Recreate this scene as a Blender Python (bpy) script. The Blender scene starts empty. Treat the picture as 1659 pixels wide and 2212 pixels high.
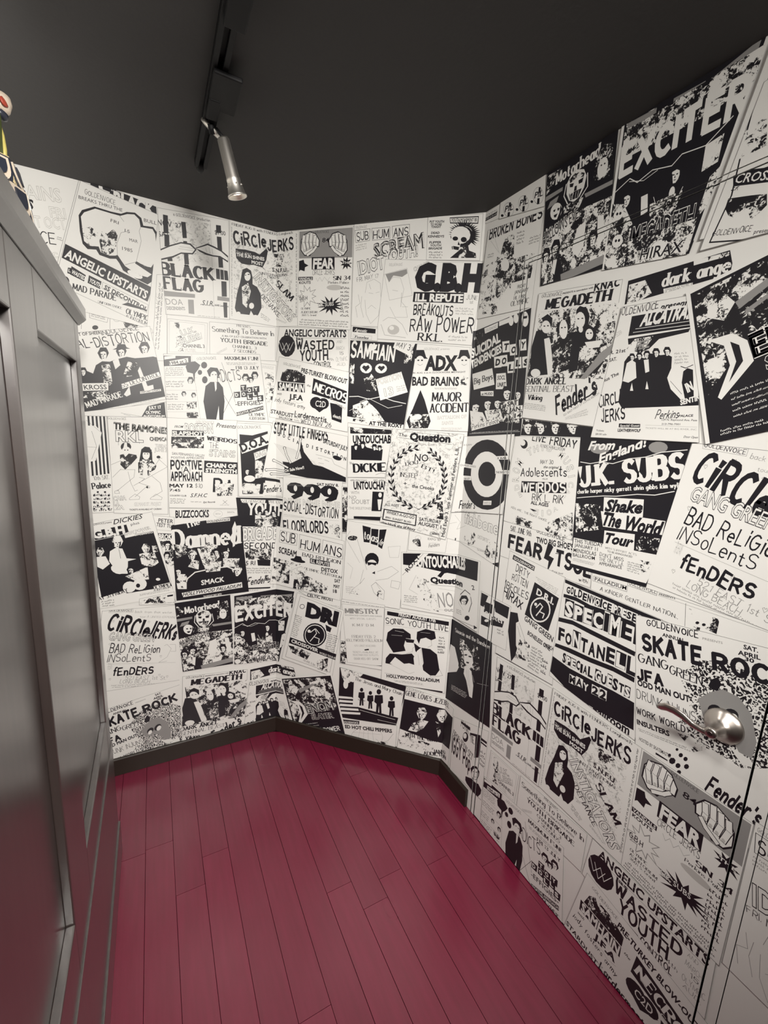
import bpy, bmesh, math, random
from mathutils import Vector, Matrix
C = bpy.context.scene.collection
# ---------------- camera ----------------
cam = bpy.data.cameras.new('camera'); camo = bpy.data.objects.new('camera', cam); C.objects.link(camo)
cam.sensor_fit = 'HORIZONTAL'; cam.sensor_width = 36.0; cam.lens = 924.97 / 1659 * 36; cam.clip_start = .01
RX, UP, FW = Vector((.8821, -.4686, .0476)), Vector((.0452, .1847, .9817)), Vector((.4688, .8639, -.1841))
M = Matrix((RX, UP, -FW)).transposed().to_4x4(); M.translation = (-.4981, -1.9829, 1.5483)
camo.matrix_world = M
bpy.context.scene.camera = camo
# ---------------- world, lights, exposure ----------------
sc = bpy.context.scene
sc.view_settings.view_transform = 'Standard'; sc.view_settings.look = 'None'
sc.view_settings.gamma = 1; sc.view_settings.exposure = 0.0; sc.view_settings.use_curve_mapping = False
w = bpy.data.worlds.new('world'); sc.world = w; w.use_nodes = True
w.node_tree.nodes['Background'].inputs[0].default_value = (.02, .02, .02, 1)
w.node_tree.nodes['Background'].inputs[1].default_value = 0.2
def lamp_aim(name, loc, target, energy, size_deg, blend=.6, rad=.02, col=(1, .955, .89)):
    l = bpy.data.lights.new(name, 'SPOT'); l.energy = energy; l.spot_size = math.radians(size_deg); l.spot_blend = blend
    l.shadow_soft_size = rad; l.color = col
    o = bpy.data.objects.new(name, l); C.objects.link(o); o.location = loc
    o.rotation_euler = (Vector(target) - Vector(loc)).to_track_quat('-Z', 'Y').to_euler(); return o
al = bpy.data.lights.new('ceiling_fill_left', 'AREA'); al.energy = 52; al.size = 1.3; al.color = (1, .96, .9)  # added uplight fill behind the partition, brightens the ceiling on the left
alo = bpy.data.objects.new('ceiling_fill_left', al); C.objects.link(alo); alo.location = (-1.55, -1.3, 1.2); alo.rotation_euler = (math.pi, -.5, 0)

# ---------------- dimensions (metres) ----------------
H = 2.35; LB = .8625; CX = LB / math.sqrt(2); ZB = .081; ZD = 2.110; S_ = math.sqrt(.5)
S1, S2, S3, S4 = 1.083, 1.1025, 1.913, 1.953       # jamb gaps left outer/inner, right inner/outer
GAP = .0022; G4 = .0009
CAPZ, CABX, CABY = 1.86, -.674, -.40
# ---------------- materials ----------------
def mat(name, col, rough=.5, metal=0.0, spec=.5, coat=0):
    m = bpy.data.materials.new(name); m.use_nodes = True; b = m.node_tree.nodes['Principled BSDF']
    b.inputs['Base Color'].default_value = (*col, 1); b.inputs['Roughness'].default_value = rough
    b.inputs['Metallic'].default_value = metal; b.inputs['Specular IOR Level'].default_value = spec
    b.inputs['Coat Weight'].default_value = coat; b.inputs['Coat Roughness'].default_value = rough
    return m
def nodes(m): return m.node_tree.nodes, m.node_tree.links, m.node_tree.nodes['Principled BSDF']
def bump(m, scale, strength, dist=.001, detail=2):
    n, l, b = nodes(m); t = n.new('ShaderNodeTexCoord'); no = n.new('ShaderNodeTexNoise'); no.inputs['Scale'].default_value = scale
    no.inputs['Detail'].default_value = detail; bp = n.new('ShaderNodeBump'); bp.inputs['Strength'].default_value = strength; bp.inputs['Distance'].default_value = dist
    l.new(t.outputs['Object'], no.inputs['Vector']); l.new(no.outputs['Fac'], bp.inputs['Height']); l.new(bp.outputs['Normal'], b.inputs['Normal'])
PW = (.76, .755, .73); PR = .42
def blotch(name, thr, scale, ink=(.012, .011, .014), paper=PW, kind='noise', soft=.02, detail=4.5, dist=1.2):
    """photocopied tone: hard threshold of a noise, ink on paper"""
    m = mat(name, paper, PR); n, l, b = nodes(m); t = n.new('ShaderNodeTexCoord')
    if kind == 'noise':
        x = n.new('ShaderNodeTexNoise'); x.inputs['Scale'].default_value = scale; x.inputs['Detail'].default_value = detail; x.inputs['Distortion'].default_value = dist
        y = n.new('ShaderNodeTexNoise'); y.inputs['Scale'].default_value = scale * .22; y.inputs['Detail'].default_value = 2; y.inputs['Distortion'].default_value = .8; l.new(t.outputs['Object'], y.inputs['Vector'])
        mx = n.new('ShaderNodeMix'); mx.inputs['Factor'].default_value = .55; l.new(x.outputs['Fac'], mx.inputs['A']); l.new(y.outputs['Fac'], mx.inputs['B']); out = mx.outputs['Result']
    elif kind == 'wave':
        x = n.new('ShaderNodeTexWave'); x.inputs['Scale'].default_value = scale; x.inputs['Distortion'].default_value = 14; x.inputs['Detail'].default_value = 3; x.inputs['Detail Scale'].default_value = 2.2; out = x.outputs['Fac']
    else:
        x = n.new('ShaderNodeTexVoronoi'); x.inputs['Scale'].default_value = scale; out = x.outputs['Distance']
    r = n.new('ShaderNodeValToRGB'); r.color_ramp.elements[0].position = thr - soft; r.color_ramp.elements[0].color = (*ink, 1)
    r.color_ramp.elements[1].position = thr + soft; r.color_ramp.elements[1].color = (*paper, 1)
    l.new(t.outputs['Object'], x.inputs['Vector']); l.new(out, r.inputs['Fac']); l.new(r.outputs['Color'], b.inputs['Base Color']); return m
INK = {'k': mat('ink_black', (.012, .011, .015), .4), 'w': mat('wallpaper_white', PW, PR), 'g': mat('ink_grey', (.27, .265, .26), PR), 'l': mat('ink_pale_grey', (.5, .49, .47), PR),
       'd': blotch('photocopy_dark', .55, 120), 'm': blotch('photocopy_mid', .5, 140), 'n': blotch('photocopy_light', .45, 160),
       's': blotch('ink_swirls', .5, 38, kind='wave', soft=.12), 'p': blotch('photocopy_speckle', .43, 330, ink=(.3, .3, .29), soft=.05)}
KEYS = 'kwgldmnsp'; MATS = [INK[k] for k in KEYS]
m_ceil = mat('ceiling_black_paint', (.037, .0355, .035), .7, spec=.35); bump(m_ceil, 60, .25, .002)
m_base = mat('baseboard_dark_wood', (.022, .015, .011), .45, spec=.35); bump(m_base, 25, .2)
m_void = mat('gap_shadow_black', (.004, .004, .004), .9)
m_plain = mat('plain_wall_paint', (.62, .6, .56), .6)
# ---------------- mesh helpers ----------------
def obj(name, bm, m, parent=None, smooth=False, label=None):
    me = bpy.data.meshes.new(name); bmesh.ops.recalc_face_normals(bm, faces=bm.faces); bm.to_mesh(me); bm.free()
    for x in (m if isinstance(m, list) else [m]): me.materials.append(x)
    if smooth:
        for p in me.polygons: p.use_smooth = True
    o = bpy.data.objects.new(name, me); C.objects.link(o)
    if parent: o.parent = parent; o.matrix_parent_inverse = parent.matrix_world.inverted()
    if label: o['label'] = label
    return o
def box(bm, x0, y0, z0, x1, y1, z1, bev=0):
    vs = [bm.verts.new(p) for p in ((x0, y0, z0), (x1, y0, z0), (x1, y1, z0), (x0, y1, z0), (x0, y0, z1), (x1, y0, z1), (x1, y1, z1), (x0, y1, z1))]
    fs = [bm.faces.new([vs[i] for i in q]) for q in ((0, 3, 2, 1), (4, 5, 6, 7), (0, 1, 5, 4), (1, 2, 6, 5), (2, 3, 7, 6), (3, 0, 4, 7))]
    if bev:
        es = set(e for f in fs for e in f.edges); bmesh.ops.bevel(bm, geom=list(es), offset=bev, segments=2, profile=.5, affect='EDGES')
def prism(bm, poly, z0, z1):
    a = [bm.verts.new((x, y, z0)) for x, y in poly]; b = [bm.verts.new((x, y, z1)) for x, y in poly]; n = len(poly)
    bm.faces.new(a[::-1]); bm.faces.new(b)
    for i in range(n): bm.faces.new((a[i], a[(i + 1) % n], b[(i + 1) % n], b[i]))
def frame_of(d):
    d = Vector(d).normalized(); t = Vector((0, 0, 1)) if abs(d.z) < .9 else Vector((1, 0, 0)); a = d.cross(t).normalized(); return a, d.cross(a)
def lathe(bm, p0, axis, prof, n=24):
    """prof = [(distance along axis, radius)]"""
    p0 = Vector(p0); d = Vector(axis).normalized(); a, b = frame_of(d); rings = []
    for h, r in prof:
        rings.append([bm.verts.new(p0 + d * h + (a * math.cos(2 * math.pi * i / n) + b * math.sin(2 * math.pi * i / n)) * max(r, 1e-5)) for i in range(n)])
    for q in range(len(rings) - 1):
        for i in range(n): bm.faces.new((rings[q][i], rings[q][(i + 1) % n], rings[q + 1][(i + 1) % n], rings[q + 1][i]))
    bm.faces.new(rings[0][::-1]); bm.faces.new(rings[-1])
def tube(bm, pts, rad, n=10, flat=None):
    """swept tube; flat = per point (ra, rb, side vector)"""
    pts = [Vector(p) for p in pts]; rings = []
    for i, p in enumerate(pts):
        d = (pts[min(i + 1, len(pts) - 1)] - pts[max(i - 1, 0)]).normalized()
        if flat: b = Vector(flat[1]); a = d.cross(b).normalized(); b = a.cross(d); ra, rb = flat[0][i]
        else: a, b = frame_of(d); ra = rb = rad[i] if isinstance(rad, (list, tuple)) else rad
        rings.append([bm.verts.new(p + a * ra * math.cos(2 * math.pi * k / n) + b * rb * math.sin(2 * math.pi * k / n)) for k in range(n)])
    for q in range(len(rings) - 1):
        for i in range(n): bm.faces.new((rings[q][i], rings[q][(i + 1) % n], rings[q + 1][(i + 1) % n], rings[q + 1][i]))
    bm.faces.new(rings[0][::-1]); bm.faces.new(rings[-1])
def thing(name, label, cat, loc=(0, 0, 0), group=None):
    o = bpy.data.objects.new(name, None); C.objects.link(o); o.location = loc; o.empty_display_size = .05
    o['label'] = label; o['category'] = cat
    if group: o['group'] = group
    bpy.context.view_layer.update(); return o
def st(o, label=None):
    o['kind'] = 'structure'
    if label: o['label'] = label
    return o
# ---------------- unrolled wall coordinate (s, z) -> room ----------------
def W3(s, z, off=0.0):
    if s <= 0: return (s, -off, z)
    if s <= LB: return (s * S_ - off * S_, -s * S_ - off * S_, z)
    return (CX - off, -CX - (s - LB), z)
# ---------------- room shell ----------------
T_ = .1
bm = bmesh.new(); box(bm, -2.4, 0, 0, 0.0, T_, H); wall_back = st(obj('wall_back', bm, INK['w']), 'far wall papered with black and white concert flyers, behind the partition end')
bm = bmesh.new(); prism(bm, [(0, 0), (CX, -CX), (CX + T_, -CX + .04), (.04, T_)], 0, H); wall_angled = st(obj('wall_angled', bm, INK['w']), 'narrow diagonal wall papered with flyers between the far wall and the door wall')
def yc(s): return -CX - (s - LB)
bm = bmesh.new()
box(bm, CX, yc(S1 - GAP), 0, CX + T_, -CX, H); box(bm, CX, yc(S4 + G4), ZD + .013, CX + T_, yc(S1 - GAP), H); box(bm, CX, -3.6, 0, CX + T_, yc(S4 + G4), H)
wall_right = st(obj('wall_right', bm, INK['w']), 'long right wall papered with flyers, with the hidden door in it')
bm = bmesh.new(); box(bm, CX, yc(S2 - GAP), 0, CX + T_, yc(S1 + GAP), ZD + .0107); box(bm, CX, yc(S4 - G4), 0, CX + T_, yc(S3 + GAP * 1.3), ZD + .0107); box(bm, CX, yc(S3 + GAP * 1.3), ZD + .0015, CX + T_, yc(S2 - GAP), ZD + .0107)
jamb = obj('door_frame', bm, INK['w'], wall_right, label='thin papered frame strip around the hidden door')
bm = bmesh.new(); box(bm, CX + .045, yc(S4 + .02), 0, CX + .06, yc(S1 - .02), ZD + .03); obj('gap_backing', bm, m_void, wall_right)
bm = bmesh.new(); box(bm, CX, yc(S3 - GAP * .8), .004, CX + .04, yc(S2 + GAP), ZD - .0015)
door = st(obj('door_1', bm, INK['w']), 'hidden flush door covered with flyers, nickel lever at its right edge')
bm = bmesh.new(); box(bm, -2.4, -3.6, H, CX + T_, T_, H + .06); ceiling = st(obj('ceiling', bm, m_ceil), 'matt black ceiling')
bm = bmesh.new(); box(bm, -2.4, -3.7, 0, CX + T_, -3.6, H); st(obj('wall_front', bm, m_plain), 'plain wall behind the viewer')
bm = bmesh.new(); box(bm, -2.5, -3.6, 0, -2.4, T_, H); st(obj('wall_left', bm, m_plain), 'plain wall beyond the partition')
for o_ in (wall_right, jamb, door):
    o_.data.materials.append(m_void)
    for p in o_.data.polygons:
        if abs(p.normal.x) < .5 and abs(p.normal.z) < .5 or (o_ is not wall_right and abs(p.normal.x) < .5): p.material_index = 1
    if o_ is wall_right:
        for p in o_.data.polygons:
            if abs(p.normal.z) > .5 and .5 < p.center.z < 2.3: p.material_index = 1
# ---------------- floor of crimson planks ----------------
m_gap = mat('plank_joint_dark', (.02, .004, .008), .8)
bm = bmesh.new(); box(bm, -2.4, -3.6, -.08, CX + T_, T_, -.0125); floor = st(obj('floor', bm, m_gap), 'glossy crimson plank floor')
def wood_red(name, tint):
    m = mat(name, (.17 * tint, .009 * tint, .034 * tint), .25, spec=.75, coat=.3); n, l, b = nodes(m); b.inputs['Coat Roughness'].default_value = .16
    t = n.new('ShaderNodeTexCoord'); mp = n.new('ShaderNodeMapping'); mp.inputs['Scale'].default_value = (14, 1.2, 1); x = n.new('ShaderNodeTexNoise'); x.inputs['Scale'].default_value = 5; x.inputs['Detail'].default_value = 6
    r = n.new('ShaderNodeValToRGB'); r.color_ramp.elements[0].position = .3; r.color_ramp.elements[1].position = .75
    r.color_ramp.elements[0].color = (.138 * tint, .0075 * tint, .028 * tint, 1); r.color_ramp.elements[1].color = (.168 * tint, .0095 * tint, .035 * tint, 1)
    l.new(t.outputs['Object'], mp.inputs['Vector']); l.new(mp.outputs['Vector'], x.inputs['Vector']); l.new(x.outputs['Fac'], r.inputs['Fac']); l.new(r.outputs['Color'], b.inputs['Base Color'])
    y = n.new('ShaderNodeTexNoise'); y.inputs['Scale'].default_value = 2; y.inputs['Detail'].default_value = 1; rr = n.new('ShaderNodeMapRange'); rr.inputs['To Min'].default_value = .23; rr.inputs['To Max'].default_value = .3
    l.new(t.outputs['Object'], y.inputs['Vector']); l.new(y.outputs['Fac'], rr.inputs['Value']); l.new(rr.outputs['Result'], b.inputs['Roughness'])
    return m
WR = [wood_red('crimson_plank_a', 1), wood_red('crimson_plank_b', .9), wood_red('crimson_plank_c', 1.1)]
rnd = random.Random(7); PWD = .0905; X0 = -.4985
joints = {0: [-.665, -1.62], 1: [-.563, -1.45], 5: [-.875, -1.75], 6: [-.975], 4: [-1.3], 3: [-1.15], 2: [-1.36]}
for k in range(-3, 13):
    xa = X0 + k * PWD; xb = min(xa + PWD, CX); js = joints.get(k, [-.4 - rnd.random() * .8, -1.9 + rnd.random() * .3])
    ys = [0.0] + sorted(js, reverse=True) + [-3.0 + rnd.random() * .3, -3.6]
    for i in range(len(ys) - 1):
        y1, y0 = ys[i] - .0006, ys[i + 1] + .0006; xx = xb - .0004
        def lim(x): return min(0.0, -x) if x > 0 else 0.0      # diagonal wall cuts the boards
        poly = [(xa + .0005, y0), (xx, y0), (xx, min(y1, lim(xx))), (xa + .0008, min(y1, lim(xa + .0008)))]
        if poly[2][1] - y0 < .02 and poly[3][1] - y0 < .02: continue
        if poly[2][1] <= y0: poly[2] = (xx, y0 + .001)
        bm = bmesh.new(); prism(bm, poly, -.012, 0)
        bmesh.ops.bevel(bm, geom=[e for e in bm.edges if all(v.co.z > -.001 for v in e.verts) and abs(e.verts[0].co.x - e.verts[1].co.x) < 1e-5], offset=.0007, segments=1, affect='EDGES')
        obj('floor_board', bm, WR[(k * 3 + i * 2) % 3], floor)
# ---------------- baseboards ----------------
def baseboard(name, pts_in, pts_out, lab):
    bm = bmesh.new(); a = pts_in; b = pts_out      # a at wall, b room side
    def ring(p, z): return [bm.verts.new((x, y, z)) for x, y in p]
    n = len(a); A0, A1, B0, B1, B2 = ring(a, .001), ring(a, ZB), ring(b, .001), ring(b, ZB - .004), ring([((x * .3 + X * .7), (y * .3 + Y * .7)) for (x, y), (X, Y) in zip(a, b)], ZB)
    for i in range(n - 1):
        for P_, Q_ in ((B0, B1), (B1, B2), (B2, A1), (A1, A0), (A0, B0)): bm.faces.new((P_[i], P_[i + 1], Q_[i + 1], Q_[i]))
    for i in (0, n - 1): bm.faces.new([A0[i], B0[i], B1[i], B2[i], A1[i]])
    return st(obj(name, bm, m_base), lab)
t = .013; k1 = t * math.tan(math.radians(22.5))
baseboard('baseboard_back', [(-2.4, 0), (0, 0)], [(-2.4, -t), (-k1, -t)], 'dark wooden baseboard under the far wall')
baseboard('baseboard_angled', [(0, 0), (CX, -CX)], [(-k1, -t), (CX - t, -CX - k1)], 'dark wooden baseboard under the diagonal wall')
baseboard('baseboard_right', [(CX, -CX), (CX, yc(1.058))], [(CX - t, -CX - k1), (CX - t, yc(1.058))], 'short dark baseboard ending beside the hidden door')
# ---------------- letter shapes ----------------
GL = {'A': '04,26,44|1232', 'B': '', }
def arc(cx, cy, rx, ry, a0, a1, n=7): return [(cx + rx * math.cos(math.radians(a0 + (a1 - a0) * i / (n - 1))), cy + ry * math.sin(math.radians(a0 + (a1 - a0) * i / (n - 1)))) for i in range(n)]
GLY = {
 'A': [[(0, 0), (2, 6)], [(2, 6), (4, 0)], [(.8, 2.2), (3.2, 2.2)]],
 'B': [[(0, 0), (0, 6)], [(0, 6)] + arc(2, 4.6, 1.6, 1.4, 90, -90) + [(0, 3.2)], [(0, 3.2)] + arc(2.2, 1.6, 1.8, 1.6, 90, -90) + [(0, 0)]],
 'C': [arc(2.2, 3, 2.2, 3, 50, 310, 11)], 'D': [[(0, 0), (0, 6)], [(0, 6)] + arc(1.6, 3, 2.4, 3, 90, -90, 9) + [(0, 0)]],
 'E': [[(0, 0), (0, 6)], [(0, 6), (3.6, 6)], [(0, 3.1), (3, 3.1)], [(0, 0), (3.7, 0)]], 'F': [[(0, 0), (0, 6)], [(0, 6), (3.6, 6)], [(0, 3.1), (2.9, 3.1)]],
 'G': [arc(2.2, 3, 2.2, 3, 50, 360, 12) + [(2.4, 3)]], 'H': [[(0, 0), (0, 6)], [(4, 0), (4, 6)], [(0, 3), (4, 3)]], 'I': [[(.8, 0), (.8, 6)]],
 'J': [[(3, 6), (3, 1.6)] + arc(1.6, 1.5, 1.4, 1.5, 0, -170, 6)], 'K': [[(0, 0), (0, 6)], [(3.8, 6), (0, 2.4)], [(1.2, 3.4), (4, 0)]], 'L': [[(0, 6), (0, 0)], [(0, 0), (3.4, 0)]],
 'M': [[(0, 0), (.2, 6)], [(.2, 6), (2.4, 1)], [(2.4, 1), (4.6, 6)], [(4.6, 6), (4.8, 0)]], 'N': [[(0, 0), (0, 6)], [(0, 6), (4, 0)], [(4, 0), (4, 6)]],
 'O': [arc(2.2, 3, 2.2, 3, 90, 450, 15)], 'P': [[(0, 0), (0, 6)], [(0, 6)] + arc(2.1, 4.4, 1.7, 1.6, 90, -90) + [(0, 2.8)]], 'Q': [arc(2.2, 3, 2.2, 3, 90, 450, 15), [(2.6, 1.6), (4.2, -.4)]],
 'R': [[(0, 0), (0, 6)], [(0, 6)] + arc(2.1, 4.5, 1.7, 1.5, 90, -90) + [(0, 3)], [(1.8, 3), (4, 0)]],
 'S': [arc(2, 4.5, 1.8, 1.5, 30, 250, 8) + arc(2, 1.5, 1.9, 1.5, 80, -150, 8)], 'T': [[(2, 0), (2, 6)], [(0, 6), (4, 6)]],
 'U': [[(0, 6), (0, 2)] + arc(2, 2, 2, 2, 180, 360, 8) + [(4, 6)]], 'V': [[(0, 6), (2, 0)], [(2, 0), (4, 6)]], 'W': [[(0, 6), (1.3, 0)], [(1.3, 0), (2.6, 5)], [(2.6, 5), (3.9, 0)], [(3.9, 0), (5.2, 6)]],
 'X': [[(0, 6), (4, 0)], [(0, 0), (4, 6)]], 'Y': [[(0, 6), (2, 3)], [(4, 6), (2, 3)], [(2, 3), (2, 0)]], 'Z': [[(0, 6), (4, 6)], [(4, 6), (0, 0)], [(0, 0), (4, 0)]],
 '0': [arc(1.9, 3, 1.9, 3, 90, 450, 13)], '1': [[(.6, 4.8), (1.6, 6), (1.6, 0)]], '2': [arc(1.9, 4.3, 1.8, 1.7, 170, -40, 7) + [(0, 0)], [(0, 0), (3.8, 0)]],
 '3': [arc(1.8, 4.5, 1.7, 1.5, 150, -90, 7) + arc(1.8, 1.5, 1.9, 1.5, 90, -150, 7)], '4': [[(3, 0), (3, 6)], [(3, 6), (0, 2)], [(0, 2), (4, 2)]], '5': [[(3.6, 6), (.5, 6)], [(.5, 6), (.3, 3.4)] + arc(1.8, 1.9, 1.9, 1.9, 130, -150, 8)],
 '6': [arc(2, 1.9, 1.8, 1.9, 90, 450, 10), [(.2, 2), (.6, 4.4), (2.8, 6)]], '7': [[(0, 6), (3.8, 6)], [(3.8, 6), (1.4, 0)]], '8': [arc(1.9, 4.5, 1.5, 1.5, 90, 450, 10), arc(1.9, 1.5, 1.8, 1.5, 90, 450, 10)],
 '9': [arc(2, 4.1, 1.8, 1.9, 90, 450, 11), [(3.8, 4), (3.4, 1.6), (1.2, 0)]], '.': [[(.3, 0), (.3, .5)]], "'": [[(.3, 6), (.3, 4.8)]], '-': [[(.3, 3), (2.2, 3)]], '!': [[(.4, 6), (.4, 1.8)], [(.4, .5), (.4, 0)]],
 '+': [[(0, 3), (3, 3)], [(1.5, 1.5), (1.5, 4.5)]], '&': [arc(1.8, 4.7, 1, 1.3, 300, 60, 7)[::-1] + [(3.6, 0)], arc(1.6, 1.5, 1.6, 1.5, 60, 330, 8)], '$': [arc(2, 4.3, 1.7, 1.2, 30, 250, 8) + arc(2, 1.8, 1.8, 1.2, 80, -150, 8), [(2, 6.4), (2, -.4)]], ',': [[(.3, .4), (.1, -.8)]], ' ': []}
GLY.update({
 'a': [arc(1.6, 1.8, 1.5, 1.8, 90, 450, 11), [(3.1, 3.6), (3.1, 0)]], 'b': [[(0, 6), (0, 0)], arc(1.6, 1.8, 1.6, 1.8, 90, 450, 11)], 'c': [arc(1.7, 1.8, 1.6, 1.8, 50, 310, 9)], 'd': [[(3.2, 6), (3.2, 0)], arc(1.6, 1.8, 1.6, 1.8, 90, 450, 11)],
 'e': [[(.1, 1.9), (3.2, 1.9)] + arc(1.65, 1.8, 1.6, 1.8, 10, 310, 10)], 'f': [[(1, 0), (1, 4.6)] + arc(2, 4.8, 1, 1.2, 180, 60, 5), [(0, 3.5), (2.3, 3.5)]], 'g': [arc(1.6, 1.8, 1.5, 1.8, 90, 450, 11), [(3.1, 3.6), (3.1, -1), (2.2, -1.9), (.4, -1.6)]],
 'h': [[(0, 6), (0, 0)], [(0, 2.4)] + arc(1.5, 2.2, 1.5, 1.4, 160, 0, 6) + [(3, 0)]], 'i': [[(.5, 3.6), (.5, 0)], [(.5, 5.3), (.5, 4.8)]], 'j': [[(1, 3.6), (1, -1), (0, -1.7)], [(1, 5.3), (1, 4.8)]], 'k': [[(0, 6), (0, 0)], [(2.8, 3.6), (0, 1.5)], [(1, 2.2), (3, 0)]],
 'l': [[(.5, 6), (.5, 0)]], 'm': [[(0, 3.6), (0, 0)], [(0, 2.4)] + arc(1.1, 2.4, 1.1, 1.2, 160, 0, 5) + [(2.2, 0)], [(2.2, 2.4)] + arc(3.3, 2.4, 1.1, 1.2, 160, 0, 5) + [(4.4, 0)]], 'n': [[(0, 3.6), (0, 0)], [(0, 2.2)] + arc(1.5, 2.2, 1.5, 1.4, 160, 0, 6) + [(3, 0)]],
 'o': [arc(1.7, 1.8, 1.6, 1.8, 90, 450, 12)], 'p': [[(0, 3.6), (0, -2)], arc(1.6, 1.8, 1.6, 1.8, 90, 450, 11)], 'q': [[(3.2, 3.6), (3.2, -2)], arc(1.6, 1.8, 1.6, 1.8, 90, 450, 11)], 'r': [[(0, 3.6), (0, 0)], [(0, 2)] + arc(1.4, 2.2, 1.3, 1.4, 150, 50, 4)],
 's': [arc(1.4, 2.7, 1.2, .9, 30, 250, 6) + arc(1.4, .9, 1.3, .9, 80, -150, 6)], 't': [[(1, 5.2), (1, .6), (1.8, 0), (2.4, .3)], [(0, 3.6), (2.3, 3.6)]], 'u': [[(0, 3.6), (0, 1.5)] + arc(1.5, 1.4, 1.5, 1.4, 180, 350, 6), [(3, 3.6), (3, 0)]],
 'v': [[(0, 3.6), (1.5, 0)], [(1.5, 0), (3, 3.6)]], 'w': [[(0, 3.6), (1, 0)], [(1, 0), (2.1, 3)], [(2.1, 3), (3.2, 0)], [(3.2, 0), (4.2, 3.6)]], 'x': [[(0, 3.6), (3, 0)], [(0, 0), (3, 3.6)]], 'y': [[(0, 3.6), (1.6, .4)], [(3.1, 3.6), (1.6, .4), (.4, -2)]], 'z': [[(0, 3.6), (2.8, 3.6), (0, 0), (2.9, 0)]]})
for ch in 'IJT':
    mn = min(p[0] for st_ in GLY[ch] for p in st_); GLY[ch] = [[(p[0] - mn, p[1]) for p in st_] for st_ in GLY[ch]]
def stroke_text(txt, style, wt, rng):
    """returns list of 2-D quads / tris in a box: x 0..W, y 0..1 cap height"""
    tris = []; x = 0.0; thick = {0: .3, 1: .5, 2: .7, 3: .95, 4: 1.2, 5: 1.4, 6: 1.6}[wt]
    for ci_, ch in enumerate(txt):
        lower = ch.islower(); up = ch if ch in GLY else ch.upper(); g = GLY.get(up, [])
        sx = .85; sy = 1.0; y0 = 0.0
        if lower: sx = .8
        if style == 'X': sx = .85 if wt < 4 else .95
        if style in 'HXJ': sy *= 1 + rng.uniform(-.13, .13) * (1 if style == 'H' else .5); y0 = rng.uniform(-.4, .4) * (1 if style == 'H' else .4)
        ang = rng.uniform(-.12, .12) if style == 'H' else (rng.uniform(-.04, .04) if style == 'X' else 0)
        wd = max([p[0] for s in g for p in s], default=2.0) * sx
        def tf(p):
            px, py = p[0] * sx, p[1] * sy + y0
            if style == 'J': px += py * .38
            return (x + px * math.cos(ang) - py * math.sin(ang) * .6, py * math.cos(ang) + px * math.sin(ang))
        for si_, s in enumerate(g):
            jt = .16 if style == 'H' and len(s) < 5 else (.05 if style == 'H' else 0); q = [tf((p[0] + rng.uniform(-jt, jt), p[1] + rng.uniform(-jt, jt))) for p in s]
            m_ = len(q); closed = m_ > 4 and math.hypot(q[0][0] - q[-1][0], q[0][1] - q[-1][1]) < .3; tk = thick * (rng.uniform(.85, 1.15) if style == 'H' else 1); sd = []
            for i in range(m_ - 1):
                dx, dy = q[i + 1][0] - q[i][0], q[i + 1][1] - q[i][1]; L = math.hypot(dx, dy) or 1e-6; sd.append((dx / L, dy / L))
            L_, R_ = [], []
            for i in range(m_):
                d0 = sd[i - 1] if i > 0 else (sd[-1] if closed else sd[0]); d1 = sd[i] if i < m_ - 1 else (sd[0] if closed else sd[-1])
                dx, dy = d0[0] + d1[0], d0[1] + d1[1]; L = math.hypot(dx, dy) or 1e-6; dx /= L; dy /= L; mt = min(1 / max(dx * d0[0] + dy * d0[1], .5), 1.6)
                t = tk
                if style == 'S': t = thick * (.62 + .6 * abs(dy) ** 1.5)
                if style == 'H' and not closed and m_ == 2: t *= (1.15, .75)[i]
                e = 0 if (closed or 0 < i < m_ - 1) else (.12 if style == 'S' else .3) * t * (-1 if i == 0 else 1)
                px, py = q[i][0] + dx * e, q[i][1] + dy * e; t *= mt / 2
                L_.append((px - dy * t, py + dx * t)); R_.append((px + dy * t, py - dx * t))
            for i in range(m_ - 1): tris.append((si_ % 4, [L_[i], R_[i], R_[i + 1], L_[i + 1]]))
            if style == 'S' and len(s) == 2:
                for k, (px, py) in enumerate(q):
                    if abs(q[0][1] - q[1][1]) > 1.5 and (abs(s[k][1]) < .1 or abs(s[k][1] - 6) < .1 or abs(s[k][1] - 3.6) < .1):
                        sw = thick * .55 + .38; sh = .17 + thick * .08; sg = 1 if s[k][1] < 1 else -1; tris.append((3.4, [(px - sw, py), (px + sw, py), (px + sw, py + sg * sh), (px - sw, py + sg * sh)]))
            if style == 'S' and len(s) == 2 and abs(s[0][1] - s[1][1]) < .1 and s[0][1] in (0, 6) and ch in 'EFTLZ':
                sg = 1 if s[0][1] == 0 else -1
                for k, (px, py) in enumerate(q):
                    if k == 1 or ch == 'T': tris.append((3.7, [(px - .22, py - sg * .2), (px + .18, py - sg * .2), (px + .18, py + sg * 1.25), (px - .02, py + sg * 1.25)]))
        nx_ = txt[ci_ + 1] if ci_ + 1 < len(txt) else ''; x -= .7 if style == 'S' and nx_ == 'T' and ch in 'EFLA' else 0
        x += wd + ((.6 if style == 'S' else .75) + thick * (.62 if style == 'S' else .75)) * (1 if ch != ' ' else .9)
    W = max(x - .7 - thick * .6, .5)
    return [(gi, [(a / W, b / 6.0) for a, b in q]) for gi, q in tris]
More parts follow.
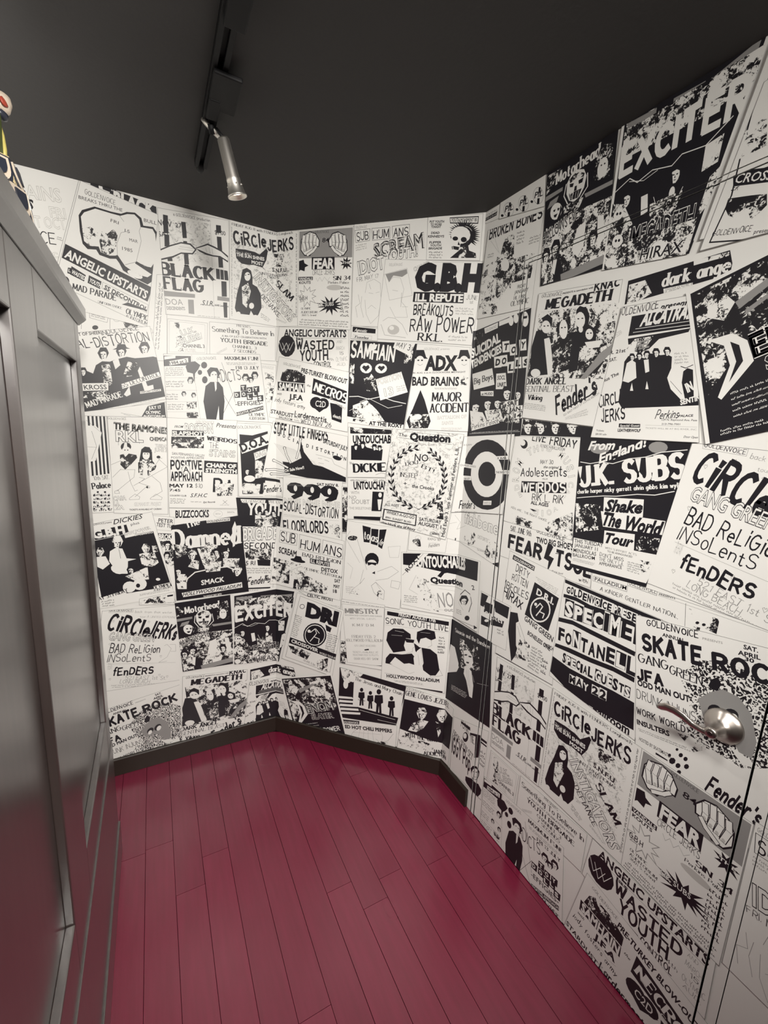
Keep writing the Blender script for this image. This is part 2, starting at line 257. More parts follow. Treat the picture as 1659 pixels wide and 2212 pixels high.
DATA = """
F|black strip of four white faces with dark hair|0|k||11481 16139 14314 15871 14330 15602 11451 15584
P1d12009 15909 -46 -102 -98 -202 -248 -214 -405 -218 -493 -107 -579 -6 -517 99 -466 209 -309 210 -161 204 -67 98
P2w11583 15936 166 38 291 -8 328 -112 310 -218 238 -300 141 -302 38 -224 -18 -118
P3k11898 15918 20 -104 -12 -210 -73 -275 -58 -180 -47 -106 -49 -53
P3k11616 15871 92 -8 85 -35 22 -34
P4k11764 15868 84 10 73 -30 17 -33
P5k11734 15842 56 -71 0 -80
P3k11700 15723 118 6 88 -20 32 -21
P2d12508 15914 -43 -98 -91 -195 -232 -207 -380 -211 -463 -103 -544 -6 -487 96 -440 202 -292 204 -153 198 -65 95
P3w12107 15941 156 36 273 -8 309 -109 293 -211 225 -291 135 -293 37 -217 -16 -114
P4k12083 15920 10 -104 71 -206 147 -266 107 -174 75 -103 62 -51
P5k12138 15877 87 -7 80 -34 21 -33
P4k12278 15875 78 9 68 -30 15 -33
P5k12260 15850 -32 -71 22 -78
P5k12218 15734 111 6 83 -19 30 -20
P1d13096 15920 -38 -94 -82 -188 -213 -199 -349 -203 -427 -99 -503 -5 -451 93 -408 195 -272 196 -142 191 -60 92
P2w12725 15946 144 35 253 -7 287 -105 273 -203 211 -280 127 -282 36 -208 -13 -110
P3k12999 15929 19 -97 -7 -196 -59 -257 -48 -167 -39 -98 -41 -49
P3k12755 15885 80 -7 74 -33 19 -32
P4k12884 15883 72 8 63 -29 14 -32
P5k12858 15859 49 -67 1 -76
P3k12830 15747 103 6 77 -18 28 -19
P1d13725 15927 -34 -91 -74 -180 -194 -191 -319 -194 -391 -95 -461 -5 -414 89 -376 187 -251 188 -132 183 -56 88
P2w13385 15952 131 33 232 -7 264 -101 251 -195 195 -268 118 -270 35 -200 -12 -105
P3k13636 15935 19 -93 -5 -188 -52 -245 -43 -160 -35 -94 -38 -47
P3k13412 15893 74 -6 69 -31 18 -30
P4k13531 15891 66 8 58 -28 13 -30
P5k13507 15868 46 -64 2 -72
P3k13482 15761 94 6 71 -17 26 -18
F|white flyer with outlined letters arranged in a ring|0|w||11191 15560 13822 15584 13990 12449 10956 12526
T|1|LIVE FRIDAY|11974 15441 13678 15257 236|H3|k
T|2|FENDERS BALLROOM|12345 15233 13299 15167 92|X2|k
P1k11797 15301 -7 -66 -43 -120 -102 -152 -172 -156 -241 -131 -293 -80 -318 -15 -312 51 -275 106 -214 137 -144 140 -76 114 -25 64
P2w11691 15339 -6 -43 -33 -78 -77 -99 -128 -101 -178 -85 -216 -52 -233 -11 -228 32 -200 67 -156 88 -104 90 -55 73 -18 41
T|1|B|11999 13370 11831 13497 4|o2|g
T|1|E|11798 13539 11671 13702 116|o2|g
T|3|D|11648 13752 11573 13940 222|o2|g
T|1|R|11561 13994 11544 14194 300|o2|g
T|1|O|11544 14249 11586 14445 335|o2|g
T|3|M|11598 14497 11694 14675 328|o2|g
T|2|T|11892 14904 12070 15014 253|o2|g
T|4|H|12108 15038 12308 15104 218|o2|g
T|3|I|12349 15115 12558 15135 198|o2|g
T|3|S|12601 15133 12805 15107 196|o2|g
T|3|M|13072 15001 13236 14898 230|o2|g
T|5|U|13267 14864 13398 14730 248|o2|g
T|7|S|13422 14689 13514 14533 253|o2|g
T|9|I|13530 14487 13579 14317 235|o2|g
T|1|C|13586 14268 13589 14092 189|o2|g
T|1|A|13587 14044 13544 13871 117|o2|g
T|1|L|13532 13825 13445 13664 31|o2|g
T|1|V|13267 13450 13103 13339 131|o2|g
T|3|O|13067 13316 12876 13242 181|o2|g
T|1|I|12835 13230 12626 13199 198|o2|g
T|1|D|12582 13200 12369 13217 179|o2|g
T|1|MAY 30|12422 14707 12936 14741 125|H2|k
T|1|the original|12575 14575 13172 14612 83|I2|k
T|9|Adolescents|11647 14209 13483 14416 287|H2|k
T|10|PLUS|12597 14200 12790 14224 52|b1|k
P11k11707 14049 1805 172 1854 -149 19 -388
T|12|WEIRDOS|11795 13693 13521 13924 287|X4|w
T|13|RIK L. RIK|12255 13499 13481 13555 225|H2|k
T|1|ALL AGES|12208 13338 12948 13370 119|b3|k
P3k12195 13181 141 4 320 -34 151 -66
T|5|KIDS ARE... THE RIGHT CHOICE|11353 13046 12955 12884 67|H2|k
P6m12713 12725 483 262 1159 650 1277 -276 628 -283
P1m11420 12855 943 -95 947 -371 56 -397
F|flyer with bold words and a black lightning bolt|1|w||11039 12524 14677 12527 14789 11288 11039 11205
T|1|SAT. JUNE 9th|11427 12240 12378 12262 183|S3|k
T|1|GOLDENVOICE|12602 12454 13724 12417 137|H2|k
T|2|TWO BIG SHOE'S!|12630 12118 14091 12237 194|b3|k
T|1|FEAR|11433 11635 12887 11624 438|X6|k
P3k13115 12241 219 -93 95 -421 292 -456 83 -1006 101 -597 -102 -559
T|1|TSOL|13496 11609 14740 11603 428|X6|k
L2k5,13443 11966 211 33
L1k2,11478 11599 1405 -37
G4k3,13367 11408 432 31 441 -230 26 -262
T|1|with|14392 11376 14665 11394 107|H3|k
L2k1.2,14647 11860 62 -476
F|long pale flyer with spaced small letters and a small skull|0|w||14766 11848 19475 11845 19606 11088 14799 11217
L1k2,14835 11674 1017 38 1018 -113 1 -147 0 0
T|2|PALLADIUM|14885 11553 15833 11600 112|b1|k
L1k2,15842 11914 767 -21 773 -178 5 -172 0 0
T|2|GOLDENVOICE|15887 11770 16601 11774 112|H2|k
T|1|PRESENTS|16669 11773 17050 11802 49|b2|k
T|1|A KINDER GENTLER NATION..|15094 11333 17179 11352 101|H2|k
L1k2,17289 11791 73 -548
P1m17375 11703 640 -13 636 -368 156 -303
P2w17851 11501 -27 -75 -84 -137 -162 -172 -245 -173 -316 -140 -361 -78 -370 0 -341 77 -281 138 -202 171 -120 170 -51 136 -9 75
P3k17640 11448 -1 -16 -10 -33 -24 -46 -41 -54 -58 -54 -70 -47 -77 -34 -75 -17 -66 -1 -52 13 -35 20 -18 20 -6 13
P3k17774 11458 -1 -16 -10 -32 -24 -45 -41 -53 -57 -53 -69 -46 -75 -33 -74 -17 -66 0 -51 13 -35 20 -19 20 -6 13
P3m17527 11317 151 26 151 -75 13 -77
L2k1.2,16651 11758 2835 24
F|turned flyer with a black diamond emblem and a spidery drawing|2|w||11503 11534 13925 11322 13956 7661 11299 7445
P1k11699 11434 1002 -134 984 -297 -30 -176
T|2|GOLDENVOICE|11727 11287 12663 11176 100|b2|w
T|1|DIRTY|11878 10881 12487 10816 245|H2|k
T|1|ROTTEN|11739 10535 12466 10460 249|H2|k
T|1|IMBECILES|11269 10159 12552 10065 247|H2|k
T|2|HIRAX|11399 9830 12321 9606 313|H3|k
P2k12763 10777 1016 -187 777 -1414 -264 -1265
P3w13523 10095 0 -134 -39 -272 -113 -400 -217 -508 -340 -583 -471 -619 -598 -609 -706 -554 -785 -460 -826 -336 -824 -194 -779 -50 -698 81 -589 187 -463 256 -333 283 -212 268 -110 211 -38 119
P4k13474 10075 0 -117 -35 -238 -100 -350 -191 -444 -299 -509 -414 -540 -524 -531 -618 -484 -687 -402 -722 -293 -721 -170 -682 -45 -611 69 -516 161 -406 222 -292 247 -186 233 -97 184 -33 104
L5w9,12947 9947 143 200 255 131 150 -82 39 -272
L6w9,13097 9865 204 -1 160 -161
P6w12970 10071 -2 -25 -16 -51 -38 -71 -64 -81 -90 -80 -109 -68 -119 -46 -116 -20 -102 5 -80 25 -53 35 -28 34 -9 22
T|5|D.R.I.|12875 10395 13609 10295 231|b3|w
G3g4,12760 10992 1031 -113 1037 -353 244 -256
T|4|GANG GREEN|12498 9309 13745 9076 194|b2|k
T|1|BONELESS ONE|12709 8876 13698 8741 153|b3|k
P5k11797 9331 381 96 760 -951 333 -1793 15 -682
P6w12154 9050 272 240 728 -871 485 -1242 115 -811
L7k2.5,12243 8967 519 -972
L8k2.5,12300 9114 566 -822
P9m12437 8689 431 -156 478 -735 -175 -955
P7k11971 8092 250 -65 126 -317
T|2|SWITCH|13427 8778 13818 8802 141|b2|k
G10k8,12969 8582 552 12 407 -857 -94 -862
P6k11338 7484 2615 192 2613 75 34 -248
G11k3,13447 8411 233 6 189 -598 -15 -595
F|flyer of ransom note lettering between torn black bands|3|w||13892 11301 16863 11186 16702 7640 13786 7927
P1k13910 11265 2916 -95 2894 -204 16 -110
T|2|GOLDENVOICE PRESENTS|14003 10886 16616 10845 219|R3|k
P4k13932 10797 427 54 933 -5 1539 42 2287 7 2304 -100 1605 -65 949 -109 445 -68 4 -105
T|5|SPECIMEN|14034 10196 16555 10320 498|R5|k
P1k13869 9991 490 102 1106 89 1723 76 2470 60 2469 -71 1745 -61 1128 -54 510 -32 -5 -138
T|2|FONTANELLE|13926 9275 16698 9430 437|R5|k
P4k13869 9108 508 85 1234 136 1935 230 2560 239 2569 101 1957 94 1257 -8 531 -66 -14 -119
T|5|SPECIAL GUESTS|14190 8630 16392 8740 300|R4|k
P7k13830 8638 643 -76 1373 -42 2082 15 2695 26 2798 -732 1709 -835 820 -855 -22 -554
T|8|MAY 22|14523 8150 15778 8242 256|R5|w
T|8|FENDERS Ballroom|14091 7614 16535 7692 264|b3|k
F|flyer of hand lettering over swirling ink patterns around the lever|4|w|-23940,-7850|16188 11052 20146 11634 20840 7137 16882 6555
P1s17437 10008 367 580 853 796 1611 758 1925 -1075 1527 -1395 367 -1340 107 -1344 308 -767 341 -530
P2s19048 10766 1252 -766 1252 -4566 311 -1816
P3g17908 9645 205 294 428 509 737 499 1014 247 1191 -291 1174 -697 942 -715 626 -295 178 -350
P4k18094 10255 109 123 201 -5 161 -190 70 -224 -36 -185
P4k18400 9607 -18 -63 -59 -119 -114 -156 -172 -167 -223 -149 -255 -106 -261 -46 -242 18 -200 73 -144 109 -86 119 -37 100 -6 58
P5w18342 9517 -13 -45 -39 -84 -74 -110 -112 -117 -144 -104 -164 -73 -167 -31 -155 14 -127 53 -92 79 -55 85 -24 72 -4 41
P4k18713 9686 -19 -68 -62 -128 -121 -168 -184 -180 -238 -161 -273 -114 -281 -49 -260 20 -215 80 -156 119 -93 129 -41 109 -7 63
P5w18709 9625 -14 -54 -44 -101 -84 -131 -127 -139 -163 -123 -186 -86 -190 -35 -176 20 -145 67 -105 96 -63 103 -27 87 -5 50
P4w18663 8952 368 -44 555 -135 289 -268
P2w18158 8606 -18 -36 -52 -63 -93 -73 -131 -64 -154 -38 -156 -2 -137 34 -103 61 -62 71 -25 62 -2 36
P3n17638 8550 414 121 695 71 403 -237
T|1|GOLDENVOICE|16504 10898 17688 11079 153|H3|k
T|1|PRESENTS|17771 11094 18166 11166 53|b1|g
T|2|ANNUAL|16914 10774 17427 10847 91|b3|k
T|3|SKATE|16518 10233 17860 10494 394|X6|k
T|3|ROCK|18113 10530 19411 10797 359|X6|k
T|1|SAT.|18542 11243 18799 11279 99|b3|k
T|4|APRIL|18470 11073 18863 11145 100|b3|k
T|5|30|18603 11001 18772 11022 92|b3|k
P4w17203 10053 738 115 739 -93 -6 -202
T|1|GANG|16461 9835 17175 9985 226|S2|k
T|5|GREEN|17231 9927 17934 10006 212|S2|k
T|1|JFA|16525 9378 17133 9524 270|X6|k
T|2|ODD MAN OUT|16533 9194 17773 9466 157|b4|k
P4w16532 8980 1336 384 1446 243 1441 67 35 -218
T|5|DRUNK INJUNS|16576 8840 17967 9078 220|H1|k
P6w16602 8544 1169 321 1244 197 1175 61 38 -240
T|7|WORK WORLD|16642 8426 17797 8663 159|X3|k
P8w16643 8282 832 220 845 24 35 -218
T|9|INSULTERS|16688 8143 17489 8344 132|b4|k
G10k2,16702 8055 1295 313 1276 210 14 -87
T|1|HOSTED BY SKATEMASTER|16805 7740 17609 7800 97|b1|k
P11k17729 8151 -7 -39 -32 -66 -57 -62 -63 -29 -44 8 -17 20
P11k17845 8059 -23 -56 -64 -81 -92 -55 -85 1 -50 46 -12 46
P2k17709 7753 -51 -75 -113 -85 -137 -21 -106 68 -43 114 3 84
P1k17820 7704 -47 -42 -86 -26 -88 37 -52 99 -4 112 18 69
P11k17927 7976 -41 -16 -63 17 -51 74 -14 113 21 104 27 54
P1k17961 7782 -43 3 -55 58 -26 123 20 149 50 117 41 51
P1k17815 7521 -30 22 -26 79 9 128 48 132 62 88 40 29
P3k17538 7813 -14 31 1 75 32 100 57 87 57 46 32 7
T|3|Fender's|18412 7605 19403 7562 402|J4|k
P1k17251 7707 290 3 295 -30 -1 -56
F|flyer of handwritten names scattered with small hearts|1|w|-23940,-7850|16806 15575 20399 15342 19902 11741 16310 11975
T|1|GOLDENVOICE|17068 15498 17878 15365 97|H2|k
L2k1.2,17047 15630 868 -133 850 -293 -1 -177 0 0
T|1|back from that winter..|17966 15300 19416 15021 99|H1|g
T|2|tour A UNITED EXPENSE|18134 15057 19491 14798 87|H1|g
T|3|CiRCle|16925 14745 18379 14163 627|H5|k
T|4|JERKs|18392 14226 19407 13762 595|H5|k
T|5|GANG GREEN|16945 14254 18604 13844 366|o1|k
T|7|BAD ReLiGion|16946 13698 18796 13286 371|H2|k
T|8|INSoLentS|16857 13291 18429 12953 349|H1|k
L9g1.6,16817 13192 2594 -517
T|10|FRI. FEB 14th|16827 12946 16974 12911 250|H1|g
T|11|fEnDERS|17018 12628 18499 12359 330|H4|k
T|12|521 EAST 1st St.|17448 12324 18987 11938 166|H1|g
T|13|LONG BEACH.|17236 12194 18380 11914 166|H1|g
G14g2,16858 12225 2347 -480 2340 -639 -9 -161
L10k1.5,19000 13577 112 44 269 -191 88 -557 -252 -750 79 -758
L11k1.5,19222 13598 222 -46 220 -384 14 -340
L4k1.1,17171 14999 -35 74 -9 101 4 68 26 101 43 61 0 0
L4k1.1,17704 15156 -36 75 -10 102 4 68 26 102 44 62 0 0
L4k1.1,18279 14834 -38 77 -10 104 4 70 26 104 45 62 0 0
L5k1.1,18459 14738 -39 77 -11 105 3 70 26 105 45 63 0 0
L5k1.1,19096 14558 -41 80 -12 107 3 72 26 107 46 64 0 0
L7k1.1,18271 14126 -38 79 -11 106 4 70 26 105 45 62 0 0
L11k1.1,18840 13048 -40 83 -11 110 3 73 27 109 47 64 0 0
L8k1.1,16989 14000 -35 76 -9 103 4 68 26 102 43 60 0 0
L8k1.1,18611 13399 -40 81 -12 109 3 72 26 107 46 63 0 0
L15k1.1,19046 12013 -41 86 -12 113 4 75 27 110 48 64 0 0
L15k1.1,18747 12156 -41 85 -12 112 3 74 27 109 47 63 0 0
L1k1.1,16895 12418 -36 80 -9 106 4 70 26 104 43 61 0 0
L12k1.1,18093 12651 -38 82 -10 109 4 73 27 107 46 63 0 0
F|black flyer with torn bands and tall white slab letters|2|k||13802 15607 16807 15613 16328 11859 14045 11700
P1g14771 15310 -19 -59 -92 -110 -205 -143 -338 -152 -464 -134 -557 -92 -597 -34 -575 27 -497 78 -379 110 -246 117 -124 97 -37 55
P1g16287 15436 -12 -62 -67 -115 -155 -148 -259 -155 -359 -133 -434 -87 -468 -26 -454 38 -395 92 -304 123 -200 128 -103 105 -32 59
T|2|From|14099 15248 14924 15310 250|I3|w
T|3|England!|14502 14888 15830 15472 254|I3|w
L4w5,13912 14884 325 -19 623 52 1015 40 1448 206 1865 279 2242 426 2818 519
T|5|U.K. SUBS|14031 14181 16749 14769 559|S6|w
T|6|charlie harper nicky garratt alvin gibbs kim wylie|13955 13949 16761 14523 115|S4|w
L7w5,13952 13822 431 101 827 185 1206 235 1769 373 2217 420 2654 577
P8w14809 13975 1107 115 1151 -343 51 -488
T|9|Shake|14882 13602 15940 13730 326|I4|k
P10w14252 13553 2273 94 2250 -264 15 -453
T|11|Up The World|14345 13194 16520 13251 376|I4|k
P11w14967 13058 860 91 902 -338 21 -388
T|12|Tour|15038 12729 15840 12792 291|I4|k
P12d13932 13656 788 87 991 -571 132 -864
P11d15891 13129 569 53 571 -324 19 -389
P13w14021 12622 965 57 1848 98 2545 149 2292 -664 7 -810
T|14|THIS TUESDAY|14065 12482 14992 12576 117|b1|k
T|15|JANUARY 11|14084 12357 14853 12425 108|b1|k
T|16|MENDIOLAS|14075 12192 14825 12273 118|b1|k
T|17|BALLROOM|14073 12050 14804 12142 108|b1|k
T|14|DON'T MISS|14933 12309 15638 12341 101|H2|k
T|15|THE ONLY LA.|14942 12182 15656 12228 92|H2|k
T|16|APPEARANCE|14952 12051 15626 12127 93|b1|k
T|14|WITH SUPPORT ACTS|15065 12558 15954 12598 54|S1|k
T|15|TO BE ANNOUNCED|15142 12476 15858 12513 54|b1|k
G18k3,14079 12016 748 45 752 -51 3 -101
G14k5,15742 12403 349 15 375 -285 23 -287
P15n16033 12511 330 32 262 -445 142 -353
L19k1.5,14042 11800 2250 156
F|pale flyer of outlined letters at the far left above the partition|0|w||-8714 23500 -6815 23536 -7721 20402 -10007 20752
T|1|BRAINS|-8803 22488 -7343 22681 419|o1|l
T|3|FRI|-7714 22137 -7264 22186 336|o1|l
T|5|NIT OCT|-8414 21694 -7289 21847 350|o1|l
T|3|&S|-8507 22285 -8171 22250 291|b4|k
T|1|SILENCE|-9053 21234 -7616 21300 352|X1|k
G1k2,-7576 21579 160 -6 134 -141 -16 -111
T|1|etc|-8082 20845 -7590 20886 258|o1|l
G3l3,-8283 21098 650 -286 556 -523 115 -399
F|black strip flyer with cut off white lettering under the ceiling|0|k||-6489 23622 -4475 23293 -4462 22964 -6517 23179
T|1|BLACK|-5841 23050 -4531 22965 418|b5|w
P1w-6266 23598 109 -22 133 -182 339 -214 312 -310 23 -278
G2w1,-5877 23508 1311 -7 1308 -77 -6 -90
F|flyer with a large shaded fist drawing|1|w||-6784 23517 -4403 23044 -4978 19028 -7769 20047
T|1|GOLDENVOICE|-6683 23126 -5779 23021 150|H1|k
T|2|BREAKS THRU THE|-6872 22927 -5575 22839 115|b0|k
T|1|BULL|-4899 22686 -4488 22679 123|b0|k
P3k-6909 22398 110 190 489 398 987 362 1287 370 1466 475 1732 520 1926 393 1981 150 2301 181 2423 21 2463 -353 2376 -1048 2216 -1692 2022 -1861 1661 -1736 1247 -1530 1141 -1306 1048 -1175 851 -1213 536 -1155 450 -1000 190 -1039 56 -898 2 -508
P4w-6846 22370 103 158 443 364 921 330 1198 323 1421 439 1643 481 1792 357 1825 109 2212 132 2297 -14 2313 -392 2240 -987 2104 -1209 1897 -1204 1629 -1091 1580 -1173 2116 -1450 1971 -1577 1629 -1547 1259 -1335 1157 -1191 1036 -1005 969 -1043 795 -1081 522 -1025 469 -853 218 -887 100 -800 21 -460
P5n-6836 22040 248 60 470 -21 429 -348 167 -543 31 -439
P5m-6344 21707 108 388 250 285 476 522 572 315 477 -215 251 -404 41 -357
P6w-6427 21642 -16 -59 -51 -111 -100 -147 -153 -158 -198 -144 -228 -107 -236 -53 -220 5 -185 57 -136 93 -84 105 -38 91 -8 53
L6k2,-5810 21365 0 371 153 776 377 876
L5k2,-5217 21279 195 730 143 1047 196 1200
L5k2,-5670 22688 122 -153
L5k2.5,-5584 21083 366 172 863 33
P5n-5042 20735 -57 -43 -164 -54 -291 -31 -405 20 -475 86 -484 148 -428 190 -323 202 -196 180 -81 129 -9 63
T|5|FRI|-5963 22424 -5721 22392 110|b0|k
T|7|15|-5541 22197 -5384 22178 112|b0|k
T|6|MAR|-5407 21912 -5140 21907 113|b0|k
T|7|1985|-5654 21567 -5328 21554 123|b0|k
P7k-7362 21385 2634 -931 2446 -1460 -134 -474
T|8|ANGELIC UPSTARTS|-7425 20962 -4968 20015 304|b3|w
P9k-7337 20629 221 0 185 -235 -34 -188
T|10|LAS|-7339 20493 -7156 20457 101|b3|w
P11k-7232 20696 405 -215 337 -437 -61 -285
T|12|WASTED|-7261 20463 -6880 20299 140|b3|w
P9k-6734 20499 370 -138 310 -408 -59 -266
T|10|YOUTH|-6757 20277 -6421 20139 152|b3|w
T|10|MAD PARADE|-7246 19926 -5957 19779 205|S3|k
L11k2,-6322 20346 1424 -533 1354 -829 -48 -212 0 0
T|12|SS DECONTROL|-6315 20126 -4971 19567 163|b3|k
P9k-7330 20176 -21 -83 -71 -156 -139 -204 -211 -218 -273 -194 -313 -139 -323 -62 -301 21 -252 93 -185 142 -113 156 -51 133 -10 77
P10w-7370 20168 -17 -62 -54 -117 -105 -153 -159 -163 -206 -146 -236 -104 -243 -46 -227 16 -190 70 -139 107 -85 117 -38 100 -8 58
T|11|M|-7576 20084 -7419 20045 137|X2|k
T|13|UNIFORM CHOICE|-6517 19615 -5782 19508 77|S2|k
T|13|OLYMPIC|-5654 19391 -4959 19233 186|S3|k
T|14|AUDITORIUM|-5672 19231 -4976 19074 118|S2|k
P14k-5773 19680 208 108 842 -57 794 -90
G14k3,-7086 19573 1361 -252 1302 -507 -59 -244
F|strip of comic panels behind the fist flyer|2|w||-7393 19288 -4820 18960 -4779 18813 -7471 18191
L1k2,-7019 19350 -70 -723
L1k2,-6173 19249 -29 -492
L2k2,-6808 19385 618 -66 531 -419 0 -333 0 0
G3k4,-6768 19345 509 -85 460 -311 -7 -240
P1k-6563 18753 -12 -36 -40 -67 -79 -87 -122 -94 -159 -84 -183 -61 -190 -28 -179 7 -151 38 -112 59 -70 65 -32 56 -8 32
P2k-6934 19128 -7 -22 -25 -41 -49 -55 -75 -59 -98 -53 -114 -39 -118 -19 -111 2 -93 22 -69 35 -43 39 -20 34 -4 20
P1m-5780 19140 542 -91 395 -263 75 -260
L1k1.5,-5851 19154 -7 -29 -24 -56 -49 -79 -79 -97 -113 -106 -146 -107 -175 -99 -198 -83 -211 -60 -215 -34 -208 -6 -192 22 -167 45 -136 62 -103 72 -70 73 -40 65 -18 49 -4 26 0 0
P1m-7427 18814 243 -58 188 -256 -17 -239
F|narrow strip of sideways lettering|3|w||-4565 20952 -4206 21024 -4336 17829 -4875 17767
G1k2,-4783 18194 279 2524 470 2561 194 25
T|2|WAKE...|-4564 19354 -4419 20486 141|H0|g
F|flyer with a photo of four young people outdoors|4|w||-7703 18368 -4878 19053 -4437 16343 -7584 15434
T|1|NIGHT OF SHEER|-7505 18291 -6486 18540 110|b2|k
T|2|INDULGENCE|-6453 18506 -5257 18866 157|H2|k
T|3|SOCIAL-DISTORTION|-7871 17734 -4911 18528 327|H2|k
P4k-7375 15994 90 1301 295 1200 546 1102 653 1412 860 1575 1103 1588 1288 1685 1659 1829 1934 1811 2266 1876 2556 1947 2797 1912 2869 1072 2908 455 146 -371 29 -200
P5k-6284 17891 -46 -102 -94 -202 -190 -222 -287 -234 -324 -134 -361 -45 -309 58 -262 165 -166 179 -73 186 -29 90
P6w-6548 17888 108 47 179 12 188 -86 160 -189 102 -272 42 -279 -10 -209 -28 -112
P7k-6567 17866 -10 -100 14 -197 54 -252 42 -164 33 -95 32 -46
P8k-6538 17828 56 -1 47 -28 9 -31
P7k-6446 17835 53 15 40 -25 5 -31
P9k-6462 17809 -32 -71 2 -75
P7k-6508 17692 75 13 52 -13 17 -18
P5k-5705 18035 -44 -99 -90 -195 -185 -215 -280 -226 -317 -130 -353 -44 -303 55 -258 158 -163 172 -72 179 -29 87
P6k-6168 18024 590 113 470 146 424 255 182 223 140 85
P7w-5964 18031 106 46 176 13 185 -82 159 -182 102 -262 43 -268 -8 -202 -26 -108
P8k-5982 18010 -9 -97 15 -190 55 -242 42 -158 32 -92 32 -44
P9k-5953 17973 55 -1 46 -27 8 -29
P8k-5864 17981 53 14 40 -24 6 -31
P10k-5879 17956 -31 -69 3 -73
P8k-5923 17843 73 13 51 -13 16 -17
P4k-4914 18266 -47 -106 -98 -210 -201 -231 -305 -245 -346 -141 -387 -50 -333 56 -285 167 -181 183 -81 191 -33 93
P5w-5198 18260 115 50 193 14 203 -87 175 -194 114 -280 50 -287 -7 -216 -28 -116
P6k-5218 18237 -9 -104 18 -203 62 -259 48 -168 36 -98 35 -47
P7k-5186 18198 60 -1 51 -28 10 -32
P6k-5088 18206 58 16 44 -25 6 -32
P8k-5104 18180 -34 -75 4 -78
P6k-5152 18059 80 14 56 -14 18 -19
P5k-7014 17165 -29 -65 -59 -129 -120 -141 -181 -147 -204 -82 -227 -24 -194 42 -164 111 -103 119 -44 122 -17 59
P6w-7180 17167 68 29 113 5 118 -58 100 -125 63 -178 26 -181 -7 -136 -18 -73
P7k-7192 17153 -6 -65 8 -128 33 -164 26 -107 20 -62 20 -30
P8k-7174 17128 36 -2 30 -19 6 -20
P7k-7116 17131 34 9 26 -16 3 -20
P9k-7126 17115 -21 -46 1 -49
P7k-7155 17040 47 7 32 -10 10 -12
P5m-6546 17426 270 80 315 -678 42 -753
P5w-6180 17617 186 123 240 -124 72 -295
P5w-5292 17513 228 -711 424 -641 441 -799 121 -933 -78 -164
P6d-5679 17675 324 -14 253 -488 -218 -638
P5d-7222 16358 933 180 906 -287 49 -553
P5w-5885 16416 203 330 233 19 88 -71
P6w-7888 16367 1504 158 1521 435 20 267
T|7|REDD KROSS|-7847 16415 -6422 16568 176|b1|k
P7w-5947 16800 1297 582 1363 408 27 -179
T|8|SS DECONTROL|-5918 16663 -4618 17226 158|S2|k
P9w-5338 16577 734 158 740 78 5 -90
T|10|UNIFORM CHOICE|-5318 16515 -4622 16664 62|b2|k
T|8|MAD PARADE|-7084 15837 -5927 16334 201|S3|w
T|9|CHRISTIAN DEATH at The ROXY SAT APRIL 6|-6745 15648 -4543 16188 74|S1|k
G10k2,-6911 15823 2216 538 2224 474 4 -77
F|tall white flyer with two reaching hands and dark vertical bars|4|w|15880,-15900|-4448 23276 -1906 23474 -1930 19738 -4314 19557
P1p-4126 22981 1527 207 1543 -1225 37 -1440
L2k1.2,-2599 23213 71 -3541
P2k-4262 23089 164 4 163 -603 -3 -642
P2k-4243 22428 166 1 159 -398 -8 -435
P2k-4197 21811 167 -3 204 -275 35 -310
P2k-3649 22994 156 24 186 -529 38 -563
P2k-3599 22335 133 21 184 -802 20 -826
P1k-2394 23189 183 19 193 -255 4 -284
P1k-2372 22778 168 19 219 -1098 48 -1122
P1k-2239 21163 199 17 205 -554 10 -578
P1g-2401 20571 459 12 461 -132 -4 -160
P1k-2180 20370 152 16 152 -566 21 -576
P1g-3498 20247 204 25 213 -510 8 -516
P3k-4446 21843 379 240 771 436 1106 463 1321 292 1179 87 756 20 468 -181 21 -373
P4w-4434 21798 374 238 758 432 1063 451 1248 324 1143 176 746 114 448 -78 12 -269
L5k1.5,-3729 22110 494 36
L5k1.5,-3781 22025 518 40
P4k-3174 22184 298 167 453 262 710 209 970 124 1217 -27 1213 -272 912 -144 649 -170 391 -165 138 -94
P5w-3145 22166 267 135 423 220 654 170 929 89 1176 -74 1174 -194 884 -75 621 -101 389 -80 136 -20
L6k1.5,-2802 22267 47 -140
L6k1.5,-2673 22321 36 -219
L6k1.5,-2560 22296 27 -197
T|3|a GOLDENVOICE production|-3907 23146 -2598 23243 96|H2|k
T|3|NOV|-4464 22694 -3971 22709 210|b1|k
T|3|27|-3850 22752 -3628 22777 163|b1|k
T|3|SAT|-4435 22307 -4047 22368 170|b1|k
T|2|$7.00|-2438 22843 -2034 22887 160|b1|k
T|5|BLACK|-4389 20987 -2546 21145 423|S5|k
T|6|FLAG|-4309 20496 -2950 20623 418|S5|k
P1k-2430 21593 441 1 472 -355 7 -382
P2w-2293 21595 21 -1 34 -384 13 -383
P2w-2144 21599 21 -1 35 -380 13 -379
P2g-4365 20421 1128 68 1124 -67 1 -200
T|3|DOA|-4284 19928 -3681 20009 231|b0|g
T|4|DESCENDENTS|-4258 19749 -3612 19835 121|b3|g
T|3|.S.I.R.|-3042 20128 -2538 20161 198|I1|k
T|2|6648 Lexington|-2506 20177 -1976 20212 80|b2|k
G3k1,-3157 19732 846 55 845 17 -2 -53
L5g1.5,-4287 20210 3 -633 769 -562
F|small flyer of outlined letters beside a sketched skeleton|4|w|15880,-15900|-4256 19428 -2799 19480 -2861 18136 -4328 18015
L1k1.2,-4186 19352 1290 50 1261 -1033 -61 -1169 0 0
P2n-4055 19305 200 30 261 -352 338 -1030 9 -1071 102 -584 -65 -399
T|3|U.K.|-3773 18840 -3218 19088 218|o2|k
T|5|SUBS|-3819 18528 -3053 18855 221|o2|k
L7k2,-3887 18466 860 382 815 616
T|8|CHANNEL 3|-3737 18422 -2931 18498 138|b2|k
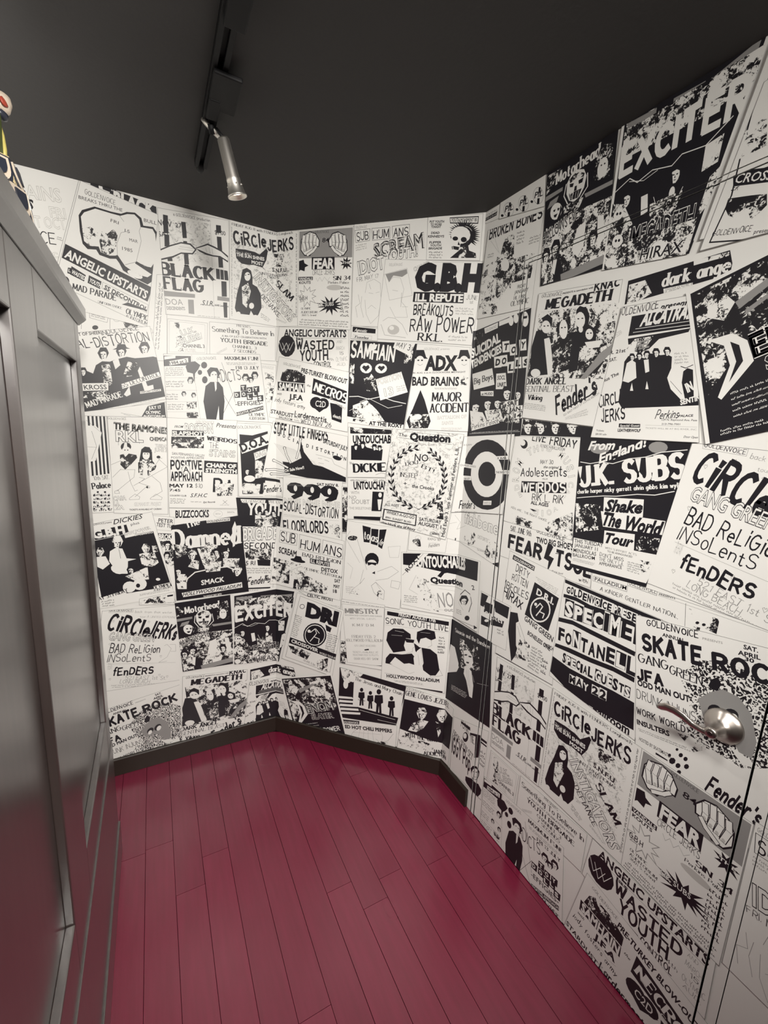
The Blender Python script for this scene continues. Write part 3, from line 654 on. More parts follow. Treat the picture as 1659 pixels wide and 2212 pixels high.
T|2|FLYER|-3656 18272 -3252 18301 117|o1|g
F|pale flyer of blackletter lines|5|w|15880,-15900|-2728 19545 -32 19718 -49 18310 -2754 18121
T|1|PRESENTS|-1656 19511 -1110 19537 88|S2|k
T|2|Something To Believe In|-2620 19185 -123 19349 194|S2|k
T|3|A 4th OF JULY CELEBRATION WITH|-2262 19029 -442 19167 76|b1|k
T|4|YOUTH BRIGADE|-2304 18826 -395 18909 154|S3|k
T|1|CHANNEL 3|-1838 18655 -861 18700 111|S2|k
T|1|7 SECONDS|-1807 18480 -885 18536 112|S2|k
G1k3,-2505 18371 444 277 471 197 53 -76
G2k1,-1877 19637 1797 120 1797 74 -1 -49
F|flyer with a hooded man, a map silhouette and diagonal outlined letters|5|w|15880,-15900|-1874 23517 1049 23479 1075 19746 -1952 19773
P1p-1767 22909 2529 302 2555 -2526 14 -2465
T|1|FRIDAY AUG 8 with FENDERS Longbeach|-1787 23322 760 23380 91|S2|k
T|2|CiRCle|-1690 22670 -420 22808 450|H4|k
T|2|JERKS|-345 22718 804 22811 404|H4|k
P3k-1665 22495 384 48 775 40 957 -16 1233 274 1303 198 1232 -182 1086 -471 1242 -602 1057 -488 715 -462 489 -509 222 -511 21 -344
T|4|This is where|-1630 22331 -1060 22392 93|H1|w
T|5|THE SUN SHINES|-1626 22228 -508 22286 130|b3|w
T|4|MOST|-1035 22069 -561 22081 128|b3|w
P2m-111 22651 517 -12 419 -292 387 -508 77 -483 29 -264
L3k2,-317 22012 295 159 626 157 859 35
T|4|S.N.F.U|-188 21940 483 21931 153|b3|k
T|2|INTERNATIONAL|-609 21737 590 21783 92|S2|k
T|3|EVENTS|-376 21630 110 21676 82|S2|k
P2k-1402 21765 169 98 336 31 402 -213 400 -484 588 -557 731 -804 769 -1350 621 -1653 493 -1785 322 -1535 263 -1710 -246 -1737 -326 -1533 -235 -978 -106 -526 -47 -248
P3w-1079 21563 -13 -77 -48 -144 -98 -187 -154 -197 -203 -174 -236 -121 -248 -49 -235 28 -200 94 -150 137 -95 148 -46 125 -12 72
P4k-1112 21637 -5 -10 -17 -20 -36 -28 -56 -32 -74 -31 -86 -26 -90 -18 -86 -8 -73 2 -55 10 -35 14 -17 13 -5 8
P4k-1248 21583 -3 -7 -12 -15 -26 -20 -41 -23 -54 -23 -64 -19 -67 -13 -64 -5 -54 2 -41 8 -26 11 -12 10 -3 7
P3n-1438 21092 255 209 365 -95 187 -780 20 -645
P4w-946 20445 -11 -54 -40 -101 -82 -132 -128 -139 -169 -123 -197 -86 -207 -35 -196 19 -167 66 -126 97 -80 105 -39 88 -10 51
P3w-781 20045 -12 -31 -44 -59 -91 -80 -143 -88 -189 -82 -221 -64 -232 -37 -221 -6 -188 22 -142 43 -90 51 -44 45 -11 27
P3w-1502 20051 -10 -34 -35 -65 -71 -86 -111 -92 -147 -83 -171 -60 -180 -29 -170 6 -145 37 -109 57 -69 64 -33 55 -9 32
T|5|INSTIGATORS|-966 21558 691 19907 384|o2|k
L7k1.5,-838 21906 1962 -1868
L8k1.5,-1067 21592 1590 -1681
T|9|SLAM|-45 21451 684 20777 242|S3|k
T|10|DEFIANCE|-683 20849 114 20120 187|H2|k
G11k3,-675 20241 414 -216 354 -366 -1 -224
G8k1,1017 20096 -25 3283 -115 3289 -93 3
G1k1,-1836 23249 -47 -3341 19 -3330 65 15
G9k2,-20 20120 543 -209 509 -265 0 -85
F|crowded flyer with a dark suited figure and lettered toy blocks|6|w|15880,-15900|-4463 18088 -714 18523 -354 15647 -4427 15602
P1k-4451 18016 985 102 984 -250 -7 -402
P2w-4262 17827 690 209 695 37 9 -158
T|3|1984 pt 2|-4232 17692 -3598 17871 122|b2|k
P4w-4428 17987 400 80 397 -16 -5 -116
L1k1.2,-3438 18176 264 -2618
L2k1.2,-4452 17178 1196 118
L2k1.2,-4472 16693 1201 102
L2k1.2,-4491 16246 1206 89
L2k1.2,-4508 15846 1210 76
G3k5,-4420 17581 734 107 722 -247 -15 -347
P3k-3381 17185 -30 -66 -62 -132 -130 -144 -199 -150 -228 -84 -256 -24 -221 43 -190 114 -121 122 -56 125 -22 61
P4w-3569 17187 76 30 128 6 136 -59 119 -127 79 -181 37 -185 -2 -138 -17 -74
P5k-3431 17187 0 -66 -23 -134 -56 -177 -41 -116 -30 -69 -26 -35
P5k-3560 17147 40 -1 34 -19 7 -20
P6k-3495 17151 38 9 30 -17 4 -21
P7k-3511 17133 19 -43 -6 -50
P6k-3536 17057 53 8 38 -10 13 -12
P3k-3681 16624 -23 -50 -47 -99 -97 -107 -149 -111 -170 -60 -191 -15 -165 35 -142 88 -90 93 -41 94 -17 46
P4w-3821 16628 57 21 95 3 101 -47 88 -98 59 -138 27 -140 -2 -105 -13 -56
P5k-3831 16617 -3 -50 11 -98 33 -126 25 -82 19 -48 18 -23
P6k-3815 16597 30 -1 26 -14 5 -15
P5k-3766 16599 28 7 22 -13 3 -15
P7k-3774 16587 -16 -35 2 -38
P5k-3797 16529 40 6 28 -7 9 -9
P3k-3314 16598 -23 -50 -47 -99 -99 -108 -151 -112 -173 -61 -195 -15 -168 36 -145 89 -93 94 -43 96 -18 46
P4w-3457 16602 58 22 97 3 103 -47 90 -98 60 -139 28 -141 -1 -106 -13 -56
P5k-3467 16591 -3 -50 11 -99 34 -128 26 -83 19 -48 18 -23
P6k-3450 16571 30 -1 26 -15 5 -15
P5k-3401 16573 29 7 22 -13 3 -15
P7k-3409 16561 -16 -36 3 -38
P5k-3432 16503 40 5 29 -8 10 -10
P3m-3682 16289 370 55 373 -227 1 -279
P3d-3696 15868 425 38 444 -200 3 -213
G1k3,-4417 17075 660 62 651 -212 -11 -270
G3k3,-4412 16590 432 35 422 -241 -11 -273
G1k3,-4403 16182 615 44 605 -219 -11 -259
P2w-3262 17969 805 115 808 270 4 152
T|3|GOLDENVOICE|-3235 17999 -2484 18108 97|H1|k
P8k-3676 17689 140 189 361 247 556 116 466 -69 346 -236 307 -625 267 -244 60 -210
P1k-2858 17834 -13 -59 -47 -109 -95 -140 -148 -145 -194 -125 -225 -82 -235 -26 -222 32 -188 82 -141 113 -88 119 -42 98 -10 56
P9k-3059 17525 -9 -44 -34 -81 -69 -104 -107 -108 -140 -92 -163 -60 -170 -17 -160 27 -136 64 -101 86 -63 90 -30 75 -7 43
P1k-2857 17251 -13 -64 -44 -118 -88 -150 -136 -154 -178 -130 -207 -83 -215 -21 -203 43 -172 96 -128 129 -80 133 -38 110 -9 62
P2k-2875 17611 139 153 411 155 527 -57 413 -238 75 -215
P3w-2460 17458 -16 -80 -57 -146 -116 -187 -179 -193 -235 -164 -273 -105 -285 -28 -269 51 -228 117 -170 157 -107 164 -51 135 -13 77
P4k-2624 17481 -3 -8 -13 -15 -26 -19 -40 -21 -53 -19 -62 -14 -65 -7 -62 1 -53 8 -40 12 -25 14 -12 12 -3 7
P4k-2503 17493 -4 -8 -13 -15 -26 -19 -41 -21 -54 -19 -63 -14 -66 -7 -63 1 -54 8 -40 12 -26 14 -13 12 -4 7
P2k-2945 16991 194 186 523 217 685 4 741 -565 657 -1386 515 -1428 502 -756 376 -1401 16 -1420 -98 -627
P3w-2598 17191 93 -2 87 -274 29 -393
L3k2.5,-2294 18008 534 -1608 52 -162
L4k3,-2282 15898 472 964
L5k3,-2319 16819 551 -890
T|1|MAXIMUM FUN!|-2148 18125 -804 18264 133|S3|k
T|1|FRI 13 JULY|-1705 17791 -777 17889 124|S3|k
T|5|ADICTS|-2466 17193 -1504 17363 442|H1|k
G4k2,-2128 18038 1293 135 1293 20 -2 -124
P1k-1176 17516 -35 -77 -72 -152 -154 -166 -238 -174 -274 -98 -309 -31 -269 46 -234 127 -151 136 -71 141 -29 68
P2w-1404 17516 91 34 155 8 166 -67 147 -144 101 -206 49 -211 1 -158 -19 -85
P3k-1237 17517 2 -75 -25 -153 -63 -202 -47 -133 -35 -79 -31 -40
P3k-1392 17470 48 -1 42 -21 8 -23
P4k-1314 17475 46 11 37 -19 6 -23
P5k-1332 17455 24 -49 -7 -58
P4k-1360 17368 63 9 45 -11 15 -14
P1k-785 17642 -34 -77 -72 -152 -156 -167 -240 -176 -278 -99 -314 -31 -274 46 -238 127 -153 137 -72 142 -29 69
P2w-1016 17642 92 35 157 8 169 -67 150 -145 103 -207 50 -212 1 -159 -19 -86
P3k-1032 17625 -3 -76 22 -150 60 -191 45 -125 33 -73 31 -35
P4k-1004 17596 49 -1 43 -22 9 -24
P3k-924 17601 46 10 37 -19 6 -24
P5k-937 17581 -25 -54 6 -57
P3k-971 17493 65 9 46 -11 15 -14
P4k-988 17436 -27 -59 -56 -117 -120 -128 -185 -134 -213 -75 -241 -23 -210 37 -182 99 -118 106 -56 109 -23 53
P5w-1165 17436 70 27 120 6 129 -51 114 -111 78 -159 38 -163 1 -122 -15 -65
P6k-1177 17424 -3 -59 16 -115 45 -148 34 -96 25 -56 23 -27
P7k-1156 17401 37 -1 32 -16 7 -18
P6k-1095 17405 35 8 28 -15 4 -18
P8k-1105 17390 -19 -42 5 -44
P6k-1131 17322 49 7 35 -8 11 -11
P6k-1547 17157 244 45 253 -211 8 -243
T|7|T|-1498 16970 -1358 16993 149|b4|w
P1k-1286 17081 248 46 257 -213 9 -245
T|2|O|-1236 16892 -1094 16916 150|b4|w
P1k-1003 17147 252 46 262 -214 10 -246
T|2|Y|-951 16957 -807 16981 151|b4|w
P6k-1811 16844 243 44 251 -212 8 -243
T|7|D|-1762 16657 -1623 16679 149|b4|w
P7k-1522 16898 246 44 255 -214 8 -245
T|8|O|-1472 16709 -1331 16732 150|b4|w
P8k-1290 16800 249 44 259 -216 9 -247
T|9|L|-1239 16609 -1096 16632 151|b4|w
P9k-1064 16936 251 45 262 -216 10 -247
T|10|L|-1012 16745 -868 16769 152|b4|w
P10k-838 16777 254 44 265 -219 10 -250
T|11|S|-785 16584 -640 16607 153|b4|w
T|12|-EFFIGIES-|-1762 16271 -604 16411 186|b1|k
P13k-1738 15990 1152 374 1170 206 10 -147
T|14|NEGATIVE APPROACH|-1711 15874 -586 16231 101|b2|w
T|15|OLYMPIC|-1193 15874 -514 15914 132|S2|k
T|14|AUDITORIUM|-1194 15724 -515 15749 108|S2|k
F|pale strip flyer seen at the edge of a turned flyer|7|w||-674 18145 -18 18148 -28 15602 -360 15647
P1n-507 17859 397 -47 378 -1341 56 -1364
G1g3,-627 18081 548 1 548 -147 0 -117
F|flyer with two clenched hands on a grey band and starbursts|6|w|15880,-15900|1031 23482 3487 23451 3477 19547 1026 19750
P1g1080 23432 2364 -28 2374 -1119 -3 -1019
P2k1149 23096 142 215 420 312 684 213 863 -61 837 -309 646 -296 437 -627 170 -597 -11 -372
P3w1182 23094 134 189 388 281 628 185 790 -56 771 -265 581 -252 379 -584 153 -556 -4 -359
L4k36,1292 23232 -29 -210 56 -522
L5w28,1292 23232 -29 -210 56 -522
L6k2,1207 23026 113 -21
P6l1389 22708 -4 -20 -15 -36 -31 -44 -49 -42 -65 -32 -77 -15 -81 5 -77 25 -66 41 -50 49 -32 47 -16 37 -4 20
L4k36,1460 23265 -28 -255 33 -504
L5w28,1460 23265 -28 -255 33 -504
L6k2,1376 23014 113 -21
P6l1533 22758 -4 -20 -15 -35 -31 -43 -49 -42 -65 -32 -76 -15 -81 5 -77 25 -66 41 -50 49 -32 48 -16 37 -5 21
L4k36,1627 23299 -27 -301 9 -488
L5w28,1627 23299 -27 -301 9 -488
L6k2,1545 23002 112 -21
P6l1676 22808 -4 -20 -15 -35 -30 -43 -48 -42 -65 -32 -76 -15 -80 6 -77 25 -66 41 -50 49 -32 47 -16 37 -5 21
L4k36,1795 23195 -27 -209 -17 -334
L5w28,1795 23195 -27 -209 -17 -334
L6k2,1712 22990 112 -21
P6l1818 22858 -4 -20 -14 -35 -30 -43 -48 -42 -64 -32 -75 -15 -80 5 -76 25 -65 40 -49 48 -32 47 -16 37 -4 20
L7k30,1464 22523 254 137 379 274
L8w22,1464 22523 254 137 379 274
P2k3219 22949 -144 228 -415 364 -667 306 -831 59 -793 -192 -606 -204 -387 -558 -133 -561 28 -363
P3w3189 22951 -136 202 -384 330 -613 270 -762 54 -733 -156 -546 -169 -335 -522 -120 -523 19 -350
L4k36,3078 23100 37 -208 -30 -501
L5w28,3078 23100 37 -208 -30 -501
L6k2,3062 22895 107 -20
P6l3087 22596 -4 -19 -14 -35 -29 -42 -46 -41 -61 -31 -73 -15 -77 5 -74 25 -64 40 -49 48 -32 46 -16 37 -5 20
L4k36,2916 23157 38 -254 -8 -491
L5w28,2916 23157 38 -254 -8 -491
L6k2,2901 22907 107 -21
P6l2947 22664 -4 -20 -14 -35 -29 -43 -46 -42 -62 -32 -73 -15 -77 5 -74 24 -64 40 -49 47 -32 46 -16 36 -5 20
L4k36,2753 23214 40 -300 15 -480
L5w28,2753 23214 40 -300 15 -480
L6k2,2739 22918 108 -20
P6l2806 22732 -3 -20 -13 -35 -29 -43 -46 -42 -61 -32 -73 -15 -77 5 -74 24 -64 40 -48 47 -31 46 -15 36 -4 20
L4k36,2594 23136 37 -210 33 -334
L5w28,2594 23136 37 -210 33 -334
L6k2,2577 22930 108 -21
P6l2665 22800 -3 -20 -13 -35 -29 -43 -46 -41 -62 -32 -73 -15 -77 5 -74 25 -64 40 -48 48 -31 46 -15 37 -4 20
L7k30,2946 22429 -252 167 -380 319
L8w22,2946 22429 -252 167 -380 319
T|4|84|2116 22955 2421 22940 170|b1|k
P3k1659 22424 1026 -44 1039 -513 8 -470
T|4|FEAR|1715 21992 2666 21953 388|b4|w
T|4|CIRCLE JERKS|1703 21750 2696 21719 189|H1|k
T|4|GOLDENVOICE|1793 23312 2420 23291 91|H1|k
P2k1078 22312 211 41 254 -96 441 -194 280 -253 258 -407 70 -343 5 -407
P2k3462 22092 -129 -35 -19 -176 -187 -97 -207 -219 -280 -106 -406 -216 -363 -59 -503 -51 -398 23 -552 126 -368 101 -397 225 -288 138 -216 282 -194 118 -66 153 -132 49
T|3|THE|3034 22097 3379 22077 92|b2|w
P1k1054 21565 669 -19 667 117 -1 137
T|2|VANDALS|1079 21584 1691 21561 103|b2|w
T|1|KOUTS|1089 21426 1629 21415 103|b3|k
T|1|SIN 34|2648 21501 3400 21478 147|S3|k
T|1|Perkins Palace|2430 21377 3336 21335 94|S2|k
P1l3062 21201 -33 -45 -129 -78 -270 -93 -427 -86 -571 -59 -671 -17 -707 31 -673 77 -575 110 -433 124 -276 117 -134 90 -36 48
L1k1.2,1867 21627 83 -139 176 11 283 -149 382 15 521 -140 636 2
P1g1903 20911 -187 -67 -15 -282 -277 -185 -289 -380 -425 -226 -580 -440 -576 -174 -777 -213 -670 -49 -941 37 -673 101 -783 272 -582 218 -593 481 -433 258 -303 400 -283 205 -26 282 -190 82
P2w1848 20913 -163 -57 -13 -242 -241 -158 -252 -325 -371 -193 -505 -376 -502 -148 -677 -182 -584 -41 -819 32 -586 87 -682 234 -507 187 -517 413 -377 221 -264 343 -247 176 -23 242 -165 70
T|3|G.B.H|1113 20789 1476 20789 153|X3|k
P2w1160 20382 520 -9 517 130 -2 140
T|3|OLYMPIC|1193 20409 1647 20402 84|S2|k
P3w1170 20242 798 -23 795 116 -2 140
T|4|AUDITORIUM|1203 20269 1935 20248 84|S2|k
T|4|3601 S. Grand|1221 20156 1897 20137 77|S2|k
P5k3151 20511 -325 -27 31 -184 -386 -92 -251 -268 -498 -131 -506 -377 -634 -136 -812 -290 -763 -105 -1138 -227 -856 -45 -1198 -41 -891 30 -1308 140 -860 103 -1067 261 -770 157 -867 400 -642 179 -539 351 -506 165 -209 331 -393 118 -74 158 -327 49
T|6|UK SUBS|1987 20495 2707 20526 152|o2|k
G6k8,2983 21272 387 -18 398 -1230 6 -1219
G7k3,1114 20067 2303 -162 2297 -436 -21 -283
F|flyer with three boxed words above outlined letters|5|w|15880,-15900|3491 23546 6466 23527 6657 19566 3502 19698
L1k3,3538 23289 636 7 632 -408 55 -450 0 0
T|2|SUB|3636 22893 4123 22941 293|X2|k
L1k3,4247 23303 735 -2 757 -419 34 -430 0 0
T|2|HUM|4322 22927 4958 22943 291|X2|k
L1k3,5081 23312 686 19 698 -411 37 -424 0 0
T|2|ANS|5158 22941 5734 22960 287|X2|k
T|1|GOLDENVOICE|3559 23344 4040 23345 89|H1|k
T|3|SCREAM|4384 22211 6414 22488 541|o3|k
T|5|IDIOT|3752 21644 4841 21832 505|o3|k
T|7|YOUTH!|4829 22088 6171 22195 382|o3|k
T|7|FRI. MAY 17|3701 21384 4601 21510 158|H1|k
G1g3,3580 22776 483 30 492 -194 10 -258
L8g2.2,4066 20959 59 392 353 495 619 333 686 -291 603 -884 278 -1178 72 -802 -4 -265
L9g2,4217 20953 189 -41
L9g2,4517 20940 147 27
L9g2,4205 20356 146 128 339 -11
L1g2.4,3765 20905 90 -337 -97 -465 -4 -873
L1g2.4,3920 20832 -22 -399 109 -807
L9k1.6,4218 21281 83 -200
F|small flyer with a spiky haired skull|6|w|15880,-15900|6466 23527 8529 23468 8542 21879 6499 22026
T|1|PUT YOUTH|6548 23316 7099 23277 78|b3|k
T|2|TO WORK|6582 23217 7026 23188 78|b3|k
T|3|TONIGHT|6615 23130 6992 23107 78|b3|k
T|1|DEAD|6629 22924 6954 22905 79|b3|k
T|1|KENNEDYS|6515 22811 7137 22771 79|b3|k
T|1|FLIPPER|6584 22599 7045 22573 79|b3|k
T|1|YOUTH|6618 22492 7039 22470 79|b3|k
T|2|BRIGADE|6571 22391 7087 22363 80|b3|k
G1k3,6574 22342 530 -35 550 -305 18 -272
P1k7299 23433 1073 -44 1070 -300 29 -204
P2w7321 23402 1029 -46 1020 -231 24 -139
T|3|YOUTH MOVEMENT '83|7363 23286 8311 23220 112|b2|k
P1k7555 22804 -256 60 1 83
P2k7552 22851 -257 90 15 80
P3k7557 22897 -216 120 29 75
P4k7570 22940 -255 165 41 69
P5k7589 22980 -212 162 53 60
P6k7615 23016 -166 179 64 51
P7k7647 23047 -113 178 73 40
P8k7684 23072 -82 237 81 28
P9k7726 23090 -58 235 86 17
P10k7772 23102 -10 190 89 4
P11k7819 23107 33 212 91 -8
P12k7868 23106 75 214 91 -21
P13k7918 23097 124 143 88 -33
P14k7966 23081 152 161 84 -44
P15k8013 23059 184 107 78 -54
P16k8057 23031 211 76 70 -63
P17k8097 22997 260 81 60 -70
P18k8132 22960 257 27 49 -76
P19k8161 22918 297 0 38 -80
P20k8185 22874 302 -31 25 -83
P21k8201 22828 277 -68 12 -84
P22k8211 22781 279 -101 -2 -82
P23k8213 22734 235 -126 -15 -79
P24k8208 22689 266 -149 -28 -74
P25k8196 22646 193 -189 -41 -68
P26k8177 22606 182 -209 -53 -60
P27k8239 22720 -29 -157 -137 -278 -304 -338 -496 -325 -677 -240 -808 -102 -864 64 -833 223 -722 342 -554 400 -363 385 -185 300 -56 163
P28w8118 22777 -25 -127 -117 -224 -259 -272 -423 -260 -576 -192 -687 -79 -734 54 -707 182 -612 278 -469 324 -306 311 -156 242 -46 131
P29w7406 22722 382 -100 342 -415 41 -364
P30k7671 22691 -8 -31 -35 -54 -76 -65 -123 -62 -167 -45 -198 -17 -211 15 -203 45 -176 68 -134 79 -87 76 -44 59 -13 32
P30k7995 22631 -8 -38 -36 -67 -79 -81 -129 -78 -175 -57 -208 -23 -222 16 -214 55 -186 84 -143 98 -93 94 -47 74 -14 40
P30k7692 22593 76 -137 -23 -118
P31d7439 22467 301 -69 277 -176 22 -122
P32d7872 22389 144 229 239 -135 493 -242 520 -405 -454 -345 -216 -166
F|flyer headed by huge black initials beside a sketched screaming face|7|w|15880,-15900|4854 22163 8718 21847 8498 18892 4613 19187
T|1|CHARGED|6052 21639 6676 21855 158|o2|k
T|3|G.B.H|6069 21030 8665 20853 894|b7|k
L4k1,6751 21943 1197 -89
P4k6084 20908 1963 -113 1967 -486 -20 -365
T|5|ILL REPUTE|6147 20578 8020 20479 269|b4|w
T|5|BREAKOUTS|6120 20087 7670 19980 361|H3|k
T|1|RAW POWER|6015 19460 8484 19364 486|H2|k
T|2|R.K.L.|6367 19111 7301 19047 276|S3|k
T|1|JUNE|8153 20555 8569 20527 148|H1|k
T|1|1st|8278 20401 8410 20397 112|H1|k
G1g3,7739 20307 736 -56 727 -336 22 -285
T|1|GOLDENVOICE|5027 21898 5572 21880 89|H1|g
G1g2,7545 19290 816 -45 801 -268 17 -227
L3g2,4838 21608 924 173 1197 -826 269 -966 0 0
P4g4889 21605 861 145 899 -15 692 -131 330 -62 161 -298
L5g2,5050 21307 172 185 462 138 629 -286 547 -735 739 -936 834 -1331 325 -1317 84 -915
L6g2,5211 21009 220 -42
L6g3,5600 20896 -13 -519
L6g2,5644 20375 231 -7
L6g2.5,4865 19870 216 127 512 87 817 -152 1058 -554
P7l5577 19521 -20 -80 -86 -144 -184 -179 -296 -177 -399 -139 -472 -72 -501 10 -480 91 -414 154 -315 188 -204 186 -102 148 -29 82
P8w5353 19592 -8 -34 -35 -62 -76 -76 -122 -76 -164 -59 -194 -31 -207 4 -198 39 -171 66 -130 81 -84 80 -42 64 -12 35
L9g3,4797 19738 170 -407 1059 -521
F|flyer of heavy lettering beside a black disc|7|w|15880,-15900|140 19755 3414 19562 3456 17883 -12 18305
T|1|ANGELIC UPSTARTS|383 19360 3298 19274 289|b3|k
L2k2,383 19295 2917 -76
L2w1.5,442 19511 2836 -119
P3k942 18948 -39 -195 -151 -352 -315 -439 -500 -438 -667 -350 -784 -190 -826 7 -785 204 -670 359 -505 443 -322 440 -157 352 -43 195
L4w4,159 19116 158 -353 346 -40 503 -355 688 -8
L5w4,315 19078 175 -404 345 -40
T|1|WASTED|1003 18817 2755 18819 332|X4|k
T|1|YOUTH|1195 18344 2491 18379 393|X4|k
T|3|las|981 19193 1318 19189 115|b3|k
T|1|CONTROL|1838 18090 2662 18093 203|H3|k
P2k854 18344 915 -124 917 -218 1 -111
T|1|AND|2877 19050 3116 19047 98|H1|g
T|1|MARCH|2869 18768 3236 18766 141|H1|g
T|1|15|3003 18577 3194 18576 141|H1|k
T|1|OLYMPIC|2866 18308 3377 18343 156|H1|g
T|1|AUD.|2920 18130 3321 18131 114|H1|g
T|1|4th|2492 18343 2752 18343 100|H1|k
F|turned flyer with a black word box and a black heart|8|w|15880,-15900|144 18514 3536 17869 3494 15389 -325 15884
T|1|GOLDENVOICE|363 18173 1199 18014 102|H1|k
T|1|PRE-TURKEY BLOW-OUT|1219 17852 3377 17396 201|b3|k
P2d494 17996 518 -57 947 -274 935 -607 -303 -526 -173 -135
P3k86 17082 1341 -80 1335 277 -1 364
T|4|SAMHAIN|130 17106 1384 17024 317|b4|w
T|1|J.F.A|643 16706 1337 16663 227|b4|k
L1k1.3,679 16624 131 -73 262 -16 436 -103 694 -20
P2k1831 17615 1573 -522 1526 -1047 -72 -643
T|3|NECROS|1874 17100 3354 16655 337|S4|w
T|1|the|1516 17279 1686 17238 100|I1|k
T|1|with|59 16891 281 16865 106|I1|k
T|2|jody fosters army|-73 16624 1429 16288 164|H2|k
T|1|STARDUST|-262 16065 860 15903 183|b2|k
T|2|BALLROOM|151 15861 809 15762 107|b1|k
T|3|5612 SUNSET - HOLLYWOOD|-263 15748 1231 15594 108|b1|k
P4k2254 16590 -26 -111 -103 -202 -216 -254 -344 -258 -461 -212 -543 -126 -573 -16 -547 95 -468 186 -354 237 -227 240 -111 194 -31 108
P5k2588 16561 -24 -103 -95 -188 -201 -237 -320 -241 -429 -198 -505 -117 -534 -14 -510 90 -437 175 -331 223 -212 226 -105 183 -29 102
P6k1734 16463 864 25 412 -288
T|7|C2D|1929 16431 2434 16394 268|o2|k
T|7|Lardermortis|947 15967 2475 15766 227|X4|k
T|8|WED NOV 26|1247 15672 2714 15550 198|X2|k
P9k2636 16600 577 -95 560 -835 102 -704
T|10|death|2777 16010 3150 15912 143|b2|w
T|10|Condemned|2591 16746 3341 16325 114|o1|g
G8g3,902 16134 305 -28 310 -448 4 -384
F|small strip of two word boxes|8|w||3517 19732 4669 19606 4678 19098 3505 19202
P1k3581 19683 999 -116 992 -292 -8 -206
T|2|Agnostic|3650 19503 4207 19438 122|I2|w
L1k1.2,3607 19380 819 -81 810 -217 -10 -152 0 0
T|2|Tussles|3659 19241 4294 19178 96|I2|k
F|black flyer of a white skull with a crossbones drawing|9|k||3491 19147 6347 18978 5965 15574 3448 15804
T|1|SAMHAIN|3530 18505 5406 18336 554|X4|w
P2w4340 18999 344 -37 276 -208 -100 -343
P1w4488 18003 -50 -98 -157 -160 -292 -168 -419 -120 -503 -29 -523 80 -471 178 -364 239 -229 246 -103 199 -19 108
P2k4048 18063 74 92 169 50 275 106 341 2 178 -161
P1w5137 18033 -21 -84 -88 -152 -190 -190 -305 -191 -411 -154 -486 -87 -516 -2 -494 82 -425 150 -323 188 -209 188 -104 151 -29 84
P2k4727 18066 87 77 165 35 269 77 319 -6 174 -145
P1w4325 17572 144 248 348 4 281 -208 45 -141
P2d4126 17676 1074 11 951 -551 180 -566
P1m3515 18238 199 -35 190 -852 -12 -783
P1m5882 18782 326 -2 251 -540 -42 -541
P2w5478 19189 789 -197 579 -664 -129 -349
T|3|MAY 31|5479 18906 6106 18680 211|H2|k
P3w4672 17597 1077 316 1397 -487 240 -844
T|4|POSITION|4775 17367 5785 17659 260|o1|g
T|4|13|5103 16914 5499 17028 330|o2|g
G6g3,5557 17344 368 75 419 -167 66 -243
L4w7,3524 16878 397 23 874 -88 1411 32 1953 -132 2483 -223
L5w4,4010 16673 387 153 783 -16 1254 -216 1852 -93
P6n3697 16519 625 234 1111 -184 1441 -605 660 -598 21 -586
L7w3,3544 16295 471 233
P7w3455 16056 260 -35 1529 -162 2512 -252 2495 -482 -7 -267
T|8|AT THE ROXY|4444 15741 5929 15673 160|b4|k
P8n3717 15970 640 -49 645 -159 4 -111
F|flyer with two grinning faces in bowler hats and a black cone|10|w||6339 18992 8450 18828 8639 15638 6007 15626
P1k6263 18478 56 267 371 265 474 -1 556 -68 -68 -67
P2w6691 18310 -12 -94 -59 -169 -131 -210 -214 -211 -292 -169 -349 -94 -374 -1 -361 93 -314 168 -241 209 -158 209 -81 167 -25 93
P3k6473 18350 -3 -12 -15 -21 -32 -26 -51 -26 -68 -21 -81 -12 -86 0 -83 11 -71 21 -54 26 -35 26 -17 21 -5 11
P3k6624 18350 -4 -12 -15 -21 -32 -26 -51 -26 -69 -21 -81 -12 -86 0 -83 11 -71 21 -54 26 -35 26 -18 21 -5 11
L3k2,6410 18208 105 -60 209 1
P1k8019 18474 47 260 345 258 447 -1 526 -66 -63 -66
P2w8426 18310 -10 -90 -53 -163 -120 -204 -199 -204 -273 -164 -328 -91 -353 0 -343 91 -300 164 -232 204 -154 203 -80 163 -25 91
P3k8219 18349 -3 -11 -13 -20 -29 -25 -47 -25 -64 -20 -76 -11 -81 0 -78 12 -67 21 -51 26 -33 26 -17 21 -5 12
P3k8362 18349 -3 -11 -14 -20 -30 -25 -48 -25 -65 -20 -77 -11 -82 0 -78 12 -68 21 -52 26 -34 26 -17 21 -5 12
L3k2,8163 18212 100 -59 196 0
T|2|GOLDENVOICE presents|6641 18743 7656 18737 80|H1|g
T|2|ADX|6712 17987 8002 17994 537|b5|k
T|1|BAD BRAINS|6229 17382 8118 17398 343|b3|k
T|1|FRI. AUG. 6 at A CLOCKWORK MIDNIGHT|6194 17834 8338 17891 61|b1|k
P1k6590 17209 200 -395 502 -1219 398 -1504 -375 -1538 -497 -1258 -274 -756
P2m6195 16238 791 27 793 -533 56 -551
P3w6717 16151 -13 -49 -55 -90 -118 -114 -190 -117 -256 -97 -304 -60 -323 -12 -310 38 -267 78 -204 102 -132 105 -66 85 -19 48
T|1|MAJOR|7110 16781 8234 16810 329|S3|k
T|2|ACCIDENT|7054 16337 8556 16414 332|S3|k
T|1|BATTALION OF|7360 16070 8514 16168 139|o1|g
T|1|SAINTS|7554 15869 8013 15901 139|o1|g
G1k2,7130 17315 980 16 986 -64 5 -82
G1g3,7526 15763 845 36 842 -102 -4 -140
P1n8177 17784 272 3 268 -361 -5 -365
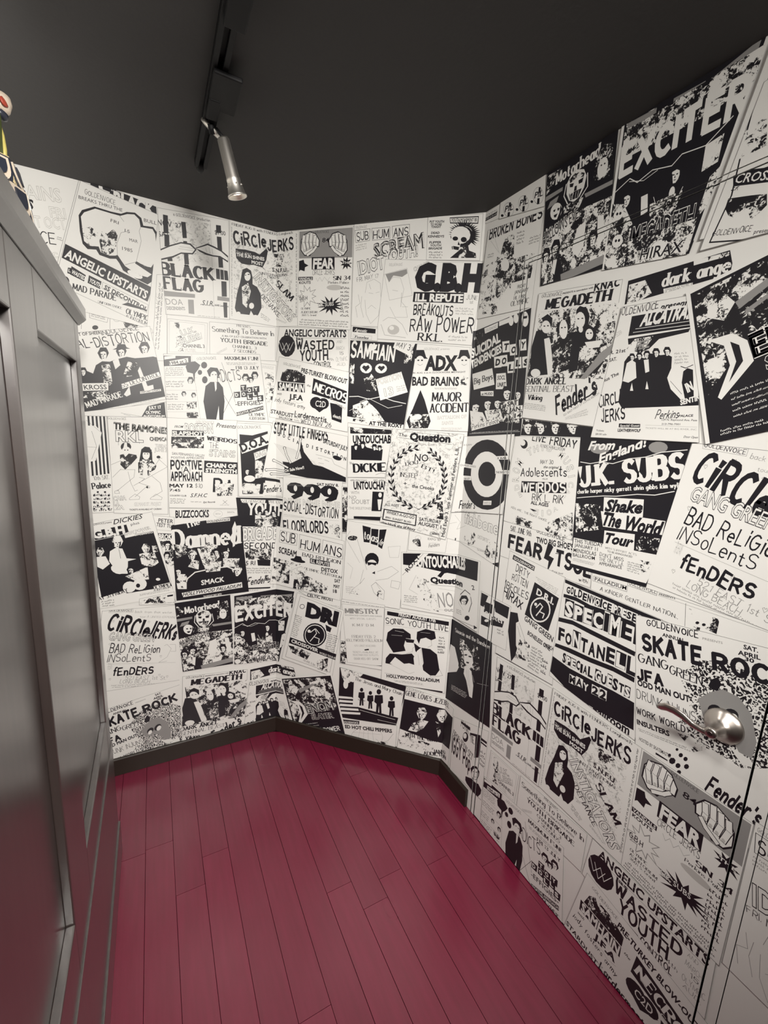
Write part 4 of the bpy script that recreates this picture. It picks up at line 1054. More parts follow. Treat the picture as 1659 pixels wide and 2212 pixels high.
F|black flyer of tilted white letter tags beside the door jamb|11|k||8496 19466 11347 19695 11461 15572 8628 15390
P1w8481 19561 2850 244 2870 107 19 -146
P2w9103 19430 718 76 726 -115 65 -196
T|3|GOLDENVOICE|9199 19291 9770 19349 89|H1|k
P2w9872 19520 522 39 519 -120 22 -158
P3w10590 19408 -2 -68 -27 -119 -70 -142 -123 -132 -176 -92 -218 -29 -240 45 -238 114 -212 165 -168 187 -115 176 -63 136 -22 73
P4w10811 19450 -2 -68 -26 -118 -68 -140 -120 -130 -171 -90 -212 -28 -234 45 -232 113 -207 163 -164 185 -112 174 -61 134 -21 72
P2w11279 19332 0 -103 -31 -181 -87 -218 -158 -205 -229 -145 -286 -50 -317 61 -317 166 -284 244 -227 279 -156 264 -86 204 -31 110
P3k11014 19465 194 -11 183 -90 27 -76
P1d8558 19274 460 59 520 -386 11 -511
T|2|SUICIDAL|8509 18440 10038 18836 332|b4|w
T|3|TENDENCIES|8528 18050 10161 18463 297|b4|w
P4w10131 18805 347 -18 417 -398 70 -376
T|5|T|10234 18507 10468 18493 214|b5|k
P5w10514 18649 332 -14 402 -388 69 -369
T|6|O|10614 18357 10839 18346 210|b5|k
P1w10944 18739 316 -16 384 -379 68 -359
T|2|Y|11041 18455 11254 18442 204|b5|k
P4w9773 18332 363 -8 435 -399 72 -386
T|5|D|9880 18028 10125 18020 221|b5|k
P6w10090 18336 350 -9 421 -393 71 -380
T|7|O|10194 18037 10431 18029 217|b5|k
P7w10476 18071 337 -3 407 -381 70 -373
T|8|L|10577 17778 10805 17773 214|b5|k
P9w10797 18179 324 -5 392 -375 68 -365
T|10|L|10895 17891 11114 17886 209|b5|k
P10w11162 18163 310 -5 377 -367 67 -357
T|11|S|11257 17882 11467 17876 205|b5|k
P5w8613 17841 1120 110 1323 -486 179 -604
T|6|Big Boys|8785 17448 9786 17564 213|S3|k
P8w9975 17732 482 -14 613 -578 48 -543
T|9|SOCL|10051 17512 10453 17498 147|b2|k
T|9|UNRT|10086 17265 10504 17255 148|b3|k
P1w9191 17162 720 -29 745 -217 43 -164
T|2|at MUDD|9271 17015 9873 16998 91|b3|k
P1k9346 16606 -61 -105 -129 -209 -317 -215 -513 -213 -618 -90 -721 20 -641 129 -573 243 -377 237 -192 224 -80 107
P2w8816 16655 209 32 362 -22 405 -134 378 -245 285 -329 165 -327 39 -239 -26 -124
P3k9208 16621 21 -111 -22 -222 -101 -288 -79 -187 -62 -110 -62 -54
P3k8855 16584 115 -12 105 -41 26 -37
P4k9040 16574 104 7 89 -35 19 -36
P5k9001 16549 67 -78 -2 -86
P3k8954 16423 148 2 109 -24 39 -23
P2k9969 16710 -53 -95 -113 -188 -277 -193 -449 -190 -542 -78 -632 22 -563 121 -505 223 -333 217 -171 204 -72 98
P3w9504 16757 182 28 317 -21 355 -123 333 -224 251 -299 146 -297 36 -216 -23 -112
P4k9847 16725 20 -102 -18 -202 -86 -261 -68 -170 -53 -99 -54 -49
P4k9538 16693 101 -12 92 -38 23 -34
P5k9700 16683 91 5 78 -33 17 -33
P6k9666 16660 59 -71 -1 -78
P4k9626 16547 129 0 96 -23 34 -22
P3k10431 16718 -44 -81 -93 -161 -229 -165 -371 -162 -448 -67 -523 18 -466 102 -419 189 -277 184 -143 173 -60 83
P4w10046 16758 150 23 262 -19 294 -106 276 -191 209 -255 122 -253 30 -184 -18 -96
P5k10329 16730 17 -86 -14 -172 -70 -222 -55 -145 -43 -85 -44 -41
P5k10074 16703 83 -10 76 -32 19 -29
P6k10208 16695 75 4 65 -28 14 -29
P7k10180 16675 49 -61 -1 -66
P5k10148 16579 106 0 79 -20 28 -19
P10k10909 17036 -49 -94 -105 -187 -261 -189 -424 -182 -514 -69 -602 33 -536 130 -482 232 -319 222 -164 207 -69 99
P11w10466 17091 174 25 302 -27 340 -130 319 -230 243 -304 143 -300 37 -217 -20 -112
P12k10793 17052 20 -101 -15 -201 -79 -259 -63 -168 -50 -98 -51 -47
P12k10499 17026 97 -13 88 -40 23 -34
P13k10654 17014 86 3 74 -35 16 -34
P14k10622 16991 57 -72 -1 -78
P12k10585 16878 123 -1 91 -24 32 -22
P11k11341 16970 -36 -71 -76 -140 -189 -141 -306 -136 -371 -53 -434 23 -388 95 -350 170 -232 164 -121 153 -51 73
P12w11020 17009 125 19 218 -19 246 -95 231 -170 176 -225 104 -222 28 -161 -14 -83
P13k11001 16995 7 -76 54 -155 114 -203 83 -133 58 -79 48 -40
P14k11044 16961 70 -10 64 -29 17 -25
P13k11156 16952 62 3 54 -25 12 -24
P14k11141 16935 -26 -50 17 -58
P14k11107 16852 88 -1 66 -18 23 -17
P4n8662 16456 755 -80 1102 -469 146 -542
P5n9508 16439 839 46 1077 -387 256 -452
P6m10313 16732 849 27 1039 -737 281 -741
P7w8776 15914 1546 231 1595 76 96 -236
T|8|Perkins Palace|8884 15746 10324 16002 163|H2|k
P13w10656 16544 563 44 535 243 -29 206
T|14|SAT|10687 16568 11183 16613 159|b3|k
P15w10789 16331 650 60 622 257 -29 205
T|16|JAN.|10820 16354 11404 16415 158|b3|k
P17w11053 16137 388 22 360 220 -29 202
T|18|14|11083 16160 11406 16182 156|b3|k
L8w2,8748 15559 2661 154
G9w1,8899 15631 2404 139 2410 97 7 -54
F|flyer with a photocopied group around a dark standing figure|8|w||8830 22824 11445 22477 11343 19683 8602 19836
T|1|BROKEN|8949 22494 10112 22393 314|X4|k
T|1|BONES|10303 22396 11378 22307 291|X4|k
P1m9774 22292 445 -50 602 -1461 -97 -2115 -504 -1789 -183 -650
P2n8667 21603 802 75 931 -1719 35 -1618
P2m10246 21447 1029 -104 901 -961 -43 -939
P3d9458 21757 419 -200 459 -804 -25 -676
G2k4,10342 22270 357 -54 355 -468 19 -429
G1k3,10943 21899 448 -58 444 -282 -4 -245
P4w10112 21312 -7 -87 -55 -145 -133 -163 -227 -137 -318 -71 -388 21 -423 122 -414 210 -365 268 -285 284 -191 256 -102 190 -34 98
P3w10289 20678 899 -63 939 -886 7 -832
T|4|FRIDAY|10604 20424 10982 20388 118|b1|k
T|5|JANUARY|10498 20275 11126 20225 119|b1|k
T|4|18, 1985|10479 20103 11030 20050 119|b1|k
T|5|OLYMPIC|10374 19919 11178 19860 151|S2|k
G1k2,8939 22022 324 -54 323 -221 -2 -169
P3m9730 19965 -23 -76 -109 -123 -243 -132 -400 -101 -550 -34 -660 55 -708 149 -683 227 -591 273 -452 280 -295 245 -150 177 -45 90
L3k2,8860 22783 -148 -1510
L2k1,9032 22421 478 -530
L3k1,9248 22424 317 -595
F|flyer with three round emblems under the ceiling|9|w||9378 23511 11380 23529 11465 22586 9382 22985
L1k2,10087 23022 -3 -64 -29 -112 -77 -141 -143 -147 -219 -129 -300 -89 -376 -30 -441 42 -487 120 -509 195 -506 261 -478 310 -428 338 -360 341 -283 321 -203 280 -128 220 -66 149 -22 74 0 0
T|2|PiL|9638 23108 10042 23040 190|b2|k
P3k9827 23334 90 -21 88 -161 -2 -141
P3k9802 23046 114 -29 112 -170 -2 -142
P2k9605 23019 -4 -17 -21 -26 -49 -24 -81 -12 -111 8 -133 31 -143 54 -139 71 -121 80 -93 78 -61 66 -31 46 -9 23
L1k2,10753 22943 -1 -71 -23 -126 -67 -160 -127 -170 -197 -155 -272 -115 -343 -54 -404 21 -448 103 -471 184 -470 257 -446 312 -400 345 -339 353 -268 336 -193 294 -123 234 -65 160 -22 79 0 0
T|2|PiL|10338 23023 10711 22959 182|b2|k
P3k10507 23270 83 -20 86 -183 3 -164
P3k10490 22964 105 -27 108 -192 4 -166
P2k10309 22937 -4 -16 -20 -24 -45 -23 -75 -12 -103 7 -123 29 -133 51 -129 68 -112 76 -87 74 -57 63 -30 44 -9 22
L1k2,11361 22924 1 -72 -19 -129 -59 -165 -114 -177 -179 -163 -249 -124 -315 -64 -373 11 -415 94 -437 177 -437 251 -416 308 -375 343 -318 353 -252 337 -183 296 -118 236 -62 162 -22 80 0 0
T|2|PiL|10977 23000 11322 22940 175|b2|k
P3k11129 23252 77 -19 83 -190 6 -171
P3k11118 22944 97 -26 103 -198 6 -173
P2k10951 22918 -4 -16 -19 -24 -42 -22 -69 -11 -95 6 -115 28 -123 49 -120 65 -105 73 -81 71 -54 60 -28 42 -9 21
T|1|NOV 14|10162 23534 10692 23502 87|b1|k
F|tiny flyer of small print in the corner under the ceiling|0|w||8620 23476 9333 23500 9377 23016 8619 23110
G1k2,8591 23433 641 -40 658 -164 9 -108
P2k8602 23310 621 -16 613 -131 9 -108
G3w1,8620 23293 582 -20 593 -98 5 -61
T|1|E|8580 22990 8710 22972 106|b3|k
T|1|A|8577 22465 8681 22444 75|b3|k
F|flyer of thick vertical stripes beside a cropped face|5|w||-7404 15571 -6499 15584 -6454 11816 -7441 11806
P1k-7111 15563 61 4 58 -2290 -5 -2290
P1k-6980 15571 62 4 64 -2277 1 -2277
P1k-6856 15579 62 3 69 -2264 5 -2264
P1k-6736 15586 63 4 74 -2250 9 -2250
P1k-6615 15593 63 4 78 -2235 14 -2235
P2w-7432 15161 569 28 740 -226 484 -1296 77 -1406
L3k1.5,-7158 15381 478 -472
L3k1.5,-7312 14388 419 -15
L4k2,-7010 14974 119 -575 -68 -1057
P2w-7165 13273 637 -3 644 -279 1 -325
T|3|10th SAT.|-7064 13099 -6558 13149 150|S1|k
T|3|Palace|-7118 12757 -6527 12817 226|S4|k
P1k-6996 12672 64 4 64 -67 0 -71
P1k-6759 12667 65 4 66 -68 1 -72
P1k-7122 12543 63 4 63 -67 -1 -71
P1k-6886 12537 64 4 65 -68 0 -72
P1k-6646 12531 65 4 65 -69 0 -73
P1k-7013 12408 64 4 64 -68 0 -72
P1k-6775 12401 65 4 65 -69 0 -72
P1k-7139 12280 63 3 63 -69 -1 -72
P1k-6903 12272 65 3 65 -69 0 -73
P1k-6663 12264 66 3 66 -70 1 -73
P1k-7030 12143 64 3 64 -69 0 -72
P1k-6791 12134 65 3 65 -70 0 -73
P1k-7157 12015 64 3 64 -70 0 -72
P1k-6919 12005 65 3 65 -70 0 -73
P1k-6679 11995 66 3 66 -70 1 -73
G2k5,-7119 12593 598 2 577 -745 -39 -745
F|strip with a black triangle of white capitals|6|w||-7399 15648 -4441 16244 -4441 15628 -7408 15520
P1k-5091 16035 599 194 625 -408 -233 -419
T|2|JULY 17|-5068 15907 -4612 15981 117|b4|w
T|2|OLYMPIC|-5174 15727 -4646 15760 119|b4|w
T|2|AUDITORIUM|-5267 15603 -4506 15636 86|b4|w
L2k2,-6017 15708 703 -92
L3k2,-5927 15660 232 -39
F|flyer with two cartoon rockers in leather jackets|7|w||-6482 15564 -4441 15628 -4547 11632 -6485 11772
T|1|GOLDENVOICE|-6467 15440 -5845 15452 84|H1|k
T|1|THE RAMONES|-6305 15099 -4391 14973 255|o4|k
T|3|RKL|-6254 14631 -5305 14618 418|o3|k
L1k2,-6172 14607 2 -135
L5k2,-5795 14619 4 -92
L5k2,-5460 14630 11 -83
T|1|CHEMICAL|-5091 14680 -4388 14680 155|o3|k
T|1|TUESDAY|-4904 14424 -4450 14407 135|o2|k
T|1|JUNE 2|-4947 14254 -4482 14247 146|o2|k
P6k-5744 14418 -22 -76 -76 -138 -150 -174 -230 -176 -300 -143 -346 -84 -360 -9 -338 67 -285 129 -212 165 -132 167 -61 135 -14 76
P7w-5963 14576 80 2 83 -216 -60 -235
P8w-5767 14264 -19 -71 -64 -130 -127 -163 -194 -164 -253 -133 -292 -77 -303 -6 -284 65 -239 123 -177 156 -110 158 -50 128 -11 72
P9k-5941 14288 -3 -10 -10 -17 -20 -22 -30 -22 -40 -18 -46 -11 -47 -1 -45 8 -38 16 -28 21 -17 21 -8 17 -2 9
P9k-5846 14290 -3 -9 -10 -17 -20 -22 -31 -22 -40 -18 -46 -10 -48 -1 -45 9 -38 16 -28 21 -18 21 -8 17 -2 10
P9d-6145 14093 134 46 175 -79 301 60 562 10 585 -101 349 -381 147 -576 -7 -383
L10k2,-6163 13517 502 0 447 -308 134 -585 -167 -860
L11k2,-5907 13434 73 -449 201 -791 301 -736
L10k2,-6456 13708 336 167
L11k2,-6438 13214 300 330
L11k2,-6401 12659 121 53 161 -88 -4 -84 0 0
P1k-5402 14328 128 114 299 90 374 -104 371 -498 -97 -474
P2w-5113 14111 -16 -83 -55 -150 -109 -188 -166 -189 -215 -152 -247 -87 -256 -5 -239 78 -201 144 -148 182 -91 183 -41 148 -9 82
P3k-5259 14153 -3 -7 -12 -13 -24 -17 -37 -17 -48 -14 -56 -8 -59 -1 -56 6 -47 12 -35 16 -22 16 -10 13 -2 7
P3k-5160 14155 -3 -8 -12 -14 -24 -17 -37 -17 -49 -14 -57 -9 -59 -1 -56 6 -48 12 -36 15 -22 16 -11 13 -3 7
P3k-5402 14328 369 -3 338 -132 18 -122
P3d-5540 13797 167 131 488 118 652 -136 580 -279 441 -364 405 -592 308 -534 307 -25 184 -26 135 -533 -11 -504
L4k2,-5019 13547 272 457 347 429
P5k-4736 14032 -8 -25 -28 -45 -57 -56 -89 -56 -116 -46 -135 -26 -141 -2 -133 23 -112 43 -84 54 -52 55 -24 44 -6 25
L12k2,-4800 13946 303 -312 -943 -1075
L13k2.2,-5531 13208 194 -58 -11 -227 280 -345 -187 -793
L13k2.2,-5082 13262 291 -291 352 -641 11 -866
L14k2,-5916 12364 204 165 370 46 340 -57 -3 -57 0 0
L14k2,-5175 12341 210 169 434 17 405 -71 -2 -46 0 0
P14m-5149 12804 -9 -25 -32 -45 -65 -55 -100 -55 -132 -43 -153 -23 -160 2 -151 27 -127 47 -95 57 -59 57 -28 45 -6 25
T|1|CASA|-6470 12280 -6016 12299 179|o3|k
T|1|LA|-6457 12099 -6257 12103 157|o3|k
T|1|ZA|-6467 11918 -6109 11914 169|o3|k
T|1|GILMANS ST. PROJECT|-5762 12038 -4781 12023 149|o1|g
T|1|TICKETS AVAILABLE AT CASBAH|-5942 11861 -4788 11846 69|b2|k
F|white flyer of many band names in mixed lettering|8|w||-4436 15629 -1702 15666 -1730 11758 -4514 11917
T|1|GOLDENVOICE|-3349 15463 -2628 15465 103|H1|g
T|1|Presents|-2575 15339 -1748 15306 187|I1|k
T|1|FROM|-4176 15230 -3833 15245 101|I1|k
T|2|BOSTON|-3777 15055 -2693 15082 386|o3|k
P4k-4267 15136 1201 17 1196 -180 -9 -215
T|5|SLAPSHOT|-4259 14945 -3093 14967 158|b4|w
P1d-4303 14875 1246 23 1217 -446 -29 -465
P2m-4257 14753 1115 37 1085 -81 -4 -125
T|1|WEIRDOS|-2933 14785 -1740 14668 164|S4|k
T|2|THE|-2848 14446 -2483 14444 224|H1|k
T|1|STAINS|-2885 14102 -1797 14058 297|o2|k
T|1|SAN FERNANDO VALLEY|-4306 14136 -3063 14051 115|b0|k
T|2|POSITIVE APPROACH|-4339 13975 -3099 13968 92|b0|k
L1k2,-4372 13906 1232 -34 1207 -908 -55 -858 0 0
T|2|POSITIVE|-4356 13537 -3177 13551 346|X5|k
T|2|APPROACH|-4374 13071 -3191 13059 350|X5|k
P3w-3620 13520 -21 -92 -75 -166 -149 -207 -231 -207 -302 -165 -349 -92 -364 0 -343 91 -290 165 -216 206 -135 206 -64 166 -15 92
L4k2.5,-3642 13520 -10 -58 -34 -111 -71 -153 -117 -179 -167 -189 -217 -179 -260 -152 -294 -111 -315 -58 -321 0 -311 58 -286 110 -250 151 -204 178 -155 188 -105 179 -61 152 -27 111 -6 58 0 0
T|5|A|-3914 13402 -3683 13402 258|b1|k
P1k-3078 13909 1366 -71 1359 -591 -26 -514
T|2|CHAIN OF|-3019 13635 -1775 13578 179|b5|w
T|3|STRENGTH|-3047 13419 -1760 13355 168|b5|w
T|1|MAY 12|-4459 12779 -3558 12763 152|b4|k
T|1|$10|-3476 12750 -3189 12732 192|H1|k
T|1|7:45|-4465 12615 -4049 12594 106|b2|k
T|1|COUNTRY CLUB|-4453 12402 -3826 12373 71|b2|k
T|1|S.F.H.C|-3675 12344 -2987 12324 169|I1|k
G1k3,-4456 12331 584 -29 576 -270 1 -249
T|1|PA|-2725 12576 -1970 12483 549|H3|k
P2n-2689 12882 815 51 747 -513 102 -526
L1k2.5,-2359 12162 173 -176
L2k2.5,-2183 12156 -191 -163
G1k1,-3658 12174 441 -27 440 -88 -2 -60
T|1|Epic Records|-3174 12072 -2680 12067 74|I2|k
G1k1,-2479 11978 381 -20 380 -58 -1 -44
F|narrow white flyer with one bold condensed word|9|w||-4515 11905 -1743 11714 -1780 11278 -4480 11061
T|1|BUZZCOCKS|-4278 11474 -2953 11442 326|b3|k
L1k1.2,-2389 11552 -10 -46 -38 -87 -80 -119 -132 -138 -190 -142 -247 -132 -298 -108 -339 -72 -364 -29 -372 18 -361 64 -334 105 -293 136 -241 155 -183 160 -126 150 -75 126 -34 91 -8 48 0 0
G2k2,-2690 11611 232 -11 230 -93 -2 -82
T|1|SANTA|-2194 11587 -1884 11566 76|b1|g
F|flyer of a bold tag over a dark crowd photo|9|w||-1727 15557 -254 15559 355 12249 -1692 12312
T|1|GOLDENVOICE|-1690 15320 -670 15379 119|H1|k
P1k-1392 15605 1188 19 1188 -43 -1 -60
P1k-1617 15071 548 -27 1225 185 1286 -751 1027 -2673 96 -2649
P2w-1624 14611 1232 533 1306 74 102 -389
T|3|D.O.A.|-1521 14296 -343 14772 372|b4|k
P4w-1015 14275 571 200 589 -83 59 -330
T|5|DAG|-930 14058 -445 14204 238|o1|k
P5m-956 13933 435 68 400 -761 -6 -821
P2k-1162 13471 -31 -67 -63 -132 -136 -138 -209 -138 -241 -65 -273 0 -237 67 -206 137 -133 138 -63 135 -26 65
P3w-1363 13491 81 24 136 -7 146 -76 130 -145 89 -197 43 -197 1 -144 -17 -75
P4k-1216 13478 2 -70 -21 -139 -55 -180 -41 -118 -30 -70 -27 -35
P4k-1353 13449 43 -6 38 -24 8 -22
P5k-1283 13446 40 5 32 -21 5 -22
P6k-1299 13429 20 -47 -6 -52
P5k-1324 13352 56 3 40 -14 13 -14
P2w-962 13112 -25 -66 -94 -119 -193 -147 -303 -146 -400 -115 -467 -62 -490 4 -465 69 -397 121 -299 150 -191 149 -92 120 -24 66
P2w-991 12665 -29 -77 -108 -138 -222 -170 -348 -167 -460 -130 -537 -66 -563 11 -535 87 -457 148 -344 180 -219 178 -106 142 -27 78
P3n-1515 12928 800 -75 735 -525 25 -475
P2w-588 12916 904 -48 870 -640 -35 -648
T|3|Fender's|-603 12476 281 12525 284|J3|k
P6k-524 13159 817 -111 818 -241 -13 -128
G3k1,-527 12344 808 -16 809 -55 0 -46
F|black flyer with white dripping letters over a line of people|10|k||-1807 12271 392 12167 -196 7530 -1403 7721
P1w-1615 12201 1119 -80 1086 -263 58 -174
T|2|GOLDENVOICE|-1575 12040 -541 11978 128|H1|k
P1w-368 12097 724 1 725 -178 32 -179
T|2|PRESENTS|-323 11944 393 11956 132|H1|k
T|3|YOUTH|-1361 11483 433 11361 549|b4|w
P1w-1540 10926 1679 -121 1344 -3396 137 -3205
P4m-975 11432 1112 -101 1114 -627 -5 -561
P5k-639 11517 -25 -56 -53 -111 -115 -113 -178 -110 -206 -46 -233 11 -203 67 -176 127 -114 125 -54 119 -22 57
P6w-810 11543 68 17 116 -11 125 -71 111 -130 76 -173 37 -172 1 -125 -14 -65
P7k-685 11525 2 -59 -18 -118 -46 -152 -35 -99 -25 -58 -23 -28
P7k-802 11506 37 -7 32 -22 7 -19
P8k-742 11501 34 3 27 -20 4 -20
P9k-756 11487 18 -41 -5 -45
P8k-777 11422 48 0 34 -14 11 -13
P4k-349 11570 -26 -57 -54 -112 -117 -114 -181 -111 -209 -47 -237 11 -206 67 -180 127 -116 125 -55 120 -23 58
P5w-523 11596 69 17 118 -11 127 -72 113 -131 78 -175 38 -173 2 -125 -14 -65
P6k-535 11584 -2 -59 17 -120 46 -157 34 -103 25 -60 23 -30
P7k-514 11558 37 -6 32 -21 7 -19
P6k-454 11553 35 3 28 -19 5 -19
P8k-463 11539 -19 -39 4 -45
P6k-489 11474 49 0 35 -14 11 -13
P5k-23 11488 -26 -57 -55 -112 -118 -114 -183 -111 -212 -47 -240 12 -210 69 -183 129 -118 127 -57 121 -24 58
P6w-200 11515 70 17 120 -12 129 -73 115 -132 80 -176 40 -174 2 -127 -14 -66
P7k-212 11503 -2 -60 18 -121 47 -159 35 -104 26 -61 24 -31
P8k-191 11477 38 -7 33 -22 7 -20
P7k-130 11472 36 3 29 -20 5 -20
P9k-139 11458 -19 -40 5 -46
P7k-165 11391 49 0 35 -13 12 -12
T|5|BRIGADE|-1536 10268 65 10237 592|o4|k
T|2|SECOND|-1492 9865 -8 9762 279|H3|k
P3m-1442 9821 1234 -56 1201 -606 19 -486
P4k-895 9281 620 -63 607 -374 30 -291
T|4|5 RI|-1426 9064 -994 9031 216|b1|k
G5k3,-1427 8962 1218 -134 1185 -446 15 -308
T|2|Fender's|-1374 8085 -330 8089 331|J3|k
P2k-1388 7948 1112 -100 1098 -170 12 -71
G3k2,-1376 7856 1099 -115 1099 -258 -2 -118
P3d-541 8481 265 -32 252 -312 -1 -280
F|narrow strip of condensed names over comic faces|10|w||-5233 11642 -4319 11506 -4411 7657 -5141 10864
T|1|PETER|-4935 11317 -4383 11237 178|b1|k
T|2|TEST TUBE|-5025 11155 -4269 10999 165|b1|k
L3k1.5,-5032 11006 652 -104
P1k-4961 10851 577 -71 583 -323 15 -255
T|2|BROKE|-4956 10609 -4377 10540 217|b4|w
P1m-4898 10513 517 -59 482 -1253 57 -895
P2k-4467 10316 -36 -81 -75 -159 -155 -159 -237 -153 -270 -59 -302 25 -260 105 -223 190 -141 184 -64 174 -25 83
P3w-4688 10360 90 22 150 -21 159 -108 138 -193 90 -254 40 -250 -5 -180 -22 -93
P4k-4526 10329 0 -86 -29 -170 -68 -218 -50 -142 -36 -83 -31 -40
P4k-4679 10306 47 -11 40 -33 8 -28
P5k-4602 10296 45 3 35 -29 5 -28
P6k-4621 10277 22 -61 -8 -65
P5k-4651 10183 62 -2 44 -21 14 -19
P2k-4522 9852 -34 -75 -70 -147 -145 -147 -221 -140 -252 -52 -282 27 -243 102 -208 181 -132 175 -60 164 -24 79
P3w-4729 9896 84 20 141 -21 149 -103 129 -182 85 -239 38 -234 -4 -168 -20 -86
P4k-4578 9866 0 -81 -27 -159 -63 -204 -47 -133 -33 -78 -29 -38
P4k-4720 9845 44 -10 38 -31 7 -26
P5k-4648 9835 41 3 32 -27 4 -26
P6k-4666 9818 20 -57 -8 -61
P5k-4694 9730 58 -2 41 -20 13 -17
F|black flyer of white blackletter above a ring of faces|11|k||-4466 11145 -1643 11452 -1294 7754 -4374 7756
T|1|The|-3862 10991 -3330 11144 257|S3|w
T|1|Damned|-4410 10123 -1704 10162 797|S4|w
P2w-1998 10871 126 315 213 18 108 -826 16 -884
P2m-4402 10320 569 -110 501 -482 111 -633
P2m-3475 10053 839 120 940 -672 234 -793
P3d-3488 9801 -45 -101 -94 -199 -198 -198 -302 -188 -345 -70 -387 36 -335 136 -288 242 -184 234 -84 220 -34 105
P4w-3773 9860 115 26 194 -29 206 -139 179 -245 120 -321 55 -315 -3 -226 -26 -116
P5k-3792 9840 -7 -107 21 -218 66 -287 51 -188 38 -111 36 -57
P6k-3760 9792 61 -15 52 -42 11 -36
P5k-3661 9778 57 3 45 -37 6 -35
P7k-3677 9754 -33 -71 5 -83
P5k-3723 9637 80 -4 57 -27 18 -24
P3m-2791 10059 -46 -102 -96 -202 -203 -201 -311 -192 -356 -73 -400 34 -347 136 -299 243 -192 236 -89 222 -36 106
P4w-3085 10117 118 27 200 -28 213 -139 186 -247 125 -324 58 -318 -2 -229 -27 -118
P5k-3105 10097 -7 -109 23 -221 70 -291 53 -191 40 -113 37 -58
P6k-3071 10048 62 -14 53 -42 10 -36
P5k-2970 10035 60 3 47 -37 7 -36
P7k-2986 10010 -33 -72 6 -84
P5k-3032 9891 82 -3 58 -27 19 -23
P4k-2549 9823 -33 -73 -69 -143 -145 -143 -223 -136 -256 -50 -288 26 -250 99 -215 175 -138 170 -64 159 -26 76
P5w-2761 9866 85 18 144 -21 153 -100 135 -177 91 -232 43 -228 -1 -164 -18 -84
P6k-2775 9851 -5 -77 17 -157 51 -207 39 -136 29 -80 27 -41
P7k-2751 9816 45 -10 39 -30 8 -25
P6k-2677 9807 42 2 33 -27 5 -26
P8k-2689 9789 -24 -51 4 -60
P6k-2722 9705 59 -3 42 -20 14 -17
P1d-2084 9734 -47 -104 -98 -205 -209 -204 -321 -193 -368 -71 -415 39 -360 142 -312 251 -200 243 -93 228 -38 109
P2w-2389 9796 122 26 207 -31 222 -144 195 -254 132 -333 62 -326 -1 -235 -27 -120
P3k-2410 9775 -6 -110 26 -225 75 -297 57 -195 42 -115 39 -59
P4k-2375 9725 65 -15 57 -43 12 -36
P3k-2269 9711 62 3 49 -38 8 -37
P5k-2286 9686 -34 -73 7 -86
P3k-2333 9565 86 -4 61 -29 20 -24
P6n-3687 9564 280 -93 240 -476 -178 -301
P1k-4093 9091 -40 -88 -83 -174 -172 -171 -262 -161 -298 -56 -334 38 -289 125 -248 218 -158 209 -72 195 -29 93
P2w-4338 9147 99 21 166 -28 176 -125 153 -218 101 -285 45 -278 -5 -199 -24 -102
P3k-4355 9130 -7 -94 17 -192 56 -254 43 -167 32 -99 30 -51
P4k-4328 9087 52 -14 45 -38 9 -32
P3k-4243 9073 50 2 39 -33 6 -31
P5k-4257 9052 -28 -61 4 -73
P3k-4297 8950 70 -5 49 -25 16 -21
P4n-3885 8667 -53 -118 -111 -232 -231 -228 -353 -212 -402 -70 -451 57 -389 174 -334 298 -213 286 -97 265 -39 127
P5w-4216 8747 134 27 225 -40 238 -171 207 -296 137 -386 62 -376 -5 -269 -31 -137
P6k-3974 8691 0 -129 -42 -252 -100 -322 -74 -209 -53 -122 -46 -58
P6k-4201 8666 70 -19 60 -51 11 -43
P7k-4087 8646 67 2 52 -45 8 -42
P8k-4114 8619 32 -92 -13 -96
P7k-4159 8481 93 -7 65 -35 21 -29
P1m-1579 8887 -54 -119 -112 -234 -240 -230 -369 -215 -424 -73 -479 54 -416 171 -361 295 -232 284 -109 264 -44 126
P2w-1932 8965 142 28 240 -40 257 -170 227 -296 154 -385 74 -376 1 -269 -30 -137
P3k-1955 8942 -7 -127 31 -260 88 -344 66 -226 49 -134 45 -69
P4k-1914 8884 75 -19 65 -51 13 -43
P3k-1792 8865 70 2 56 -45 8 -43
P5k-1812 8836 -39 -83 8 -99
P3k-1865 8698 98 -6 70 -34 23 -28
P4n-2413 9501 729 -73 600 -463 -8 -396
L5w12,-3940 8694 347 281 809 345
L5w12,-2838 9072 597 13 899 -154
P6n-3239 9324 763 51 694 -404 104 -402
P9n-4356 8682 412 -117 401 -440 40 -391
T|1|SMACK|-3353 8345 -2375 8398 235|b3|w
P10w-4162 8089 2556 177 2584 -88 54 -203
T|11|HOLLYWOOD PALLADIUM|-4123 7927 -1628 8035 168|I2|k
P1w-3070 11317 991 54 988 -100 19 -146
T|2|GOLDENVOICE|-3039 11196 -2093 11231 100|I2|k
T|1|THURSDAY MAY 30TH|-3283 7739 -2510 7761 93|b2|w
F|flyer with a dark concert photo and a white guitar|11|w||-7335 11366 -5140 11784 -4451 8052 -7285 7826
T|1|GOLDENVOICE presents|-7293 11307 -6569 11394 77|I1|k
T|1|DICKIES|-6521 11317 -5456 11524 199|I1|k
T|2|plus|-5917 11234 -5617 11298 112|b0|k
P1k-7240 11079 1160 212 1238 -155 69 -358
T|2|G.B.H|-7236 10783 -6129 10933 344|b5|w
P3k-7219 10697 1029 182 2082 256 2617 -2048 2691 -2236 108 -2384 -2 -1125
P4w-6188 10925 961 302 1009 1 38 -195
T|5|RAW POWER|-6164 10830 -5209 11060 123|o3|k
T|7|Breakouts|-5802 10792 -5141 10876 127|o2|k
P4n-6230 10601 -49 -109 -101 -216 -206 -217 -311 -208 -351 -82 -391 31 -335 140 -285 255 -179 249 -79 236 -32 113
P5w-6516 10659 117 30 195 -27 203 -145 174 -260 111 -344 46 -338 -11 -244 -31 -126
